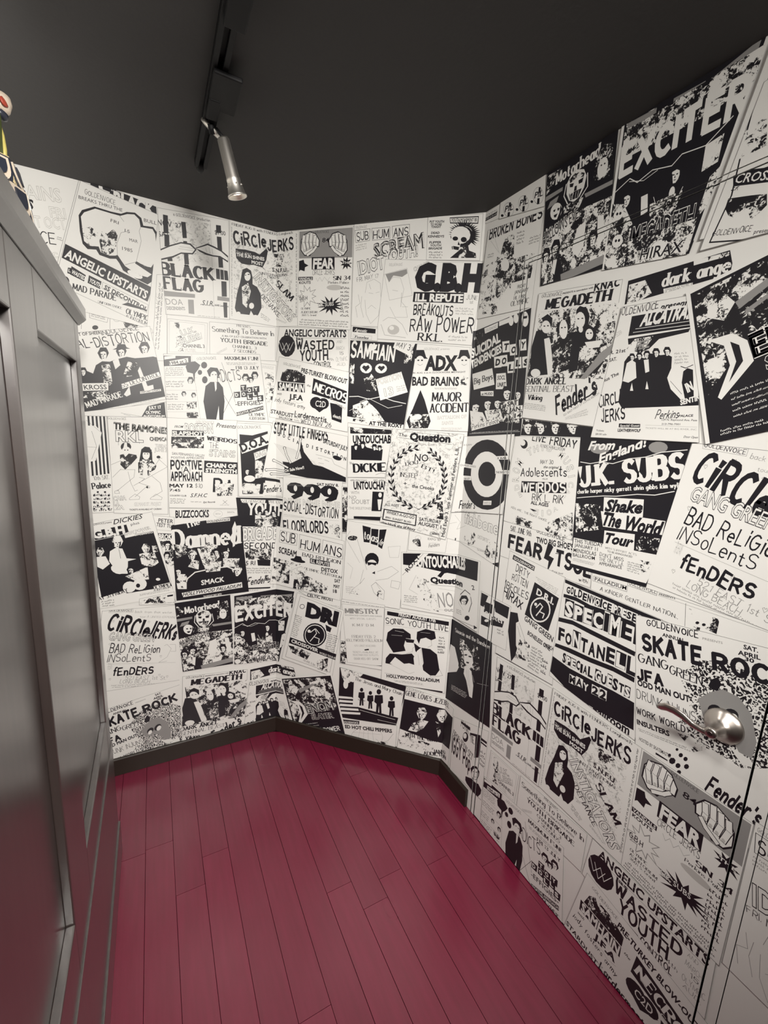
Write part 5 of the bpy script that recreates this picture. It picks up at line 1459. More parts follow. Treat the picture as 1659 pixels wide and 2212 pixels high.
P6k-6307 10619 -2 -117 -42 -231 -94 -297 -69 -194 -49 -113 -42 -55
P6k-6505 10586 60 -15 51 -44 9 -38
P7k-6406 10573 58 5 44 -39 6 -38
P8k-6431 10547 27 -82 -12 -88
P7k-6473 10420 81 -3 57 -29 18 -25
P7w-6709 10221 199 128 438 78 562 -349 907 -413 604 -473 565 -1010 281 -977 146 -782 -48 -406
L8k3,-6394 10280 42 -388
P8w-6267 9303 -60 -64 -164 -76 -283 -34 -385 52 -443 157 -443 254 -385 318 -283 331 -164 289 -61 205 -1 98
P4n-6898 10229 -34 -76 -70 -149 -141 -149 -213 -143 -240 -55 -266 24 -228 99 -193 179 -121 174 -53 164 -21 78
P5w-7093 10271 80 20 133 -20 138 -102 117 -182 74 -239 30 -235 -8 -170 -21 -87
P6k-7107 10256 -7 -80 10 -163 39 -215 31 -141 24 -83 24 -43
P7k-7085 10220 41 -10 34 -31 6 -27
P6k-7018 10210 40 3 30 -27 4 -26
P8k-7030 10192 -24 -53 2 -62
P6k-7064 10104 55 -2 38 -20 12 -17
P8w-7168 10031 305 0 428 -335 177 -544 -3 -406
P4n-5283 10236 -38 -84 -79 -166 -162 -167 -246 -159 -278 -61 -311 27 -267 111 -228 200 -144 195 -65 183 -26 88
P5w-5511 10283 93 23 155 -22 163 -114 140 -203 91 -267 39 -262 -6 -189 -23 -97
P6k-5344 10250 -1 -90 -32 -178 -72 -229 -53 -149 -38 -87 -33 -42
P6k-5501 10226 48 -11 41 -34 7 -29
P7k-5422 10216 46 3 35 -31 4 -30
P8k-5442 10196 22 -64 -9 -68
P7k-5474 10097 64 -2 45 -22 14 -19
P7n-5691 10008 204 41 563 7 700 -436 484 -598 76 -493
P8n-5217 10327 206 -17 221 -263 37 -307
P8k-5876 9356 -37 -84 -78 -166 -159 -164 -241 -155 -272 -55 -303 34 -260 117 -221 205 -140 198 -62 185 -25 88
P9n-6098 9408 91 20 151 -26 159 -118 136 -207 87 -270 37 -264 -7 -190 -23 -97
P10k-6114 9391 -8 -89 13 -182 47 -241 36 -158 28 -93 27 -48
P11k-6089 9351 47 -13 40 -36 7 -30
P10k-6012 9338 45 2 34 -31 4 -29
P12k-6025 9318 -27 -59 2 -69
P10k-6063 9221 63 -4 43 -24 14 -20
P13n-6239 9101 825 331 851 -227 339 -225
P4w-5875 8648 -14 -109 -73 -200 -165 -254 -272 -262 -371 -222 -444 -142 -476 -39 -462 69 -404 158 -314 213 -208 223 -108 184 -34 104
P14w-5477 8722 -15 -115 -77 -212 -174 -270 -287 -278 -393 -236 -471 -151 -505 -42 -491 72 -430 167 -334 225 -222 235 -116 194 -36 110
P15k-5724 8638 -10 -39 -33 -68 -64 -82 -98 -77 -127 -55 -147 -21 -152 20 -143 59 -120 88 -89 102 -55 98 -25 76 -6 41
P4w-4965 8821 -10 -26 -34 -45 -69 -52 -106 -48 -139 -31 -161 -7 -169 21 -159 47 -135 66 -101 74 -63 69 -30 53 -8 28
P1w-5746 8100 -17 -52 -59 -89 -117 -104 -180 -95 -236 -62 -272 -14 -284 42 -267 93 -226 130 -168 146 -105 137 -49 105 -11 56
P1w-5422 8160 -17 -47 -62 -80 -126 -92 -194 -82 -255 -52 -296 -7 -309 44 -291 90 -247 123 -184 136 -115 126 -54 96 -13 51
P4w-5247 8544 633 94 676 -186 19 -286
T|5|OLYMPIC|-5232 8404 -4620 8473 136|S3|k
T|6|AUDITORIUM|-5226 8302 -4602 8382 86|S2|k
P15w-7184 8293 939 231 967 -173 1923 -62 2678 37 2733 -241 -101 -467
T|16|MAY 31 FRIDAY|-7311 8162 -6185 8436 148|S3|k
G17k3,-7144 8167 510 45 491 -289 30 -277
G16k2,-5778 8273 1163 59 1171 -19 5 -94
F|comic strip sliver with a face in sunglasses|12|w||-5789 8057 -4446 8193 -4452 7599 -5803 7777
P1m-5690 7979 903 121 887 -262 -58 -129
P1w-4520 7965 -15 -70 -51 -123 -100 -149 -153 -141 -199 -101 -230 -39 -239 35 -224 105 -189 158 -140 184 -87 176 -40 137 -9 74
P2k-4735 8061 230 12 227 -65 8 -72
G2k1,-5281 7791 807 -59 804 -124 -3 -63
F|flyer with a reaching hand over radiating lines|10|w||-152 15724 3525 15212 3504 13175 -665 13161
L1k1.2,-104 14736 1346 -1356
L2k1.2,-24 14714 1426 -1323
L3k1.2,64 14695 1496 -1292
L4k1.2,155 14676 1563 -1261
L5k1.2,245 14657 1631 -1230
L6k1.2,336 14638 1696 -1200
L7k1.2,426 14619 1762 -1169
L8k1.2,516 14600 1827 -1138
L9k1.2,605 14582 1892 -1109
L10k1.2,695 14563 1956 -1078
L11k1.2,784 14544 2020 -1048
L12k1.2,874 14526 2082 -1019
T|1|STIFF LITTLE FINGERS|-120 15209 2553 14974 437|X5|k
T|10|SATURDAY JULY|2344 14879 3506 14577 191|b3|k
T|2|S|90 15077 217 15067 157|b3|k
T|2|O|343 15010 468 15000 157|b3|k
T|2|C|594 14928 719 14919 156|b3|k
T|2|I|826 14846 950 14837 156|b3|k
T|1|A|1039 14763 1163 14754 156|b3|k
T|5|L|1252 14680 1375 14671 156|b3|k
T|7|D|1532 14633 1654 14625 155|b3|k
T|10|I|1776 14585 1897 14576 155|b3|k
T|12|S|2001 14535 2122 14527 154|b3|k
T|13|T|2208 14485 2328 14477 154|b3|k
T|13|O|2414 14436 2533 14427 154|b3|k
T|13|R|2585 14392 2704 14383 153|b3|k
T|13|T|2772 14349 2890 14341 153|b3|k
T|1|I|2975 14300 3093 14292 153|b3|k
T|1|O|3178 14236 3294 14228 153|b3|k
T|1|N|3346 14170 3462 14162 152|b3|k
P14k339 13919 496 -23 964 222 816 764 900 1081 1083 504 1554 -32 2287 -138 3140 -489 3147 -699 1259 -657 184 -528
L15k26,444 14541 92 -289 301 -651
P16k525 14545 -8 -31 -30 -57 -62 -73 -99 -75 -131 -63 -154 -39 -162 -9 -154 23 -132 49 -99 64 -63 66 -31 54 -8 31
L16k26,-120 13952 277 -101 732 -296
P17k-48 13953 -7 -32 -27 -57 -56 -72 -88 -72 -117 -58 -137 -33 -145 -2 -137 30 -117 55 -88 69 -56 70 -27 56 -7 31
L15k26,-457 13515 353 17 1025 -40
P16k-386 13515 -7 -31 -27 -57 -56 -71 -88 -71 -116 -57 -136 -31 -143 0 -136 31 -116 57 -87 71 -55 71 -26 57 -7 32
L15k26,1239 14976 -47 -409 -184 -851
P16k1318 14980 -8 -30 -29 -56 -61 -71 -96 -73 -127 -61 -150 -38 -158 -8 -150 23 -129 49 -97 64 -62 65 -31 54 -8 30
L15k26,-225 13329 475 -7 929 51
P16k-153 13328 -7 -31 -27 -57 -56 -71 -88 -71 -118 -56 -138 -31 -145 1 -138 33 -117 58 -88 72 -56 72 -27 58 -7 32
L17w17,444 14541 92 -289 301 -651
P18w498 14544 -5 -21 -20 -39 -42 -49 -66 -50 -87 -42 -102 -27 -108 -6 -103 15 -88 32 -66 42 -42 44 -20 36 -5 20
L18w17,-120 13952 277 -101 732 -296
P19w-72 13953 -5 -21 -18 -38 -37 -48 -59 -48 -78 -39 -92 -22 -96 -2 -92 19 -78 36 -59 46 -37 46 -18 37 -5 20
L17w17,-457 13515 353 17 1025 -40
P18w-410 13515 -4 -21 -18 -38 -37 -47 -58 -47 -77 -38 -90 -21 -95 0 -90 21 -77 38 -58 47 -37 47 -17 38 -4 21
L17w17,1239 14976 -47 -409 -184 -851
P18w1292 14979 -5 -20 -20 -37 -41 -48 -64 -49 -85 -41 -100 -25 -106 -5 -101 15 -86 32 -65 42 -42 43 -21 35 -6 20
L17w17,-225 13329 475 -7 929 51
P18w-177 13329 -5 -22 -18 -39 -38 -48 -59 -48 -78 -38 -92 -21 -97 0 -92 21 -78 38 -59 47 -37 47 -18 38 -5 21
P15w2014 14342 344 -57 771 -147 903 -370 1453 -564 1465 -912 442 -558 -36 -371
L16k2,2014 14342 344 -57 771 -147 903 -370 1453 -564
L17k2,2120 14192 198 -26
L17k2.5,2447 14135 214 -64
L17k2,2151 13983 258 -30
P17k3241 14195 -43 -37 -130 -50 -237 -34 -337 6 -401 58 -412 110 -369 147 -281 160 -174 144 -76 104 -12 51
P19k431 13579 1027 199 1029 56 19 -161
T|20|On Sale Now!!|468 13444 1451 13666 134|b3|w
P1k-546 13168 843 -87 843 -202 -40 -121
F|flyer with three huge numerals|11|w||378 13250 3335 13239 3387 10541 335 10729
T|1|999|713 12294 2966 12282 655|S6|k
T|2|SAT NOV 8.|2094 12950 3157 12989 128|b3|k
T|2|NINE NINE NINE|440 11988 3229 12042 266|o2|g
T|4|SOCIAL-DISTORTION|423 11669 3167 11537 416|H3|k
L1k1.2,397 11372 2807 72
T|1|FLOORLORDS|428 10672 2702 10831 491|X4|k
P1n2733 11328 561 -21 539 -677 56 -487
G2g3,526 12919 1429 35 1430 -45 1 -98
G2g2,396 11498 1141 -33 1142 -91 1 -84
F|narrow chequered strip|12|w||3299 13025 3592 13025 3664 10942 3367 10908
P1d3326 12988 251 5 320 -2007 65 -2036
F|flyer with heavy italic words over a photo of men in hats|10|w||3519 15615 5555 15579 5272 13559 3545 13435
P1d3609 15604 1893 -35 1848 -211 10 -268
T|2|HOLLYWOOD|4379 15416 5332 15431 132|b4|k
T|2|UNTOUCHABLES|3755 14938 5874 15051 329|b4|k
P3k3678 14821 403 60 520 141 728 -34 1207 -119 1440 -68 1417 -553 21 -605
P4k4020 14796 -23 -52 -48 -103 -109 -111 -172 -115 -202 -61 -231 -12 -204 41 -180 96 -117 100 -58 100 -24 49
P5k3712 14806 385 42 305 64 268 125 110 116 90 42
P6w3849 14803 68 21 116 1 127 -51 116 -104 83 -146 45 -149 7 -111 -11 -59
P7k3974 14799 5 -52 -13 -106 -40 -139 -30 -91 -23 -54 -21 -27
P6k4329 14893 -26 -59 -54 -117 -123 -126 -193 -131 -228 -69 -261 -14 -230 46 -203 108 -133 113 -65 113 -27 55
P7k3981 14904 435 47 345 72 303 141 124 132 102 47
P8w4136 14900 77 25 131 1 144 -58 131 -118 95 -166 51 -168 8 -125 -12 -66
P9k4124 14888 0 -60 24 -119 58 -153 43 -100 31 -59 27 -29
P4k4848 14820 -22 -51 -46 -102 -105 -110 -166 -113 -196 -60 -225 -12 -198 40 -175 94 -115 98 -57 99 -23 48
P5k4549 14830 374 41 296 63 260 123 106 115 87 41
P6w4682 14827 66 21 113 1 124 -51 113 -103 82 -145 44 -147 7 -109 -11 -58
P7k4672 14816 0 -53 21 -103 50 -133 37 -87 26 -51 23 -25
P6k5069 14799 -19 -44 -39 -88 -89 -94 -141 -97 -167 -52 -192 -11 -169 33 -150 80 -98 84 -49 84 -20 40
P7k4814 14806 319 36 252 54 221 106 90 99 74 36
P8w4928 14804 55 18 96 1 105 -43 96 -88 70 -123 38 -125 6 -93 -9 -50
P9k4919 14794 0 -44 18 -87 43 -113 31 -73 22 -43 20 -21
T|1|The|3624 14019 3829 14033 92|S2|k
T|4|DICKIES|3867 13683 5631 13871 351|S4|k
L5k3,4855 13649 234 93 432 70
F|lower flyer of heavy italic words with a checked dancer|13|w||3562 13436 5321 13533 5367 11674 3609 11567
T|1|APRIL FOOL'S DAY!!|3700 13284 4468 13329 77|b1|k
T|1|SAT. APRIL|4772 13368 5280 13393 76|b1|k
T|2|UNTOUCHABLES|3870 12939 5751 13098 341|b4|k
T|1|WITH|3753 12710 4133 12743 141|b0|g
T|1|NO|3678 12483 4010 12497 173|b0|g
T|2|DOUBT|3811 12282 4632 12344 205|b0|g
T|1|THE SKELETONES|3694 12024 4724 12110 111|b0|g
P1k4745 12913 503 20 505 -829 -10 -865
P2w5175 12796 -6 -47 -26 -86 -57 -110 -92 -113 -125 -95 -149 -60 -159 -14 -153 34 -133 73 -102 96 -67 99 -34 82 -10 46
P2w4985 12587 199 18 142 -453 62 -461
P1k3914 11735 1444 111 1437 -62 5 -119
F|flyer with outlined acrobats around a dark head in sunglasses|13|w||3611 11503 6487 11408 6256 7726 3476 7760
P1k4345 11358 390 -53 363 -746 89 -747
T|2|to|4445 10758 4685 10755 368|S3|w
P1k4762 11260 334 6 320 -730 6 -689
T|2|as|4778 10718 5059 10671 360|S3|w
P3k5145 11256 320 52 156 -860 -28 -770
T|4|ter|5126 10632 5278 10538 302|S3|w
P1k5179 9871 -25 -152 -111 -284 -240 -368 -387 -389 -523 -341 -621 -234 -660 -90 -633 64 -546 195 -416 278 -270 297 -136 248 -39 142
P2w5108 9640 -20 -109 -84 -204 -181 -265 -292 -281 -394 -248 -467 -172 -496 -68 -476 42 -411 136 -313 197 -203 212 -102 178 -30 103
P3k4623 9705 480 33 420 -106 236 -66 73 -155
L4k2,3741 10707 333 121 616 -660 897 -1363
P5m4144 10755 -21 -52 -85 -99 -178 -133 -283 -145 -379 -135 -446 -103 -471 -56 -449 -4 -385 43 -291 76 -186 88 -91 78 -25 46
L1k2,4471 9320 -142 -690 178 -224 337 -34
L6k1.6,3771 11036 -200 -350 159 -880 519 -1410
L1k1.6,5079 8828 268 -375 122 -818
L2k1.6,4410 8727 -413 -402 -576 -685
P1k4450 11830 16 2 9 -15
P5w4474 9238 661 177 601 -328 101 -403
P6k4725 9274 153 -45 298 59 304 -81 153 -45 6 -132
L6k2,5139 9333 637 335 971 140 506 -255 -64 -423
L1g2,5570 10526 554 110 504 -414 105 -467 0 0
L2k2.5,4879 8631 200 197 632 -152 611 -573 314 -454 140 -314 0 0
P3m5436 8317 -11 -75 -49 -139 -107 -181 -174 -192 -235 -169 -279 -118 -297 -48 -286 27 -247 91 -189 133 -123 143 -62 121 -18 69
L5g2,3695 9545 266 -214 155 -734
G3g4,3646 8440 432 25 447 -356 12 -340
L7k2,5811 9021 405 -21 344 -358 -24 -316 0 0
P3n4126 8345 298 46 273 -382 -30 -346
F|pale scrap flyer of small doodles|0|w||6473 11383 8138 11231 8090 10574 6464 10481
P1n6653 10976 302 114 414 -418 -51 -438
L2k1.2,7001 11095 -4 -34 -19 -66 -45 -93 -78 -113 -115 -122 -153 -122 -189 -111 -217 -90 -237 -62 -245 -29 -241 5 -225 37 -200 64 -167 84 -129 93 -91 92 -56 81 -27 61 -8 33 0 0
T|1|EXPO '87|7302 11054 7868 11061 92|b2|g
T|1|Fenders|7363 10713 7845 10851 151|I2|g
G2g2,7348 10943 451 33 456 -44 5 -76
F|pale flyer of outlined hand lettering and doodles beside the jamb|1|w||8202 12320 10993 12746 11035 10737 8079 11224
T|1|fishbone|8846 12009 10839 11950 469|o3|g
L3g2,8369 12233 239 -272 119 -584 584 -348
P4n9645 11538 -17 -141 -101 -273 -236 -370 -397 -412 -553 -389 -671 -306 -726 -178 -707 -31 -617 102 -477 197 -316 233 -165 207 -53 124
L5g2,8158 11157 1963 7
L1g2,9531 10858 475 -368
T|1|DISTORTED|9757 11565 10421 11521 122|X2|g
T|6|The Untouchables|9771 11069 10328 11115 84|b1|g
L4g2,8464 11945 -357 -113
P7n10356 11643 526 -4 571 -666 -199 -752
P8k10481 10720 886 373 832 117 59 -66
P6k8445 11267 43 5 32 -605 -12 -610
F|speckled flyer with a black laurel wreath|14|p||5499 15627 8483 15536 8055 11144 5138 11587
T|1|The|5782 15336 6131 15310 143|b1|k
L1k2.5,6163 15527 1886 -95
L1k3,5770 15278 2247 -170
T|2|Question|6258 15201 7954 15189 301|b5|k
T|1|WITH SPECIAL GUESTS|6253 15028 7422 15005 79|b1|g
P2k6450 14863 92 144 209 162 140 59
P3k6450 14863 142 -96 257 -64 152 2
L4k5,6480 14869 -252 -87
P5k6201 14769 54 165 165 210 122 92
P6k6201 14769 161 -59 265 0 147 40
L7k5,6228 14782 -227 -148
P8k5978 14614 12 175 109 246 96 120
P9k5978 14614 171 -20 257 63 133 74
L10k5,6001 14634 -191 -203
P11k5792 14406 -30 174 48 265 65 139
P12k5792 14406 172 19 237 120 113 102
L13k5,5810 14431 -144 -248
P14k5654 14156 -70 162 -15 268 32 149
P15k5654 14156 166 57 207 169 88 124
L16k5,5666 14183 -88 -279
P1k5572 13875 -105 142 -74 258 -1 153
P17k5572 13875 152 93 168 212 60 141
L18k5,5578 13904 -26 -294
P19k5553 13580 -135 115 -129 235 -34 149
P19k5553 13580 130 125 119 245 28 151
L20k5,5552 13610 38 -294
P21k5598 13287 -158 81 -178 200 -66 138
P22k5598 13287 99 152 64 266 -6 154
L23k5,5590 13316 101 -276
P24k5704 13013 -171 44 -218 156 -94 120
P25k5704 13013 64 172 4 275 -39 150
L26k5,5691 13040 156 -242
P27k5866 12774 -176 5 -247 103 -119 96
P28k5866 12774 23 182 -59 269 -72 137
L29k5,5847 12798 205 -196
P30k6076 12584 -174 -36 -267 43 -139 65
P31k6076 12584 -21 181 -122 247 -103 116
L32k5,6052 12602 240 -136
P33k6320 12454 -162 -75 -272 -22 -152 29
P34k6320 12454 -63 168 -178 207 -129 87
L35k5,6292 12466 261 -71
P1k6584 12391 -140 -112 -261 -88 -156 -10
P36k6584 12391 -102 144 -224 153 -147 51
P1k7266 14724 -42 167 -145 220 -112 100
P2k7266 14724 -159 -47 -256 19 -139 50
L3k5,7241 14739 185 -138
P4k7447 14581 -6 172 -96 244 -88 120
P5k7447 14581 -164 -15 -245 69 -125 76
L6k5,7426 14601 157 -175
P7k7600 14403 28 168 -46 257 -63 134
P8k7600 14403 -164 16 -227 114 -108 98
L9k5,7583 14426 123 -205
P10k7719 14195 59 159 3 260 -37 143
P11k7719 14195 -159 47 -203 155 -88 116
L12k5,7706 14221 84 -228
P13k7798 13965 88 145 51 254 -10 147
P14k7798 13965 -148 77 -171 191 -65 131
L15k5,7790 13993 42 -242
P1k7835 13722 113 126 96 240 17 147
P16k7835 13722 -133 105 -135 221 -41 142
L17k5,7832 13751 -2 -247
P18k7827 13475 134 102 138 218 43 142
P1k7827 13475 -111 130 -92 245 -14 148
L19k5,7830 13504 -46 -242
P20k7776 13234 150 75 175 189 68 132
P21k7776 13234 -85 150 -46 260 13 149
L22k5,7784 13262 -89 -228
P23k7682 13007 160 45 207 154 91 118
P24k7682 13007 -55 167 4 268 41 147
L25k5,7695 13034 -129 -206
P26k7548 12805 166 13 233 112 113 99
P27k7548 12805 -21 176 57 265 69 137
L28k5,7566 12828 -164 -173
P29k7379 12635 167 -21 253 64 131 75
P30k7379 12635 15 178 110 250 96 121
L31k5,7402 12655 -194 -136
P32k7182 12505 160 -55 262 10 145 46
P33k7182 12505 51 172 160 223 119 99
L34k5,7208 12519 -215 -90
P35k6964 12420 147 -88 261 -46 153 15
P36k6964 12420 86 158 204 185 138 73
L1k5,6603 12417 273 -95
L37k5,7020 12442 -257 -146
T|1|NO|6520 14360 7101 14355 304|b1|k
T|2|DOU|6171 14117 6678 14239 145|S2|k
T|1|BT!|6837 14090 7330 13921 148|S2|k
T|1|INSTEP|5953 13656 6677 13652 178|S2|k
T|1|+|6112 13294 6265 13307 164|b1|k
T|1|the Crooks|6476 13234 7418 13195 148|b2|k
T|1|ALL AGES|5333 12348 5948 12354 115|b1|k
P1k5292 12213 1477 -129 1462 -621 -56 -498
P2w5342 12163 1384 -122 1363 -523 -52 -403
T|3|WHISKY-A-GO-GO|5414 12007 6659 11889 146|b2|k
T|4|8901 SUNSET BLVD|5384 11801 6532 11691 92|b2|k
T|3|one block shy of Roxy|5196 11546 6744 11390 108|b3|k
T|1|SATURDAY|6876 11851 7828 11816 151|b2|k
T|2|AUGUST 1|6842 11663 7829 11590 166|b2|k
T|24|Mod Expo 3. late Summer at Fenders. L.B.|8002 11260 8323 14999 140|b2|k
P30d7602 12678 215 94 309 -680 33 -671
T|1|also|7473 11320 7774 11325 106|b3|k
F|flyer with a huge black and white roundel|15|w||8483 15453 11192 15625 10993 12746 8201 12335
P1k11257 14218 9 -275 -41 -545 -150 -801 -314 -1030 -528 -1222 -785 -1365 -1074 -1452 -1382 -1474 -1693 -1427 -1990 -1310 -2255 -1128 -2472 -889 -2625 -606 -2678 -292 -2679 25 -2631 327 -2483 603 -2274 834 -2018 1008 -1731 1119 -1430 1163 -1130 1143 -844 1061 -586 924 -366 740 -191 518 -67 268
P2w10793 14180 4 -197 -38 -390 -125 -568 -254 -722 -418 -843 -610 -922 -819 -955 -1033 -937 -1240 -868 -1425 -751 -1577 -592 -1685 -401 -1741 -190 -1742 27 -1687 235 -1581 421 -1432 573 -1251 683 -1049 745 -839 759 -633 723 -442 642 -277 522 -144 369 -50 192
P3k10451 14156 -2 -128 -40 -251 -113 -358 -215 -442 -340 -496 -477 -514 -615 -495 -743 -439 -850 -349 -926 -235 -964 -105 -961 30 -918 157 -838 266 -729 348 -600 396 -463 407 -328 382 -206 322 -107 234 -36 123
P3w8272 14389 1049 -27 1069 -175 12 -156
T|4|CHARGER HANDS|8409 14270 9311 14279 78|b2|g
P3w8560 13889 512 34 533 -131 36 -176
T|4|THE IZT|8609 13728 9015 13776 71|b2|k
P3w10380 14799 633 64 635 -72 17 -120
T|4|3 BAL|10450 14696 10943 14746 70|b2|k
P4w10393 14305 902 65 879 -73 20 -147
T|5|THE INFECTIONS|10447 14181 11225 14264 77|b2|k
P2w9913 13073 450 74 453 -86 2 -164
T|3|SWITCH|9959 12958 10342 13023 74|b2|g
T|2|Fender's|8518 12544 9459 12690 306|J3|k
G3k1,8355 12417 1263 190 1270 135 4 -59
T|2|31 JAN|8485 15078 8946 15116 70|b1|g
F|flyer with three boxed words above a slumped man in a hat|12|w||34 10866 3516 10549 3391 7659 -306 7990
L1k3,241 10676 909 -83 860 -642 -54 -583 0 0
T|2|SUB|262 10172 1027 10110 428|X2|k
L1k3,1260 10597 1081 -124 1079 -830 -28 -718 0 0
T|2|HUM|1305 9957 2266 9842 421|X2|k
L1k3,2448 10469 988 -111 984 -793 -29 -692 0 0
T|2|ANS|2489 9854 3360 9750 415|X2|k
T|1|SCREAM|150 9567 1089 9465 311|b3|k
T|2|BAD RELIGION|1420 9560 3336 9428 171|S2|k
P3k1808 9269 1016 -47 1009 189 -4 239
T|4|ILL REPUTE|1844 9308 2788 9251 171|b2|w
T|1|DETOX|2393 8973 3236 8958 188|b3|k
T|2|OLYMPIC AUDITORIUM|1521 8917 3419 8730 120|S2|k
T|1|SAT|3073 8524 3364 8517 170|b3|k
T|1|MAY|3037 8243 3355 8258 172|b3|k
T|1|18|3026 7999 3221 8013 172|b3|k
P1m-120 9314 1092 -143 819 -1239 -101 -1183
P2k1580 9279 -61 -40 -213 -63 -414 -62 -612 -38 -752 3 -797 51 -734 91 -580 114 -378 112 -182 88 -44 47
P3k942 9324 119 206 396 200 491 -20
P3n739 8964 557 208 931 -130 662 -694 7 -838
P4m980 8339 693 278 1789 -77 1709 -481 -43 -450
L4k2,647 8688 467 241 743 367
F|sliver of a flyer with bold letters|13|w||1202 7797 3426 7674 3403 7278 2613 7275
T|1|CELTIC FROST|1689 7608 3056 7569 159|b3|k
G1k1,2610 7407 718 -11 720 -72 2 -71
F|noisy flyer edge behind a pale flyer|14|w||3449 7764 5561 7817 5602 4614 3462 4510
P1m3488 5697 385 -13 361 -1149 1 -1181
G1k1,3496 7685 2011 39 2014 -28 3 -86
F|pale flyer of small grey blackletter lines|15|w||3483 7536 5550 7689 5559 4801 3846 4630
T|1|MINISTRY|3691 7101 5283 7345 224|S4|g
T|2|GOLDENVOICE CONCERTS AND DANCE|3652 6971 5448 7221 69|b1|g
T|3|WITH SPECIAL GUESTS|3920 6844 5163 7033 78|S1|g
T|1|K M F D M|4064 6519 5077 6689 121|S2|g
T|1|FRIDAY FEB. 2|4050 5933 5204 6140 131|S2|g
T|2|HOLLYWOOD PALLADIUM|3721 5689 5567 6019 132|S2|g
T|3|6215 SUNSET BOULEVARD|4189 5523 5224 5714 88|S1|g
T|1|TICKETS AVAILABLE AT|4113 5175 5366 5417 88|S1|g
T|2|TICKETMASTER OUTLETS|4118 5032 5373 5277 89|S1|g
T|3|DOOR KISS OFF SHOW|4214 4853 5382 5083 106|S2|g
P4k4673 5470 214 79 234 12 28 -48
P1k4099 4575 1458 261 1433 77 7 -181
F|flyer with a photo of two people with dark fringes and sunglasses|15|w||5570 7633 8543 7675 8546 4127 5560 4065
P1k5682 7551 2795 -10 2801 -196 9 -185
T|2|FRIDAY AUGUST 17th|6225 7410 7900 7412 150|b3|w
T|2|SONIC YOUTH LIVE|5653 6968 8494 7111 271|H2|k
L3k1.2,5633 6878 2875 153
P1k5878 5863 -165 272 -119 670 135 915 584 973 945 787 974 564 747 554 671 179 767 -61 198 -264
L2w2.5,6101 6683 411 -7
L2w2,5948 6440 493 52
P2k6544 6401 471 7 440 -144 117 -182
L3k2,6984 6257 67 -157 -24 -261 -30 -434 -291 -574
P4k5912 5521 580 77 1023 212 1283 -35 1425 -351 931 -284 280 -512 -184 -523 -172 -256
P5w6170 5400 856 -472 783 -619 -233 -357
L6k1.5,5854 5025 1020 -306 1258 -165
P4k7111 6815 384 215 780 165 858 -153 654 -277 411 -198 179 -303 115 -552 -4 -321
L5w2,7270 6820 434 41
L5k2,7765 6538 41 -244 -133 -364
P7k7008 6262 268 -159 747 -147 1060 -337 1223 -1068 1069 -1360 833 -1413 499 -1228 386 -734 80 -369
P8w7168 5910 188 209 333 -531 220 -902 -72 -792 -139 -373
L9k1.5,7168 5910 148 201 301 -538
L10k1.5,7219 5749 96 -497
L8k2,7909 5037 300 238 480 -65 -62 -273 0 0
G8k6,8099 6812 308 18 293 -819 -18 -842
T|9|NIRVANA|8061 6244 8411 6265 100|b1|k
T|9|L STP|8118 6003 8390 6026 100|b1|k
L1k2,5710 4504 2545 136
T|9|HOLLYWOOD PALLADIUM|5823 4305 8274 4601 168|b4|k
G10k2,6147 4271 1482 138 1490 25 7 -114
P11k5606 4003 1223 87 2839 204 2831 98 1148 -64 -4 -91
F|flyer with white word on a black band folded into the corner|14|w||6178 10381 10059 10707 10238 7811 6300 7809
P1k6260 10328 1272 150 2172 160 3683 316 3724 -461 2391 -626 1704 -589 738 -505 37 -506
T|2|UNTOUCHABLES|6959 9818 9211 10081 487|b4|w
P3w6273 9415 788 1001 1108 1043 181 -95
L4k3,6293 9337 860 1076
T|5|ROXY|6523 9492 7049 10242 183|b2|k
T|1|The|7218 9192 7485 9153 124|b2|k
L2k2.5,7164 9064 1967 130
T|3|Question|7544 9186 9126 9323 253|b5|k
P4k7827 9522 275 393 657 292 292 161 156 -56
P5n6950 9353 598 -231 959 -977 1070 -1445 675 -1350 84 -714
P6w7595 9009 -10 -85 -48 -158 -107 -204 -175 -215 -239 -188 -286 -128 -307 -47 -297 38 -259 111 -200 157 -132 168 -68 140 -21 81
L6k1.5,6906 9427 -274 -689 134 -869
L7k1.5,7226 9314 350 -589 689 -1018
T|8|NO|8005 8109 8653 8250 711|b0|g
L9k1.2,7904 8978 705 -9 812 -927 107 -949
T|10|out|8244 7988 8622 8029 176|b1|g
L4k8,9044 8968 252 285 598 222 729 -104 608 -532
P1k9728 8200 -9 -50 -45 -103 -103 -148 -169 -177 -233 -184 -279 -166 -300 -128 -291 -76 -254 -23 -196 22 -129 51 -66 56 -20 38
P5k9577 8922 -49 -114 -104 -229 -256 -298 -414 -360 -499 -287 -582 -223 -518 -99 -464 24 -306 85 -157 135 -66 69
P6w9149 8788 168 99 292 102 327 16 305 -92 230 -197 133 -236 32 -199 -21 -119
P7k9465 8889 18 -92 -18 -205 -81 -290 -64 -194 -50 -118 -50 -69
P7k9180 8738 93 28 84 -2 21 -24
P8k9329 8791 84 41 72 -2 16 -26
P7k9298 8755 54 -47 -2 -77
P8k9260 8628 120 51 89 15 32 -8
L9k2,9044 8968 -65 -415 253 -600
P5w10100 9543 -55 -101 -1 -217 -145 -258 -206 -360 -307 -347 -434 -455 -465 -323 -566 -305 -543 -196 -645 -114 -504 -26 -476 81 -366 104 -276 235 -198 134 -91 151 -76 53
T|6|2|9723 9407 9888 9467 196|b1|k
L1k4,8491 7747 1586 225
P2k10016 8021 239 -22 22 -165
G6k4,6409 8457 636 21 656 -303 21 -368
L6k2,6355 7993 1276 -71
G1k3,8836 8260 350 63 379 -160 27 -212
L11k1.3,8609 9167 107 -1116
F|scrap of black letter blocks at the door jamb|3|w||10235 9555 11849 9541 11826 7819 10301 7659
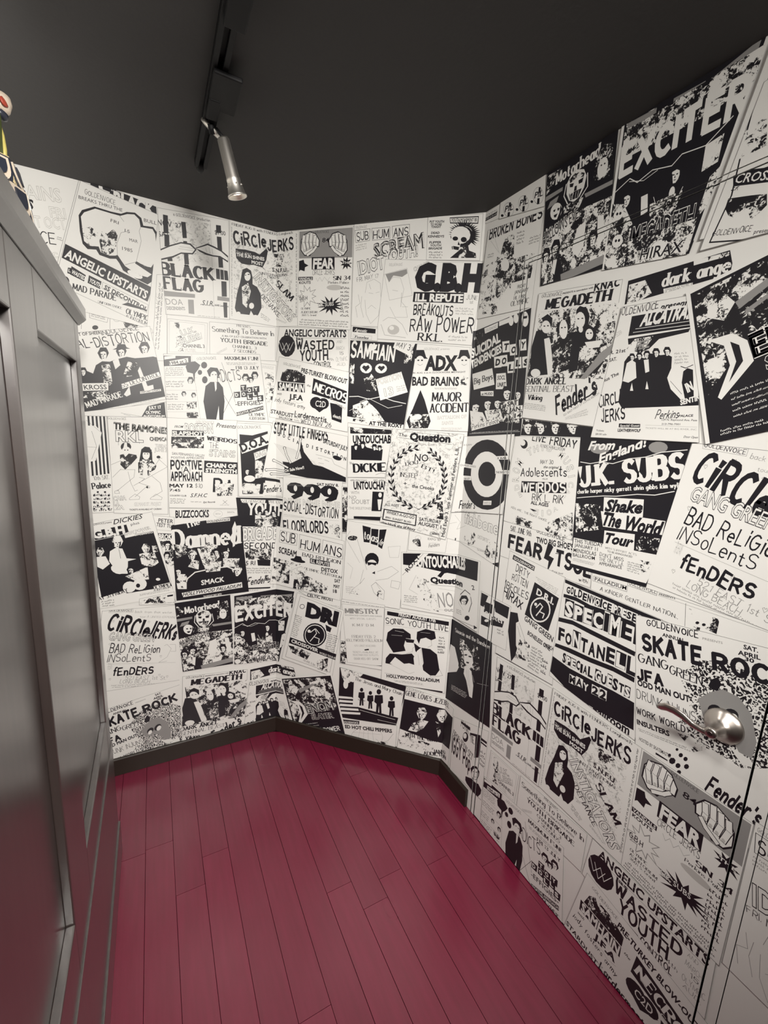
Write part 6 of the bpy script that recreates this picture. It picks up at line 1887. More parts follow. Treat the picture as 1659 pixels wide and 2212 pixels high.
P1k10264 9493 385 -1 162 -592 -4 -512
P2k10486 9215 441 29 451 -393 7 -433
P1k10946 9463 825 13 800 -438 155 -431
P1k10366 8582 552 17 497 -296 27 -357
P1k10937 8822 653 33 599 -233 5 -392
T|3|Toaster|10356 8652 11561 8739 295|S3|w
P2w10797 8547 -8 -28 -36 -61 -81 -91 -131 -113 -179 -123 -213 -117 -228 -98 -220 -69 -190 -36 -146 -6 -95 16 -48 25 -14 19
G2k2,11273 8471 367 26 395 -170 32 -234
T|1|EVENT|10094 9832 10603 9830 180|X2|k
F|black flyer with a pale face and raised white hand|4|k||8588 7684 11099 7781 11420 4345 8595 3894
P1w8623 6520 312 4 707 -692 566 -1016 -27 -1378 -33 -575
T|1|Siouxsie and the Banshees|8872 7211 11023 7470 170|S2|w
P2d9229 7072 1109 147 1382 -702 939 -1024 44 -1274
P3w9498 6643 287 184 583 61 673 -203 496 -549 145 -485
P4k9594 6532 162 83 169 24 8 -59
P4k9849 6600 182 63 179 -1 7 -59
P4k9743 6276 185 66 150 -15 18 -54
P4w9667 5971 210 154 449 48 630 -479 626 -1038 450 -1067 181 -502 -20 -293
L5w3,10328 5668 -141 233
L3w1.5,10485 5720 642 261
G5w4,8909 4758 1062 218 1043 -78 -29 -274
L5k1.6,9896 5977 214 -676
L6k1.6,9790 5918 226 -592
F|flyer of four black silhouettes on a tag over dark stairs|16|k||3477 4306 6830 4068 6409 1961 3467 1603
P1n3514 4287 1167 -63 999 -283 299 -814 106 -486
P2w3939 3503 -9 -99 -41 -185 -90 -240 -147 -253 -199 -222 -237 -153 -252 -59 -243 40 -210 126 -161 180 -105 193 -53 162 -15 93
P2w4251 3852 -6 -73 -28 -136 -63 -176 -103 -185 -140 -162 -167 -110 -178 -40 -172 33 -149 96 -114 136 -75 145 -38 121 -11 70
P1w3469 2781 683 99 822 21 -15 -127
P2w3512 2583 755 119 858 31 -33 -132
P3w3555 2384 827 139 894 43 -51 -137
P4w3598 2185 900 160 931 54 -70 -142
P5w3642 1985 971 181 966 67 -89 -148
P4w4227 4031 2453 -249 2331 -1661 -14 -1588
T|5|The Jesus and Mary Chain|4271 3811 6592 3563 181|S2|k
P5k4711 3402 -6 -47 -28 -88 -61 -116 -99 -125 -134 -113 -159 -83 -169 -40 -162 6 -140 48 -107 75 -69 84 -35 73 -10 42
P6k4490 3223 283 68 309 -223 240 -277 269 -643 184 -664 158 -371 142 -675 56 -696 70 -318 -18 -265
P5k5155 3342 -6 -47 -27 -88 -60 -115 -97 -124 -132 -113 -157 -83 -167 -40 -160 6 -139 47 -106 75 -69 84 -35 72 -10 42
P6k4938 3164 279 67 306 -222 238 -276 268 -640 184 -661 157 -370 142 -672 58 -693 70 -317 -17 -264
P6k5598 3508 -9 -63 -38 -119 -82 -157 -132 -169 -179 -153 -213 -112 -227 -54 -219 9 -190 65 -145 102 -95 114 -48 98 -15 57
P7k5303 3266 378 91 417 -303 325 -377 368 -875 254 -905 216 -505 197 -919 82 -949 97 -433 -22 -361
P5k6206 3314 -7 -51 -30 -97 -65 -128 -106 -138 -144 -125 -171 -92 -183 -45 -176 7 -153 52 -117 83 -77 93 -39 80 -12 47
P6k5969 3116 305 75 338 -245 264 -305 301 -710 209 -734 177 -410 163 -746 71 -769 81 -351 -15 -293
G7k1,4468 2882 357 13 362 -98 4 -111
L1w4,4581 2300 1762 -60
L1w3,5484 2015 956 19
F|flyer with bold capitals over a line drawn globe|17|w||3485 1646 6462 1947 6433 574 3512 126
P1k3692 1565 894 139 884 -55 -12 -216
T|2|GOLDENVOICE|3744 1385 4539 1529 114|b2|w
T|3|RED HOT CHILI PEPPERS|3725 1109 6243 1523 182|b4|k
L4k1.5,5790 1153 -30 -185 -134 -374 -303 -550 -521 -694 -768 -793 -1019 -837 -1250 -819 -1436 -742 -1559 -613 -1605 -445 -1572 -255 -1461 -63 -1286 112 -1064 254 -817 348 -569 387 -345 366 -166 289 -47 163 0 0
L5k1.2,4653 1396 -171 -1240
L5k1.2,4841 1447 -42 -1200
L5k1.2,5027 1497 87 -1160
L5k1.2,5213 1547 212 -1120
L6k1.2,4265 1022 1431 247
L7k2,5445 962 272 -116 614 76 852 520
P8m5537 892 527 52 363 -185 9 -190
F|flyer with a black photo of two pale faces folded into the corner|17|w||6763 4070 9237 3767 9192 873 6499 640
T|1|GOLDENVOICE|6773 3911 7624 3874 123|H1|k
T|1|GENE LOVES JEZEBEL|6773 3625 8905 3569 229|S3|k
P1k6667 3419 1959 -48 2627 -95 2499 -1712 1885 -1774 1396 -1801 555 -1684 -88 -1580
P2n7823 2979 -45 -142 -94 -282 -225 -328 -359 -364 -429 -238 -496 -127 -441 19 -393 170 -260 205 -132 231 -56 113
P3w7456 2926 143 82 249 50 277 -78 257 -219 191 -339 108 -361 23 -279 -20 -155
P4k7434 2893 3 -135 53 -258 120 -322 87 -208 62 -120 53 -54
P5k7481 2848 79 9 71 -28 18 -39
P4k7608 2875 72 30 61 -25 13 -40
P6k7591 2838 -33 -100 16 -98
P5k7547 2675 102 32 75 -8 26 -20
P4n7189 2279 398 287 727 283 509 -139 193 -408 -185 -418
P2n8846 3203 -70 -183 -149 -369 -310 -454 -449 -491 -522 -359 -593 -243 -537 -89 -489 69 -351 106 -218 134 -91 73
P3w8386 3038 148 86 269 67 317 -43 286 -206 201 -356 115 -379 27 -293 -19 -162
P4k8688 3113 24 -126 -27 -302 -97 -422 -81 -289 -68 -186 -68 -114
P4k8413 2956 81 10 74 -29 18 -41
P5k8544 2985 75 30 64 -27 14 -43
P6k8517 2943 47 -85 -3 -109
P4k8483 2774 105 34 77 -8 27 -21
P2n8237 2646 165 -46 276 -467 176 -766
T|5|WITH THE CLAY IDOLS|6900 1461 9035 1699 238|S4|k
P6n6536 1547 951 -16 1789 -149 1569 -536 48 -551
T|1|AND|8588 1151 8950 1319 118|S2|k
T|7|JANE'S|8229 1001 8976 1112 199|S3|k
T|8|ADDICTION|7828 791 8986 1029 182|S3|k
F|flyer of tall hand lettered names above a person in black by the baseboard|5|w||9253 3403 11414 4187 11379 1031 9301 778
T|1|PUNK|9767 3278 10309 3262 382|b0|k
P2k9754 3524 599 96 618 -48 13 -98
T|1|DROP-TEEN-SET|9296 2496 10621 2270 321|S2|k
T|2|IGGY|9335 1714 9964 1755 744|X4|k
T|2|Pop|10101 1726 10564 1745 664|X4|k
P2k10290 3130 -4 -106 -40 -215 -102 -307 -178 -362 -252 -370 -310 -328 -339 -245 -335 -137 -297 -26 -234 65 -158 119 -85 125 -29 82
P3w10190 3111 -4 -60 -28 -124 -69 -179 -117 -214 -164 -223 -200 -202 -218 -157 -214 -96 -189 -32 -148 23 -99 58 -53 65 -17 45
L2k3,9311 2701 1455 -186
P3k10365 3393 620 315 652 -426 621 -707 401 -878 345 66 12 -95
T|4|TIE|10451 3011 10690 3083 285|S2|k
P4k10995 3638 374 47 372 -54 15 -115
P4k11016 3477 360 39 353 -29 10 -70
G1k4,11060 3153 290 68 300 -736 29 -723
P1k10600 1881 115 212 341 366 527 269 521 55 419 -213 158 -378
P2w11077 2005 -4 -117 -45 -243 -115 -351 -199 -422 -282 -440 -347 -401 -380 -312 -375 -192 -332 -65 -261 43 -176 112 -95 127 -32 87
P3k10842 1917 -4 -11 -15 -28 -33 -46 -53 -63 -71 -74 -84 -77 -90 -72 -87 -61 -75 -44 -58 -25 -38 -9 -19 2 -6 5
P3k11003 2022 -4 -11 -15 -28 -32 -46 -52 -62 -70 -73 -83 -76 -88 -71 -85 -60 -74 -43 -57 -25 -37 -9 -19 2 -6 5
L3k3,10841 1679 130 81
P3w10726 1476 293 192 249 -4 51 -118
P4k10346 1296 378 192 626 200 788 285 992 170 968 -34 830 -287 482 -324 109 -264 5 -187
P5m10364 873 535 107 560 -86 55 -422
P6d10291 561 933 91 1013 -506 138 -770
F|black flyer with a tusked skull drawing under white blackletter|11|k|15880,15940|-4455 7656 -2132 7712 -2015 4206 -4251 4304
P1d-4401 7478 476 -9 179 -424 8 -527
T|2|Motorhead|-4040 7090 -2631 7199 301|S4|w
P3d-2608 7400 336 52 450 -484 381 -891 -109 -806 -98 -326
P4w-2309 6802 -18 -106 -64 -185 -129 -222 -199 -210 -262 -151 -304 -57 -317 53 -299 157 -254 236 -189 273 -119 262 -56 204 -13 110
P5k-2491 6901 -3 -8 -10 -14 -19 -17 -30 -15 -40 -9 -47 -1 -49 8 -46 17 -39 23 -29 25 -19 23 -9 18 -2 10
P5k-2393 6899 -3 -9 -10 -15 -19 -17 -30 -15 -40 -10 -47 -1 -49 8 -46 17 -39 23 -30 25 -19 23 -9 18 -2 9
P3w-3627 6941 122 181 339 213 549 125 663 -85 620 -365 496 -549 316 -612 142 -512 21 -294
P4m-3566 7011 236 110 527 -53 495 -164 261 -57 54 -116
P5k-3530 6884 151 -39 125 -129 21 -98
P5k-3226 6846 167 13 140 -105 21 -99
P4k-3335 6742 71 -5 79 -136 -15 -119
P5d-3526 6626 448 -37 353 -240 76 -203
L6w2.5,-3468 6589 19 -139
L6w2.5,-3375 6573 7 -165
L6w2.5,-3269 6567 -5 -176
L6w2.5,-3174 6571 -28 -166
L6w7,-3656 6926 -38 -297 128 -564
L6w7,-2939 6907 52 -352 -145 -558
P7d-3674 6355 709 -27 583 -246 52 -214
P1g-4207 6687 315 44 252 -112 -91 -184
P2w-3722 6189 -53 -75 -138 -108 -237 -94 -331 -35 -401 57 -434 164 -423 264 -370 338 -287 372 -188 359 -94 301 -23 209 11 101
P3k-4047 6390 86 4 73 -61 16 -50
P3k-3892 6395 91 -30 55 -91 9 -69
P3k-4012 6242 150 -1 101 -87 32 -74
P4k-3787 6443 82 -151 19 -329 -81 -364 -6 -202
P7g-2963 6396 858 -13 869 -121 57 -114
P1m-4374 5948 1282 92 2325 37 2333 -1400 1605 -1669 170 -1614 80 -901
T|8|HALLOWS EVE|-4333 5533 -3068 5828 338|o2|w
P10w-3075 5550 276 120 291 -553 132 -803 -104 -539
P2w-2431 5633 187 -37 302 -632 108 -879
P3k-2341 5101 -38 -82 -78 -161 -166 -150 -254 -132 -291 -26 -328 69 -285 150 -246 236 -158 220 -73 198 -30 94
P4w-2582 5179 97 12 163 -43 175 -138 153 -227 103 -287 49 -275 -1 -194 -22 -97
P5k-2599 5164 -5 -91 20 -189 59 -253 45 -166 33 -99 31 -52
P6k-2571 5120 51 -18 44 -41 9 -32
P5k-2487 5098 48 -2 38 -35 6 -30
P7k-2501 5079 -27 -57 5 -72
P5k-2538 4983 68 -11 48 -29 15 -22
P2k-3974 5142 -41 -91 -86 -179 -179 -167 -273 -147 -311 -30 -349 75 -301 165 -258 261 -165 243 -75 218 -30 104
P3n-4230 5228 104 13 174 -48 185 -154 160 -252 106 -318 48 -305 -4 -215 -24 -108
P4k-4248 5211 -7 -101 19 -210 59 -281 45 -185 34 -110 33 -58
P5k-4219 5162 55 -20 47 -45 9 -35
P4k-4130 5138 52 -3 40 -39 6 -34
P6k-4144 5117 -30 -64 4 -80
P4k-4186 5010 72 -12 51 -32 16 -24
P3k-3608 5240 -45 -98 -93 -192 -194 -180 -296 -158 -337 -32 -379 81 -327 177 -281 280 -180 261 -82 235 -33 112
P4n-3886 5332 112 14 189 -51 200 -164 175 -270 116 -341 53 -327 -4 -231 -26 -115
P5k-3683 5267 1 -111 -34 -214 -83 -271 -61 -175 -44 -101 -39 -47
P5k-3874 5261 59 -21 51 -48 10 -37
P6k-3777 5236 56 -3 43 -42 6 -36
P7k-3800 5215 27 -81 -11 -82
P6k-3838 5099 78 -13 55 -34 18 -26
P2k-3893 4958 292 -65 491 -391 454 -665 156 -665
P3w-3835 4945 146 -32 104 -443 -11 -346
P3g-3495 4447 1422 108 1450 -117 54 -225
P1g-4451 6895 679 17 676 -83 6 -133
F|black flyer with jagged brush lettering above a crowd of faces|13|k|15880,15940|-2032 7725 1129 7844 173 3887 -2067 4159
P1w-2032 7725 74 -10 42 -3569 -35 -3566
P2w-2032 7725 3161 119 3147 17 10 -97
P3w1025 7785 104 59 -711 -3624 -806 -3644
P1d-1898 7568 763 -55 761 -238 -3 -172
P2g-1867 7550 732 -51 730 -177 -2 -124
P1g-743 7471 669 -39 656 -167 -1 -128
P4g148 7423 759 173 723 10 0 -122
P5m-1932 7380 2915 57 2845 -513 2081 -681 21 -644
T|6|EXCITER|-1879 6378 826 6403 616|X6|w
L7w5,-1973 6027 372 160 596 -23 957 92 1423 -28 1626 119 2124 49 2586 367
L8w3,-1602 6116 388 -142 718 -57
P1k-1452 5724 -35 -77 -73 -151 -157 -142 -241 -127 -278 -29 -314 60 -273 136 -237 217 -152 202 -71 183 -29 87
P2w-1683 5794 93 11 157 -39 168 -127 149 -210 102 -267 49 -256 1 -181 -20 -91
P3k-1699 5779 -4 -85 21 -176 59 -235 44 -155 33 -92 30 -48
P4k-1672 5738 50 -16 43 -37 9 -29
P3k-1591 5719 46 -2 36 -33 5 -28
P5k-1604 5701 -26 -54 5 -67
P3k-1639 5611 65 -9 46 -26 15 -20
P8k-265 5780 -37 -79 -76 -155 -164 -146 -254 -130 -294 -29 -333 61 -290 139 -253 222 -163 208 -78 188 -32 90
P9w-510 5851 98 13 166 -39 179 -130 159 -214 110 -273 54 -262 3 -185 -20 -93
P10k-526 5837 -4 -88 23 -181 64 -242 48 -159 35 -95 32 -50
P11k-497 5794 52 -16 45 -38 9 -30
P10k-413 5775 49 -1 39 -33 7 -29
P12k-426 5757 -26 -56 7 -69
P10k-462 5664 69 -9 49 -26 16 -20
P1w-382 5379 -7 -57 -26 -99 -54 -120 -84 -114 -111 -83 -130 -33 -136 26 -129 83 -110 125 -83 146 -53 140 -26 109 -7 59
P8k492 6003 -37 -85 -77 -169 -169 -193 -263 -211 -306 -133 -347 -64 -303 24 -264 114 -170 132 -81 144 -33 70
P9w237 5980 102 47 174 24 188 -54 168 -139 117 -210 59 -221 4 -169 -20 -93
P10k424 5999 4 -81 -25 -167 -67 -224 -50 -148 -37 -88 -34 -47
P10k251 5933 54 3 48 -19 10 -24
P11k339 5946 51 16 41 -17 7 -25
P12k319 5923 27 -51 -7 -63
P11k289 5826 71 16 51 -7 17 -13
P13n151 6076 348 63 312 -459 1 -518
P6m-2002 5763 330 -135 647 -706 571 -1721 -13 -1586
P7w-1650 5407 -14 -59 -54 -102 -111 -118 -174 -105 -230 -66 -268 -9 -281 56 -266 115 -226 157 -170 174 -107 162 -51 123 -13 66
P7w-1561 4735 -16 -67 -60 -113 -123 -131 -192 -116 -253 -71 -295 -6 -310 66 -293 132 -250 178 -188 196 -119 182 -57 138 -15 73
P7w-1710 4254 -15 -48 -55 -80 -113 -89 -176 -75 -232 -39 -270 10 -284 64 -269 112 -229 143 -172 153 -109 139 -53 104 -14 54
P8k-1797 5451 -3 -15 -12 -26 -25 -30 -39 -27 -52 -18 -61 -4 -64 13 -60 27 -51 38 -38 43 -24 40 -11 30 -3 16
P8k-1707 5433 -4 -15 -13 -25 -26 -30 -40 -27 -53 -18 -61 -3 -64 13 -61 28 -52 39 -39 43 -25 40 -12 31 -3 16
P8k-1729 4785 -3 -15 -13 -25 -26 -30 -40 -27 -53 -17 -61 -2 -64 14 -61 29 -52 40 -39 44 -25 41 -12 31 -3 17
P8k-1639 4766 -3 -15 -12 -26 -25 -30 -40 -27 -52 -17 -61 -3 -64 14 -61 29 -52 40 -39 44 -24 41 -11 31 -3 17
P1w-1218 5613 165 5 228 -410 62 -450
P2m-956 5343 745 3 814 -610 64 -529
L3w3,-689 4995 -199 482
L3w3,-417 4939 206 481
T|4|MEGADETH|-1328 4500 155 4470 484|o2|w
P7m-1391 4698 1625 -98 1508 -884 26 -656
T|8|HIRAX|-1032 4100 -2 3981 267|o2|w
P14n348 5372 270 200 119 -500 -154 -780
F|turned flyer with heavy initials above a round running figure emblem|17|w|15880,15940|1174 7721 3617 7227 3108 3737 344 4110
L1k3,1336 7569 2133 -437 1638 -3647 -775 -3318 0 0
P2k1577 7072 -12 -57 -48 -107 -100 -140 -159 -150 -212 -135 -249 -97 -262 -45 -250 12 -214 62 -162 95 -104 105 -51 90 -14 52
P3w1549 7067 -10 -44 -38 -84 -79 -110 -125 -118 -166 -106 -195 -76 -206 -35 -197 10 -168 49 -127 75 -82 83 -40 71 -11 41
T|2|DRI|1612 6628 3269 6389 690|b7|k
P2k2681 6352 322 -119 256 -356 54 -305
P3k2749 5824 -24 -195 -106 -384 -237 -547 -405 -670 -595 -738 -786 -746 -961 -692 -1101 -580 -1192 -423 -1226 -235 -1198 -37 -1112 153 -978 315 -808 434 -619 499 -431 504 -260 448 -123 338 -34 184
P4w2676 5810 -22 -172 -94 -339 -209 -483 -357 -591 -523 -651 -691 -658 -845 -609 -967 -511 -1048 -372 -1077 -207 -1053 -32 -978 136 -860 279 -710 384 -545 441 -379 445 -229 396 -109 299 -30 162
P5k2640 5803 -21 -158 -88 -311 -195 -443 -333 -542 -488 -598 -644 -604 -787 -561 -901 -471 -976 -344 -1003 -193 -981 -32 -911 122 -801 253 -662 350 -508 403 -353 407 -214 363 -102 274 -28 149
L6w9,1907 5800 229 225 326 16 145 -247 -11 -462
L7w9,2182 6034 189 -191
L7w9,2097 5608 281 -56 239 -274
P7w1915 5865 -8 -37 -31 -70 -64 -92 -102 -99 -136 -90 -160 -66 -169 -32 -161 6 -138 38 -104 61 -67 68 -33 58 -9 34
G2k12,1064 6604 408 -65 90 -1272 -200 -1189
G5k9,2828 5975 546 -75 346 -975 -159 -988
P8k817 5341 2541 -413 2487 -727 -66 -322
T|9|CROSSOVER|867 5089 2319 4842 184|b3|w
T|9|WORLD TOUR 87|2394 4793 3247 4667 109|b1|w
P10d723 4891 533 -6 1203 -195 1019 -562 198 -356
P9m2262 4393 600 266 573 -483 57 -456
T|2|FRI. APRIL 10, 8pm|1553 4214 2174 4093 110|S1|k
F|flyer with a photo of four long haired people under bold italics|14|w|-15880,-15940|11610 20027 14478 19701 14347 15889 11440 16171
T|1|GOLDENVOICE|11743 19882 12536 19771 96|H2|k
T|1|PRESENTS in association with|12558 19784 13605 19696 46|b3|k
T|1|KNAC|13658 19617 14392 19566 180|X5|k
T|2|MEGADETH|11980 19487 14163 19259 268|S5|k
P3m11694 19456 2841 -341 2752 -1316 2598 -2260 -255 -1969 -228 -1377 53 -815
P4n13559 19267 962 -149 902 -924 502 -648
P4n11728 19449 1234 -141 1159 -394 33 -224
P4k11568 17763 -27 660 108 1136 509 1067 768 596 771 -273 -104 -258
P5w12035 18596 201 17 340 -290 495 -1123 304 -1106 97 -353
P6d12336 18359 344 137 715 -11 885 -763 256 -892
P7k13066 18617 380 24 584 -446 546 -1061 61 -1151
P8d13412 18161 513 56 847 -499 643 -780 7 -767
P5k11854 19255 213 77 423 -82 427 -318 103 -260
P6w12240 18921 -5 -81 -45 -141 -112 -166 -193 -153 -273 -102 -335 -24 -366 65 -360 148 -318 207 -250 231 -168 216 -90 164 -30 87
P8d12434 19143 504 -53 689 -896 138 -724
P9w12901 18736 3 -119 -25 -210 -78 -255 -148 -244 -219 -179 -278 -73 -312 54 -315 175 -286 265 -231 308 -161 295 -91 229 -33 124
P8k13129 19229 106 87 363 -33 478 -271 459 -656 101 -595
P9w13471 18890 -1 -94 -35 -164 -94 -196 -168 -183 -242 -127 -301 -39 -333 63 -331 159 -296 229 -235 259 -161 244 -88 187 -31 100
P10w13440 18642 -1 -38 -18 -65 -46 -78 -81 -72 -115 -49 -141 -14 -155 27 -153 65 -136 93 -108 105 -73 99 -40 76 -13 41
P11k13439 18686 175 56 432 -118 486 -469 89 -409
P12w13798 18452 -3 -63 -30 -110 -76 -131 -133 -122 -189 -85 -233 -26 -256 42 -253 106 -225 152 -178 173 -121 163 -66 125 -23 67
P12w13555 18273 563 -21 493 -202 135 -195
P7k12029 18982 -2 -7 -12 -12 -27 -13 -45 -10 -61 -4 -73 5 -79 15 -76 22 -66 27 -51 28 -33 25 -17 18 -5 10
P7k12171 18966 -3 -7 -12 -12 -27 -13 -45 -10 -61 -3 -73 5 -78 14 -75 22 -65 27 -50 28 -33 25 -17 18 -5 10
P10k12715 18814 -2 -8 -11 -13 -25 -14 -41 -11 -56 -5 -67 4 -72 12 -70 20 -61 25 -47 26 -31 23 -15 17 -4 8
P10k12833 18802 -2 -8 -11 -12 -24 -13 -40 -11 -55 -4 -66 4 -71 13 -69 20 -60 25 -46 26 -30 23 -15 17 -4 9
P10k13268 18959 -2 -7 -10 -12 -23 -13 -38 -10 -52 -4 -63 4 -67 13 -65 20 -57 25 -44 26 -29 23 -15 17 -4 9
P10k13404 18946 -2 -7 -10 -12 -23 -13 -37 -10 -51 -4 -61 4 -66 13 -64 20 -55 24 -43 25 -28 22 -14 16 -4 8
P13k13646 18498 -2 -7 -9 -12 -22 -13 -36 -11 -50 -5 -59 3 -64 11 -62 18 -54 23 -41 24 -27 22 -14 16 -4 9
P13k13751 18490 -2 -8 -10 -12 -22 -14 -36 -11 -49 -6 -59 2 -63 10 -61 17 -54 22 -41 23 -27 21 -14 15 -4 8
P13g13548 17270 527 627 881 831 1037 1012 972 694 661 397 165 -27
P6w12036 17566 -11 -55 -60 -96 -138 -114 -229 -107 -316 -74 -381 -22 -411 38 -398 94 -347 135 -267 153 -176 144 -90 110 -28 59
T|4|DARK ANGEL|11465 17257 13059 17154 187|S4|k
T|5|SENTINAL BEAST|11449 17018 13359 16911 178|S1|k
T|6|Viking|11629 16758 12208 16715 155|S4|k
T|14|Fender's|12863 16266 14140 16828 500|J4|k
L15k10,13112 16407 832 364 1037 530 994 643
G1k4,11476 16680 1003 -135 968 -333 -6 -211
T|16|521 EAST FIRST ST LONG BEACH|13143 16201 14245 16801 64|b1|g
G17g3,13151 16152 841 304 876 78 67 -57
G7k1,11504 16983 659 -55 664 -86 5 -31
F|dark strip flyer with white lowercase letters|0|k|-15880,-15940|14617 19629 16878 19648 17034 19159 14607 19056
P1n14656 19522 419 7 637 -347 293 -494 9 -471
T|1|dark angel|15533 19257 16994 19224 283|S4|w
P1w15568 19201 660 -26 684 -169 34 -136
T|2|DEATH|15619 19076 16231 19055 113|o2|k
P2n16166 19652 702 -33 716 -116 18 -107
P2m16908 19560 363 40 389 -273 107 -285
F|flyer with a group of five silhouettes under slanted striped letters|15|w|-15880,-15940|14562 19002 16393 18892 16976 15576 14150 15605
T|1|GOLDENVOICE|14469 18789 15537 18757 174|H2|k
T|1|presents|15562 18722 16291 18692 129|I3|k
P2k14880 18708 1571 -68 1648 -531 -19 -479
L3w3,15032 18375 1456 -59
L3w3,14980 18297 1522 -63
T|3|ALCATRAZZ|15120 18429 16608 18385 333|I4|w
P1k14858 18166 1673 -7 1683 -67 816 -135 611 -332 415 -384 577 -117 38 -153
P2n15050 18128 491 0 230 -386 -183 -212
T|3|FEEL|15095 17845 15463 17873 204|I3|g
P1k14847 16770 24 331 5 824 94 956 280 873 403 898 536 842 641 946 763 930 929 871 1081 871 1204 800 1232 537 1171 318 1297 46 1548 -191 1611 -361 127 -374 1 -210
P2w14926 17546 120 67 239 -7 322 -394 123 -500 -41 -447
P2w15369 17575 121 5 189 -293 93 -323
P3k15133 17686 -13 -37 -27 -73 -74 -71 -123 -65 -151 -19 -179 22 -162 59 -149 98 -100 93 -54 85 -23 40
P4w15000 17714 50 8 90 -15 104 -56 100 -96 78 -124 48 -120 15 -86 -4 -43
P5k14992 17707 5 -41 26 -83 52 -110 38 -72 26 -43 21 -22
P6k15011 17688 29 -7 27 -17 7 -14
P5k15057 17681 26 0 23 -15 6 -14
P6k15052 17672 -10 -26 8 -31
P6k15039 17629 37 -3 28 -12 11 -10
P3k15321 17690 -12 -36 -26 -71 -72 -69 -119 -64 -147 -19 -174 22 -158 59 -145 97 -97 92 -52 84 -22 40
P4w15192 17718 49 7 87 -15 101 -56 97 -94 76 -122 47 -118 15 -85 -4 -43
P5k15184 17711 5 -40 26 -82 51 -109 37 -71 26 -42 21 -22
P6k15203 17692 27 -6 26 -16 7 -13
P5k15247 17685 25 0 23 -14 6 -13
P6k15242 17677 -9 -26 8 -31
P6k15230 17634 36 -3 27 -11 10 -9
P3k15519 17699 -13 -40 -28 -78 -76 -76 -127 -70 -157 -21 -186 23 -169 63 -155 105 -104 99 -56 90 -24 43
P4w15381 17729 52 8 94 -16 108 -60 104 -102 82 -132 51 -128 16 -92 -3 -47
P5k15483 17708 8 -44 0 -85 -19 -109 -16 -71 -13 -41 -15 -20
P5k15393 17701 29 -7 28 -18 7 -15
P6k15440 17693 27 0 24 -15 6 -14
P7k15431 17684 19 -31 2 -32
P5k15423 17638 38 -3 28 -12 10 -10
P2k15748 17717 -14 -42 -29 -83 -80 -80 -133 -74 -165 -22 -196 26 -178 68 -163 113 -110 106 -60 97 -25 46
P3w15602 17750 56 8 99 -18 114 -65 110 -110 87 -142 55 -138 18 -99 -3 -50
P4k15594 17742 6 -47 30 -96 58 -127 42 -83 29 -50 23 -26
P5k15615 17720 31 -8 29 -19 8 -16
P4k15665 17712 28 0 25 -17 6 -16
P5k15659 17701 -10 -29 10 -36
P5k15647 17652 40 -3 30 -13 11 -11
P2k16005 17713 -13 -41 -27 -81 -76 -79 -127 -73 -158 -21 -187 25 -170 66 -157 110 -106 104 -57 95 -24 45
P3w15866 17745 52 8 94 -17 109 -64 105 -108 83 -139 52 -135 17 -96 -3 -49
P4k15858 17737 5 -45 29 -93 56 -124 40 -81 28 -48 22 -25
P5k15878 17716 30 -8 28 -19 8 -16
P4k15926 17707 27 0 24 -16 6 -15
P5k15920 17697 -9 -29 10 -35
P5k15908 17649 39 -3 29 -13 11 -10
P2w15126 16837 20 202 88 -5
P2w15526 16854 9 196 82 -5
P2w16037 17087 76 217 311 1052 491 1090 693 -128 435 -328 174 -275
L3k2,16106 17006 306 -317
P4k16363 17206 77 65 205 16 325 -603 139 -632 7 -256
L3k4,16290 17323 114 -48 260 8
P5k16380 16561 407 55 440 -144 60 -151
T|6|SENTINEL|16425 16436 16975 16572 121|b4|w
T|5|IN|16531 16719 16658 16785 213|b5|w
T|1|R. 21st|14400 17834 14844 17839 94|b2|k
T|1|SAT.|14417 17635 14629 17653 95|b2|k
T|1|plus The|14299 17093 14753 17276 95|b2|k
T|2|CIRCLE|14301 16439 15000 16571 304|H3|k
T|3|JERKS|14440 16027 15095 16143 321|H3|k
T|1|Perkins|15885 16124 16413 16137 198|J2|k
T|1|PALACE|16428 16159 16743 16165 53|b3|k
T|1|129 N. Raymond Ave. Pasa|16049 16076 16845 16062 47|b1|k
P1k14954 16000 581 -9 588 -103 7 -103
T|2|Special Guest|14995 15915 15521 15921 59|b2|w
T|1|LEATHERWOLF|14947 15786 15568 15788 77|b4|k
L1g1.2,15669 15964 1198 -37
T|1|TICKETS WILL BE AT BIG RIVER, INC.|15684 15871 16879 15854 40|b0|g
T|1|213-796-7001|16065 15975 16494 15971 43|b1|k
T|1|Tickets|14303 15781 14543 15777 49|b1|k
T|1|$8.00 adv|14298 15682 14641 15678 49|b1|k
T|1|Door Open|16614 15680 16926 15673 52|I1|k
G3g4,16088 17675 306 -22 351 -296 50 -300
G1g3,14389 18355 263 78 282 -47 68 -135
F|black flyer of a clawed drawing with a white spiked word|18|k|15880,15940|248 3032 3077 3865 4055 445 1226 -388
P1w248 3032 2829 833 2850 758 22 -75
P2w248 3032 85 25 1063 -3395 978 -3420
P2w2992 3840 85 25 1063 -3395 978 -3419
P3d429 2937 2546 750 2917 -550 449 -1573
P4n722 2875 141 153 570 -277 422 -617 81 -495
P4m1902 3149 809 386 1185 -393 668 -731 54 -726
P5g1292 2598 771 524 857 438 106 -154
P6g1502 2401 639 447 658 379 29 -103
P4m732 1877 375 296 676 -542 370 -1189
P5m2663 2631 518 227 733 -526 337 -642
P5w883 1884 467 82 767 -107 951 -535 494 -1300 418 -1248 535 -584 351 -156
P6k1338 1796 180 -95 306 -429 121 -854 183 -428
T|7|ENOM|1814 1417 3302 2004 498|o5|w
P9k2200 1568 1244 477 1283 341 49 -171
T|10|SLAYER|2077 1142 3278 1552 285|o3|w
G7w1,1518 737 829 318 848 250 19 -69
G8w1,1552 617 971 360 849 250 20 -68
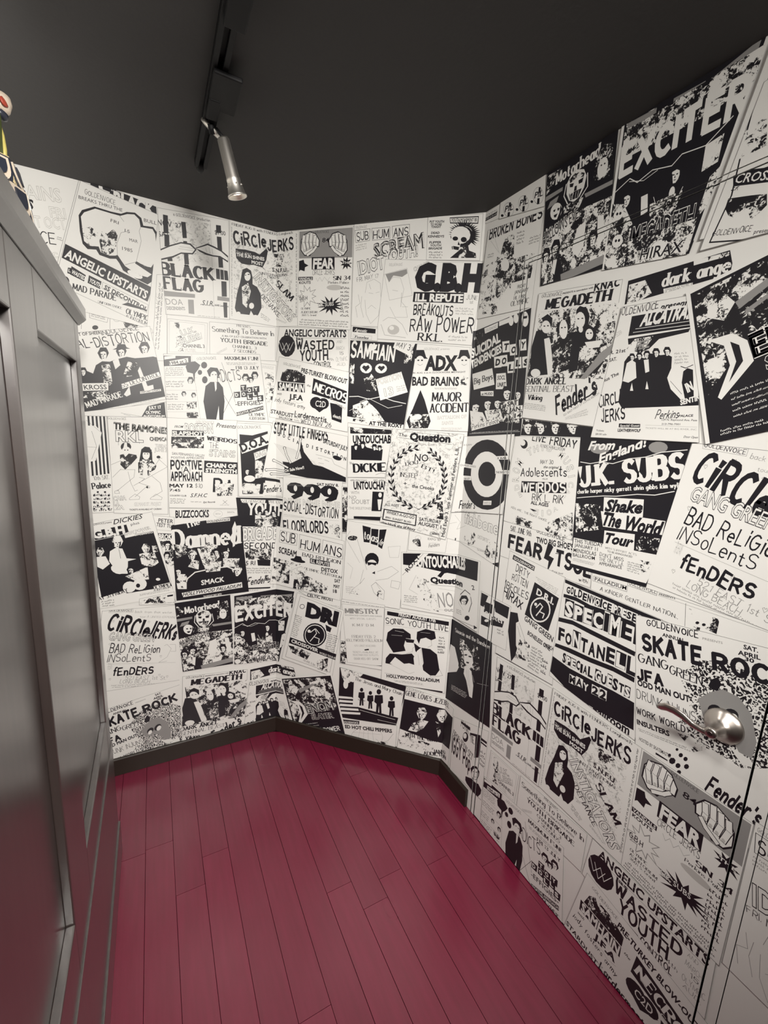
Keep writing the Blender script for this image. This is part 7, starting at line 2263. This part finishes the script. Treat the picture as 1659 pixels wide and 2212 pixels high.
G9w1,1586 497 1112 402 849 250 20 -68
G10w1,1620 378 830 318 849 249 20 -69
G11w1,1655 258 970 360 848 250 19 -69
T|12|POWER|2776 625 3605 944 213|X4|w
T|12|666581|2484 39 3181 281 124|b4|w
G12w2,1440 -65 839 284 878 147 39 -137
F|pale flyer with a thick dark border at the right edge of the wall|19|w||16963 22665 23500 24000 23500 19500 16275 19804
L1k7,16878 22548 -87 -901 -140 -1808 -414 -2623
L1k7,16464 19925 1064 -274
P2k16703 21121 313 -19 540 -92 1186 -141 1262 -578 36 -213
T|3|CROSSOVER|16744 20967 17960 20572 170|b1|w
T|4|S.F.|16707 20839 16843 20804 67|I3|k
P4d16656 20525 30 175 447 68 725 -16 763 -234 674 -317 528 -411 442 -229 203 -154 188 -241 89 -173
P2n16772 21890 356 101 450 -453 -30 -486
T|5|GOLDENVOICE|16485 20047 17223 19883 103|H2|k
T|2|presents|17276 19817 17617 19747 79|b1|k
"""
# Blender's own letter shapes, one mesh per distinct string and weight
jobs = {}
def want(txt, off, shear): jobs.setdefault((txt, round(off, 4), shear), None)
recs = []; cur = None
for ln in DATA.strip().split('\n'):
    k = ln[0]
    if k == 'F':
        _, lab, lay, col, cp, q = ln.split('|'); q = [int(v) * 1e-4 for v in q.split()]
        cps = [(0, 0)] + [tuple(int(v) * 1e-4 for v in c.split(',')) for c in cp.split(';') if c]
        cur = dict(lab=lab, lay=int(lay), col=col, cps=cps, q=[(q[i], q[i + 1]) for i in range(0, 8, 2)], els=[]); recs.append(cur)
    elif k == 'T':
        _, lv, txt, nums, sty, col = ln.split('|'); n = [int(v) * 1e-4 for v in nums.split()]; cur['els'].append(('T', int(lv), txt, n, sty, col))
        b = int(sty[1])
        if 'M' in txt: want(txt, 0, .35 if sty[0] == 'I' else 0)
        if sty[0] == 'b': want(txt, b * .011, 0)
        if sty[0] == 'I': want(txt, b * .011, .35)
        if sty[0] == 'o': want(txt, .02 + b * .011, 0); want(txt, b * .011 - .014, 0)
        if sty[0] == 'R':
            for ch in txt: want(ch, .045, 0)
    else:
        i = 1
        while ln[i].isdigit(): i += 1
        lv = int(ln[1:i]); col = ln[i]; rest = ln[i + 1:]; par = 0
        if k in 'LG': par, rest = rest.split(','); par = float(par)
        v = [int(a) for a in rest.split()]; p = [(v[0], v[1])]
        for j in range(2, len(v), 2): p.append((v[0] + v[j], v[1] + v[j + 1]))
        cur['els'].append((k, lv, col, par, [(a * 1e-4, b * 1e-4) for a, b in p]))
tmp = []
for key in jobs:
    cv = bpy.data.curves.new('t', 'FONT'); cv.body = key[0]; cv.size = 1; cv.offset = key[1]; cv.shear = key[2]; cv.resolution_u = 2; cv.fill_mode = 'FRONT'
    o = bpy.data.objects.new('t', cv); C.objects.link(o); tmp.append((key, o, cv))
dg = bpy.context.evaluated_depsgraph_get(); dg.update()
CAPH = .729
for key, o, cv in tmp:
    me = o.evaluated_get(dg).to_mesh(); me.calc_loop_triangles(); vs = [(v.co.x, v.co.y) for v in me.vertices]
    if vs:
        x0 = min(v[0] for v in vs); x1 = max(v[0] for v in vs); jobs[key] = ([((a - x0) / (x1 - x0), b) for a, b in vs], [tuple(t.vertices) for t in me.loop_triangles], x1 - x0, max(v[1] for v in vs))
    else: jobs[key] = ([], [], 1, 1)
    o.evaluated_get(dg).to_mesh_clear()
for key, o, cv in tmp: bpy.data.objects.remove(o); bpy.data.curves.remove(cv)
FLY, LVL = .00022, .0000065
from mathutils.geometry import tessellate_polygon
def build(rec, ri):
    """list of (tri pts (s,z)x3, level, material)"""
    out = []; rng = random.Random(ri * 77 + 5); q = rec['q']; paper = rec['col']
    def put(poly, lv, c):
        for i in range(1, len(poly) - 1): out.append((poly[0], poly[i], poly[i + 1], lv, c))
    put([q[3], q[2], q[1], q[0]], 0, paper)
    # thin printed edge line
    if rec['col'] != 'k':
        cx = sum(p[0] for p in q) / 4; cz = sum(p[1] for p in q) / 4
        for i in range(4):
            a, b = q[i], q[(i + 1) % 4]; w = .0012
            d = (b[0] - a[0], b[1] - a[1]); L = math.hypot(*d); n = (-d[1] / L * w, d[0] / L * w)
            if (cx - a[0]) * n[0] + (cz - a[1]) * n[1] < 0: n = (-n[0], -n[1])
            put([a, b, (b[0] + n[0], b[1] + n[1]), (a[0] + n[0], a[1] + n[1])], 1, 'g')
    def xf(n, h):
        bx, bz = n[2] - n[0], n[3] - n[1]; L = math.hypot(bx, bz); ux, uz = -bz / L * h, bx / L * h
        return lambda u, v: (n[0] + bx * u + ux * v, n[1] + bz * u + uz * v)
    for e in rec['els']:
        if e[0] == 'P':
            _, lv, c, _, p = e
            for t in tessellate_polygon([[Vector((a, b, 0)) for a, b in p]]): out.append((p[t[0]], p[t[1]], p[t[2]], lv, c))
        elif e[0] == 'L':
            _, lv, c, w, p = e; w *= .00042
            for i in range(len(p) - 1):
                (ax, ay), (bx, by) = p[i], p[i + 1]; dx, dy = bx - ax, by - ay; L = math.hypot(dx, dy)
                if L < 1e-6: continue
                dx *= w / L / 2; dy *= w / L / 2; ax -= dx * .7; ay -= dy * .7; bx += dx * .7; by += dy * .7
                put([(ax - dy, ay + dx), (ax + dy, ay - dx), (bx + dy, by - dx), (bx - dy, by + dx)], lv + (i % 3) * .3, c)
        elif e[0] == 'G':
            _, lv, c, rows, p = e; rows = int(rows); (ax, ay), (bx, by), (cx_, cy_), (dx_, dy_) = p
            def bl(u, v): return (ax * (1 - u) * (1 - v) + bx * u * (1 - v) + cx_ * u * v + dx_ * (1 - u) * v, ay * (1 - u) * (1 - v) + by * u * (1 - v) + cy_ * u * v + dy_ * (1 - u) * v)
            W_ = math.hypot(bx - ax, by - ay); Hh = math.hypot(dx_ - ax, dy_ - ay) / rows; cw = Hh * .42 / max(W_, 1e-4)
            for r in range(rows):
                u = rng.uniform(0, .05) * (rows > 1); v0 = (r + .18) / rows; v1 = (r + .78) / rows; end = 1 - rng.uniform(0, .12) * (rows > 1)
                while u < end:
                    for k in range(rng.randint(2, 7)):
                        if u > end: break
                        m = rng.random(); vt = v0 + (.18 / rows if m < .5 else 0); mid = (vt + v1) / 2
                        put([bl(u, vt), bl(u + cw * .3, vt), bl(u + cw * .3, v1), bl(u, v1)], lv, c)
                        y = rng.choice((vt, mid, v1 - .14 / rows)); put([bl(u, y), bl(u + cw * .8, y), bl(u + cw * .8, y + .14 / rows), bl(u, y + .14 / rows)], lv + .4, c)
                        u += cw
                    u += cw * .9
        else:
            _, lv, txt, n, sty, c = e; h = n[4]; k = sty[0]; wt = int(sty[1])
            if len(txt) == 1 and txt in 'Iil1.!': mx_, mz_ = (n[0] + n[2]) / 2, (n[1] + n[3]) / 2; n = [mx_ + (n[0] - mx_) * .3, mz_ + (n[1] - mz_) * .3, mx_ + (n[2] - mx_) * .3, mz_ + (n[3] - mz_) * .3, n[4]]
            f = xf(n, h)
            if k in 'bIo':
                sets = [(wt * .011, 0, c, 0)] if k == 'b' else [(wt * .011, .35, c, 0)] if k == 'I' else [(.02 + wt * .011, 0, c, 0), (wt * .011 - .014, 0, ('k' if c == 'w' else 'w'), 1)]
                for off, sh, cc, dl in sets:
                    vs, ts, wd, top = jobs[(txt, round(off, 4), sh)]
                    if 'M' in txt and off > .014:
                        vs, ts, wd, top = jobs[(txt, 0.0, sh)]
                        dd = off * .8
                        for si, (ax_, ay_) in enumerate(((0, 0), (dd, dd), (-dd, dd), (dd, -dd), (-dd, -dd))):
                            P = [f((off + ax_) / (wd + 2 * off) + a * wd / (wd + 2 * off), (b + ay_) / CAPH) for a, b in vs]
                            for t in ts: out.append((P[t[0]], P[t[1]], P[t[2]], lv + si * .18, cc))
                        continue
                    if dl: i = (.03 / (jobs[(txt, round(sets[0][0], 4), sh)][2])); P = [f(i + a * (1 - 2 * i), b / CAPH) for a, b in vs]
                    else: P = [f(a, b / CAPH) for a, b in vs]
                    for t in ts: out.append((P[t[0]], P[t[1]], P[t[2]], lv + dl, cc))
            elif k == 'R':
                m = len(txt); x = 0.0; ws = [(.5 if ch in 'Ii1' else .35 if ch == ' ' else 1) * rng.uniform(.85, 1.15) for ch in txt]; tot = sum(ws)
                for ch, wd in zip(txt, ws):
                    u0, u1 = x / tot, (x + wd) / tot; x += wd
                    if ch == ' ': continue
                    pad = (u1 - u0) * .07; inv = rng.random() < .25; hh = rng.uniform(.82, 1.12); y0 = rng.uniform(-.08, .08)
                    if inv or c == 'w' or wt == 5 and rng.random() < .3: put([f(u0 + pad * .3, y0 - .1), f(u1 - pad * .3, y0 - .06), f(u1 - pad * .3, y0 + hh + .08), f(u0 + pad * .3, y0 + hh + .1)], lv, 'k' if inv else 'w')
                    vs, ts, w0, top = jobs[(ch, .045, 0)]; P = [f(u0 + pad + a * (u1 - u0 - 2 * pad), y0 + b / max(top, .3) * hh) for a, b in vs]
                    for t in ts: out.append((P[t[0]], P[t[1]], P[t[2]], lv + 1, 'w' if inv else 'k'))
            else:
                for qi, (gi, qd) in enumerate(stroke_text(txt, k, wt, rng)): put([f(a, b) for a, b in qd], lv + gi * .22 + (qi % 2) * .09, c)
    return out
# regions of the unrolled wall: (s0, s1, z0, z1, parent)
ZT = ZD + .013
REG = [(-2.4, 0, 0, H, wall_back), (0, LB, 0, H, wall_angled), (LB, S1 - GAP, 0, H, wall_right), (S1 - GAP, S4 + G4, ZT, H, wall_right), (S4 + G4, 2.9, 0, H, wall_right),
       (S1 + GAP, S2 - GAP, 0, ZD + .0107, jamb), (S3 + GAP * 1.3, S4 - G4, 0, ZD + .0107, jamb), (S2 - GAP, S3 + GAP * 1.3, ZD + .0015, ZD + .0107, jamb), (S2 + GAP, S3 - GAP * .8, .004, ZD - .0015, door)]
def clip(poly, ax, v, keep_less):
    o = []
    for i in range(len(poly)):
        a, b = poly[i], poly[(i + 1) % len(poly)]; ia = (a[ax] <= v) if keep_less else (a[ax] >= v); ib = (b[ax] <= v) if keep_less else (b[ax] >= v)
        if ia: o.append(a)
        if ia != ib: t = (v - a[ax]) / (b[ax] - a[ax]); o.append((a[0] + t * (b[0] - a[0]), a[1] + t * (b[1] - a[1])))
    return o
nfly = 0
for ri, rec in enumerate(recs):
    tris = build(rec, ri)
    for (ds, dz) in rec['cps']:
        if ds: TR = [((a[0] + ds, a[1] + dz), (b[0] + ds, b[1] + dz), (c[0] + ds, c[1] + dz), lv, m) for a, b, c, lv, m in tris]
        else: TR = tris
        fq = [(p[0] + ds, p[1] + dz) for p in rec['q']]; smax = -.4405 if ds < -2 else 9      # the paper strip ends in a seam there
        # frame of content: clip to the flyer sheet itself (its print never leaves the sheet)
        hs = []
        cx = sum(p[0] for p in fq) / 4; cz = sum(p[1] for p in fq) / 4
        for i in range(4):
            a, b = fq[i], fq[(i + 1) % 4]; nx, nz = -(b[1] - a[1]), (b[0] - a[0]); d = nx * a[0] + nz * a[1]
            if nx * cx + nz * cz < d: nx, nz, d = -nx, -nz, -d
            hs.append((nx, nz, d))
        clean = []
        for a, b, c, lv, m in TR:
            poly = [a, b, c]
            if lv:
                for nx, nz, d in hs:
                    if all(nx * p[0] + nz * p[1] >= d for p in poly): continue
                    o = []
                    for i in range(len(poly)):
                        P, Q = poly[i], poly[(i + 1) % len(poly)]; fa = nx * P[0] + nz * P[1] - d; fb = nx * Q[0] + nz * Q[1] - d
                        if fa >= 0: o.append(P)
                        if (fa >= 0) != (fb >= 0): t = fa / (fa - fb); o.append((P[0] + t * (Q[0] - P[0]), P[1] + t * (Q[1] - P[1])))
                    poly = o
                    if len(poly) < 3: break
            if len(poly) >= 3: clean.append((poly, lv, m))
        for s0, s1, z0, z1, par in REG:
            s1 = min(s1, smax)
            if max(p[0] for p in fq) < s0 or s0 >= s1 or min(p[0] for p in fq) > s1 or max(p[1] for p in fq) < z0 or min(p[1] for p in fq) > z1: continue
            V = []; Fc = []; Mi = []
            for poly, lv, m in clean:
                if max(p[0] for p in poly) <= s0 or min(p[0] for p in poly) >= s1 or max(p[1] for p in poly) <= z0 or min(p[1] for p in poly) >= z1: continue
                for ax, v, kl in ((0, s0, 0), (0, s1, 1), (1, z0, 0), (1, z1, 1)):
                    if (kl and any(p[ax] > v for p in poly)) or (not kl and any(p[ax] < v for p in poly)): poly = clip(poly, ax, v, kl)
                    if len(poly) < 3: break
                if len(poly) < 3: continue
                # orient towards the room: counter-clockwise in (s,z)
                ar = sum(poly[i][0] * poly[(i + 1) % len(poly)][1] - poly[(i + 1) % len(poly)][0] * poly[i][1] for i in range(len(poly)))
                if ar < 0: poly = poly[::-1]
                off = .0003 + rec['lay'] * FLY + min(lv, 33) * LVL; b0 = len(V)
                for p in poly:
                    ss = p[0]
                    if par is wall_back: V.append((ss, -off, p[1]))
                    elif par is wall_angled: V.append((ss * S_ - off * S_, -ss * S_ - off * S_, p[1]))
                    else: V.append((CX - off, -CX - (ss - LB), p[1]))
                Fc.append(tuple(range(b0, b0 + len(poly)))); Mi.append(KEYS.index(m))
            if not Fc: continue
            me = bpy.data.meshes.new('flyer'); me.from_pydata(V, [], Fc)
            used = sorted(set(Mi)); 
            for u in used: me.materials.append(MATS[u])
            for p, m in zip(me.polygons, Mi): p.material_index = used.index(m)
            o = bpy.data.objects.new('flyer', me); C.objects.link(o); o.parent = par; o['label'] = rec['lab']; nfly += 1
# ---------------- dark panelled partition on the left ----------------
m_cab = mat('partition_dark_stain', (.034, .025, .021), .34, spec=1.0, coat=.9); m_cab.node_tree.nodes['Principled BSDF'].inputs['Coat Roughness'].default_value = .27; m_cab.node_tree.nodes['Principled BSDF'].inputs['IOR'].default_value = 1.65; m_cab.node_tree.nodes['Principled BSDF'].inputs['Coat IOR'].default_value = 1.6
n, l, b = nodes(m_cab); tc = n.new('ShaderNodeTexCoord'); mp = n.new('ShaderNodeMapping'); mp.inputs['Scale'].default_value = (12, 12, .8)
nz = n.new('ShaderNodeTexNoise'); nz.inputs['Scale'].default_value = 4; nz.inputs['Detail'].default_value = 5; rp = n.new('ShaderNodeValToRGB')
rp.color_ramp.elements[0].color = (.02, .013, .012, 1); rp.color_ramp.elements[1].color = (.04, .028, .025, 1); rp.color_ramp.elements[0].position = .3; rp.color_ramp.elements[1].position = .7
l.new(tc.outputs['Object'], mp.inputs['Vector']); l.new(mp.outputs['Vector'], nz.inputs['Vector']); l.new(nz.outputs['Fac'], rp.inputs['Fac']); l.new(rp.outputs['Color'], b.inputs['Base Color'])
part = thing('partition_cabinet', 'tall dark stained wooden partition with recessed panels and a ledge on top, at the left', 'partition', (-.78, -1.9, 0))
YE = -3.2; XF = CABX; TH = .018; ZK = .45
bm = bmesh.new(); box(bm, XF - .2, YE, 0, XF - TH, CABY, CAPZ - .05); obj('carcass', bm, m_cab, part)
stiles = [(-.475, CABY), (-1.125, -.955), (-1.79, -1.62), (-2.46, -2.29), (YE, -2.96)]
for a, c in stiles:
    bm = bmesh.new(); box(bm, XF - TH, a, .0, XF, c, CAPZ - .05, .003); obj('stile', bm, m_cab, part)
for i in range(4):
    ya, yb = stiles[i + 1][1], stiles[i][0]
    bm = bmesh.new(); box(bm, XF - TH, ya, 1.70, XF, yb, CAPZ - .05, .003); obj('top_rail', bm, m_cab, part)
    bm = bmesh.new(); box(bm, XF - TH, ya, .116, XF, yb, .575, .003); obj('bottom_rail', bm, m_cab, part)
    bm = bmesh.new(); box(bm, XF - TH - .004, ya + .001, .576, XF - TH + .002, yb - .001, 1.699); obj('panel', bm, m_cab, part)
bm = bmesh.new(); box(bm, XF - .002, YE, ZK - .34, XF + .004, CABY, ZK, .0015); obj('rail_moulding', bm, m_cab, part)
bm = bmesh.new(); box(bm, XF - .004, YE, .0, XF + .01, CABY + .004, .116, .003); obj('base_shoe', bm, m_cab, part)
bm = bmesh.new(); prof = [(XF - .215, CAPZ - .05), (XF + .002, CAPZ - .05), (XF + .006, CAPZ - .046), (XF + .017, CAPZ - .036), (XF + .02, CAPZ - .032), (XF + .02, CAPZ - .003), (XF + .017, CAPZ), (XF - .215, CAPZ)]
va = [bm.verts.new((x, CABY + .012, z)) for x, z in prof]; vb = [bm.verts.new((x, YE, z)) for x, z in prof]
bm.faces.new(va); bm.faces.new(vb[::-1])
for i in range(len(prof)): bm.faces.new((va[i], vb[i], vb[(i + 1) % len(prof)], va[(i + 1) % len(prof)]))
obj('cap_ledge', bm, m_cab, part)
# ---------------- lever handle ----------------
m_nick = mat('brushed_nickel', (.5, .455, .42), .3, 1.0)
HY, HZ = -1.597, .934
bm = bmesh.new(); lathe(bm, (CX - .0005, HY, HZ), (-1, 0, 0), [(0, .039), (.004, .039), (.0065, .0375), (.012, .031), (.018, .023), (.024, .0165), (.03, .0135), (.05, .0115), (.052, .0125), (.058, .0125), (.061, .0105), (.062, .006)], 40)
rose = obj('door_handle', bm, m_nick, door, True, 'brushed nickel lever handle on a conical round rose')
bm = bmesh.new()
pts = [(CX - .053, HY + .000, HZ - .003), (CX - .054, HY + .018, HZ - .007), (CX - .055, HY + .038, HZ - .006), (CX - .056, HY + .058, HZ + .0015), (CX - .056, HY + .078, HZ + .004), (CX - .055, HY + .096, HZ + .001), (CX - .053, HY + .110, HZ - .008), (CX - .052, HY + .116, HZ - .013)]
tube(bm, pts, None, 14, ([(.0095, .0085), (.0075, .006), (.0075, .0048), (.0085, .0042), (.0095, .0038), (.0095, .0034), (.0075, .003), (.003, .002)], (1, 0, 0)))
obj('lever', bm, m_nick, rose, True)
bm = bmesh.new(); lathe(bm, (CX - .0618, HY, HZ), (-1, 0, 0), [(0, .0055), (.0012, .0055), (.0016, .004)], 20); obj('end_cap', bm, mat('nickel_dark', (.2, .18, .17), .3, 1), rose, True)
# ---------------- ceiling track and spot lamps ----------------
m_trk = mat('track_black', (.006, .006, .007), .6, spec=.25); m_chr = mat('chrome', (.75, .73, .69), .2, 1.0); m_sat = mat('satin_chrome', (.78, .75, .7), .42, 1.0); m_bulb = bpy.data.materials.new('lamp_glow'); m_bulb.use_nodes = True
nb = m_bulb.node_tree.nodes; pb = nb['Principled BSDF']; pb.inputs['Emission Color'].default_value = (1, .85, .62, 1); pb.inputs['Emission Strength'].default_value = 18
TX = -.327
trk = thing('ceiling_track', 'black lighting track fixed along the ceiling', 'light track', (TX, -1.9, H))
bm = bmesh.new(); box(bm, TX - .0175, -3.3, H - .02, TX - .006, -.36, H - .0005, .001); box(bm, TX + .006, -3.3, H - .02, TX + .0175, -.36, H - .0005, .001); box(bm, TX - .0175, -3.3, H - .006, TX + .0175, -.36, H - .0005); obj('rail', bm, m_trk, trk)
bm = bmesh.new(); lathe(bm, (TX, -.37, H - .011), (0, 1, 0), [(0, .012), (.03, .012), (.045, .009), (.048, .004)], 16); obj('end_cap', bm, m_trk, trk, True)
bm = bmesh.new(); box(bm, TX - .012, -1.06, H - .034, TX + .03, -.93, H - .001, .003); obj('feed_box', bm, m_trk, trk)
def spot(y, aim, energy, name_lab, first=None, ang=75, px=TX):
    t = thing('track_spotlight', name_lab, 'spotlight', (px, y, H - .021))
    if first is None:
        bm = bmesh.new(); box(bm, px - .014, y - .19, H - .032, px + .05, y - .06, H - .0205, .004); box(bm, px - .014, y - .1, H - .034, px + .014, y - .02, H - .0205, .004); box(bm, px - .006, y - .03, H - .026, px + .006, y + .03, H - .018); obj('adapter', bm, m_trk, t)
        bm = bmesh.new(); lathe(bm, (px, y, H - .030), (.1, .2, -.25), [(0, .008), (.02, .008)], 12); obj('stem', bm, m_trk, t, True)
        # chrome swivel disc, seen almost edge-on
        ax = Vector((.486, -.40, .716)).normalized(); c0 = Vector((-.3227, -.582, 2.322))
        bm = bmesh.new(); lathe(bm, c0 - ax * .003, ax, [(0, .020), (.001, .027), (.003, .0295), (.009, .0295), (.011, .027), (.012, .020)], 32); obj('swivel_disc', bm, m_sat, t, True)
        p = Vector((-.3105, -.60, 2.3185)); q = Vector((-.2983, -.6184, 2.2947)); d = Vector(aim).normalized()
        bm = bmesh.new(); lathe(bm, p, q - p, [(0, .0045), (.034, .0045)], 10); obj('arm', bm, m_trk, t, True)
        bm = bmesh.new(); lathe(bm, q, d, [(0, .006), (.002, .013), (.006, .0155), (.09, .0175), (.093, .0185), (.098, .0185), (.1, .0178), (.128, .0235), (.131, .0255), (.135, .0255), (.135, .0225), (.123, .019), (.12, .002)], 32); head = obj('lamp_head', bm, m_sat, t, True)
        for i in range(6):
            a_, b_ = frame_of(d); u = 2 * math.pi * i / 6; e = a_ * math.cos(u) + b_ * math.sin(u)
            bm = bmesh.new(); lathe(bm, q + d * .108 + e * .0185, e, [(0, .0022), (.0028, .002), (.0034, .0008)], 8); obj('vent_stud', bm, m_chr, head)
        bm = bmesh.new(); lathe(bm, q + d * .1225, d, [(0, .0175), (.002, .0175)], 20); obj('bulb', bm, m_bulb, t)
        lamp_aim('spot_light', q + d * .14, q + d * .3, energy, ang, rad=.016)
    return t
spot(-.61, (.2808, .0661, -.9575), 15, 'chrome cylinder spotlight hanging from the ceiling track, aimed down at the corner', ang=110)
lamp_aim('track_lamp_behind', (-.25, -2.95, 2.28), (-.02, -.2, 1.22), 255, 84, .9, .16)
lamp_aim('track_lamp_behind_left', (-.33, -2.2, 2.28), (.05, -.2, .7), 105, 95, .9, .16)
lamp_aim('track_lamp_overhead', (-.33, -1.6, 2.28), (.61, -1.3, .0), 30, 85, .9, .1)

# ---------------- painted carved figure on the partition ledge ----------------
m_cream = mat('figure_cream', (.75, .62, .36), .35); m_navy = mat('figure_navy', (.035, .04, .06), .35); m_green = mat('figure_green', (.11, .14, .035), .4); m_yel = mat('figure_yellow', (.72, .62, .18), .4); m_red = mat('figure_red', (.5, .08, .05), .4); m_wht = mat('figure_pale', (.8, .68, .55), .35)
FX, FY = -.76, -.805
fig = thing('painted_figure', 'painted carved figure with green body above cream and navy scalloped tiers, on the partition ledge', 'figurine', (FX, FY, CAPZ))
bm = bmesh.new(); lathe(bm, (FX, FY, CAPZ), (0, 0, 1), [(0, .056), (.012, .06), (.03, .061), (.085, .057), (.14, .046), (.17, .032)], 28); obj('core', bm, m_green, fig, True)
bm = bmesh.new(); lathe(bm, (FX, FY, CAPZ + .16), (0, 0, 1), [(0, .033), (.03, .034), (.08, .036), (.12, .032), (.15, .02), (.155, .016)], 24); obj('body', bm, m_green, fig, True)
def scale_plate(cx, cz, ang, rad, w, h, tilt, tier):
    """pointed scallop: cream rim, navy field, small cream heart"""
    c_, s_ = math.cos(ang), math.sin(ang); pts = arc(0, 0, w, h, 180, 360, 11); root = None
    for k, (sc_, m_, dp) in enumerate(((1, m_cream, .0), (.84, m_navy, .0022), (.66, m_wht, .0036), (.42, m_navy, .005))):
        bm = bmesh.new(); fr, bk = [], []
        for (u, v) in [(-w, h * .5)] + pts + [(w, h * .5)]:
            u *= sc_; v = v * sc_ ; r_ = rad + dp + (-v) * tilt; 
            th = u / max(rad, .02); ca, sa = math.cos(ang + th), math.sin(ang + th)
            fr.append(bm.verts.new((FX + (r_ + .003) * ca, FY + (r_ + .003) * sa, cz + v))); bk.append(bm.verts.new((FX + (r_ - .004) * ca, FY + (r_ - .004) * sa, cz + v)))
        bm.faces.new(fr); bm.faces.new(bk[::-1]); n_ = len(fr)
        for i in range(n_): bm.faces.new((fr[i], bk[i], bk[(i + 1) % n_], fr[(i + 1) % n_]))
        o = obj('scallop' if k == 0 else ('scallop_field' if k % 2 else 'scallop_ring'), bm, m_, fig if k == 0 else root)
        if k == 0: root = o
for tier, (z, rad, w_, h_, tl, off) in enumerate(((.055, .063, .030, .05, .1, 0), (.1, .06, .029, .05, .14, .5), (.145, .05, .026, .044, .2, 0))):
    nsc = int(2 * math.pi * rad / (w_ * 1.6))
    for i in range(nsc): scale_plate(0, CAPZ + z, 2 * math.pi * (i + off) / nsc, rad, w_, h_, tl, tier)
bm = bmesh.new(); tube(bm, [(FX + .034, FY + .008, CAPZ + .168), (FX + .034, FY + .013, CAPZ + .19), (FX + .032, FY + .015, CAPZ + .215), (FX + .028, FY + .012, CAPZ + .24)], [.0035, .004, .004, .003], 8); obj('yellow_trim', bm, m_yel, fig, True)
bm = bmesh.new(); lathe(bm, (FX, FY, CAPZ + .31), (0, 0, 1), [(0, .016), (.006, .03), (.02, .036), (.04, .034), (.055, .024), (.062, .006)], 24); obj('head', bm, m_wht, fig, True)
bm = bmesh.new(); lathe(bm, (FX + .03, FY + .014, CAPZ + .252), (.3, .1, 1), [(0, .003), (.003, .012), (.01, .016), (.024, .016), (.034, .011), (.037, .002)], 16); hand = obj('hand', bm, m_wht, fig, True)
bm = bmesh.new(); lathe(bm, (FX + .041, FY + .002, CAPZ + .266), (1, -.5, .3), [(0, .008), (.003, .008), (.004, .004)], 14); obj('red_inlay', bm, m_red, hand, True)
bm = bmesh.new(); lathe(bm, (FX + .03, FY + .014, CAPZ + .243), (.3, .1, 1), [(0, .008), (.004, .0125), (.012, .012), (.014, .008)], 16); obj('dark_cuff', bm, m_navy, hand, True)
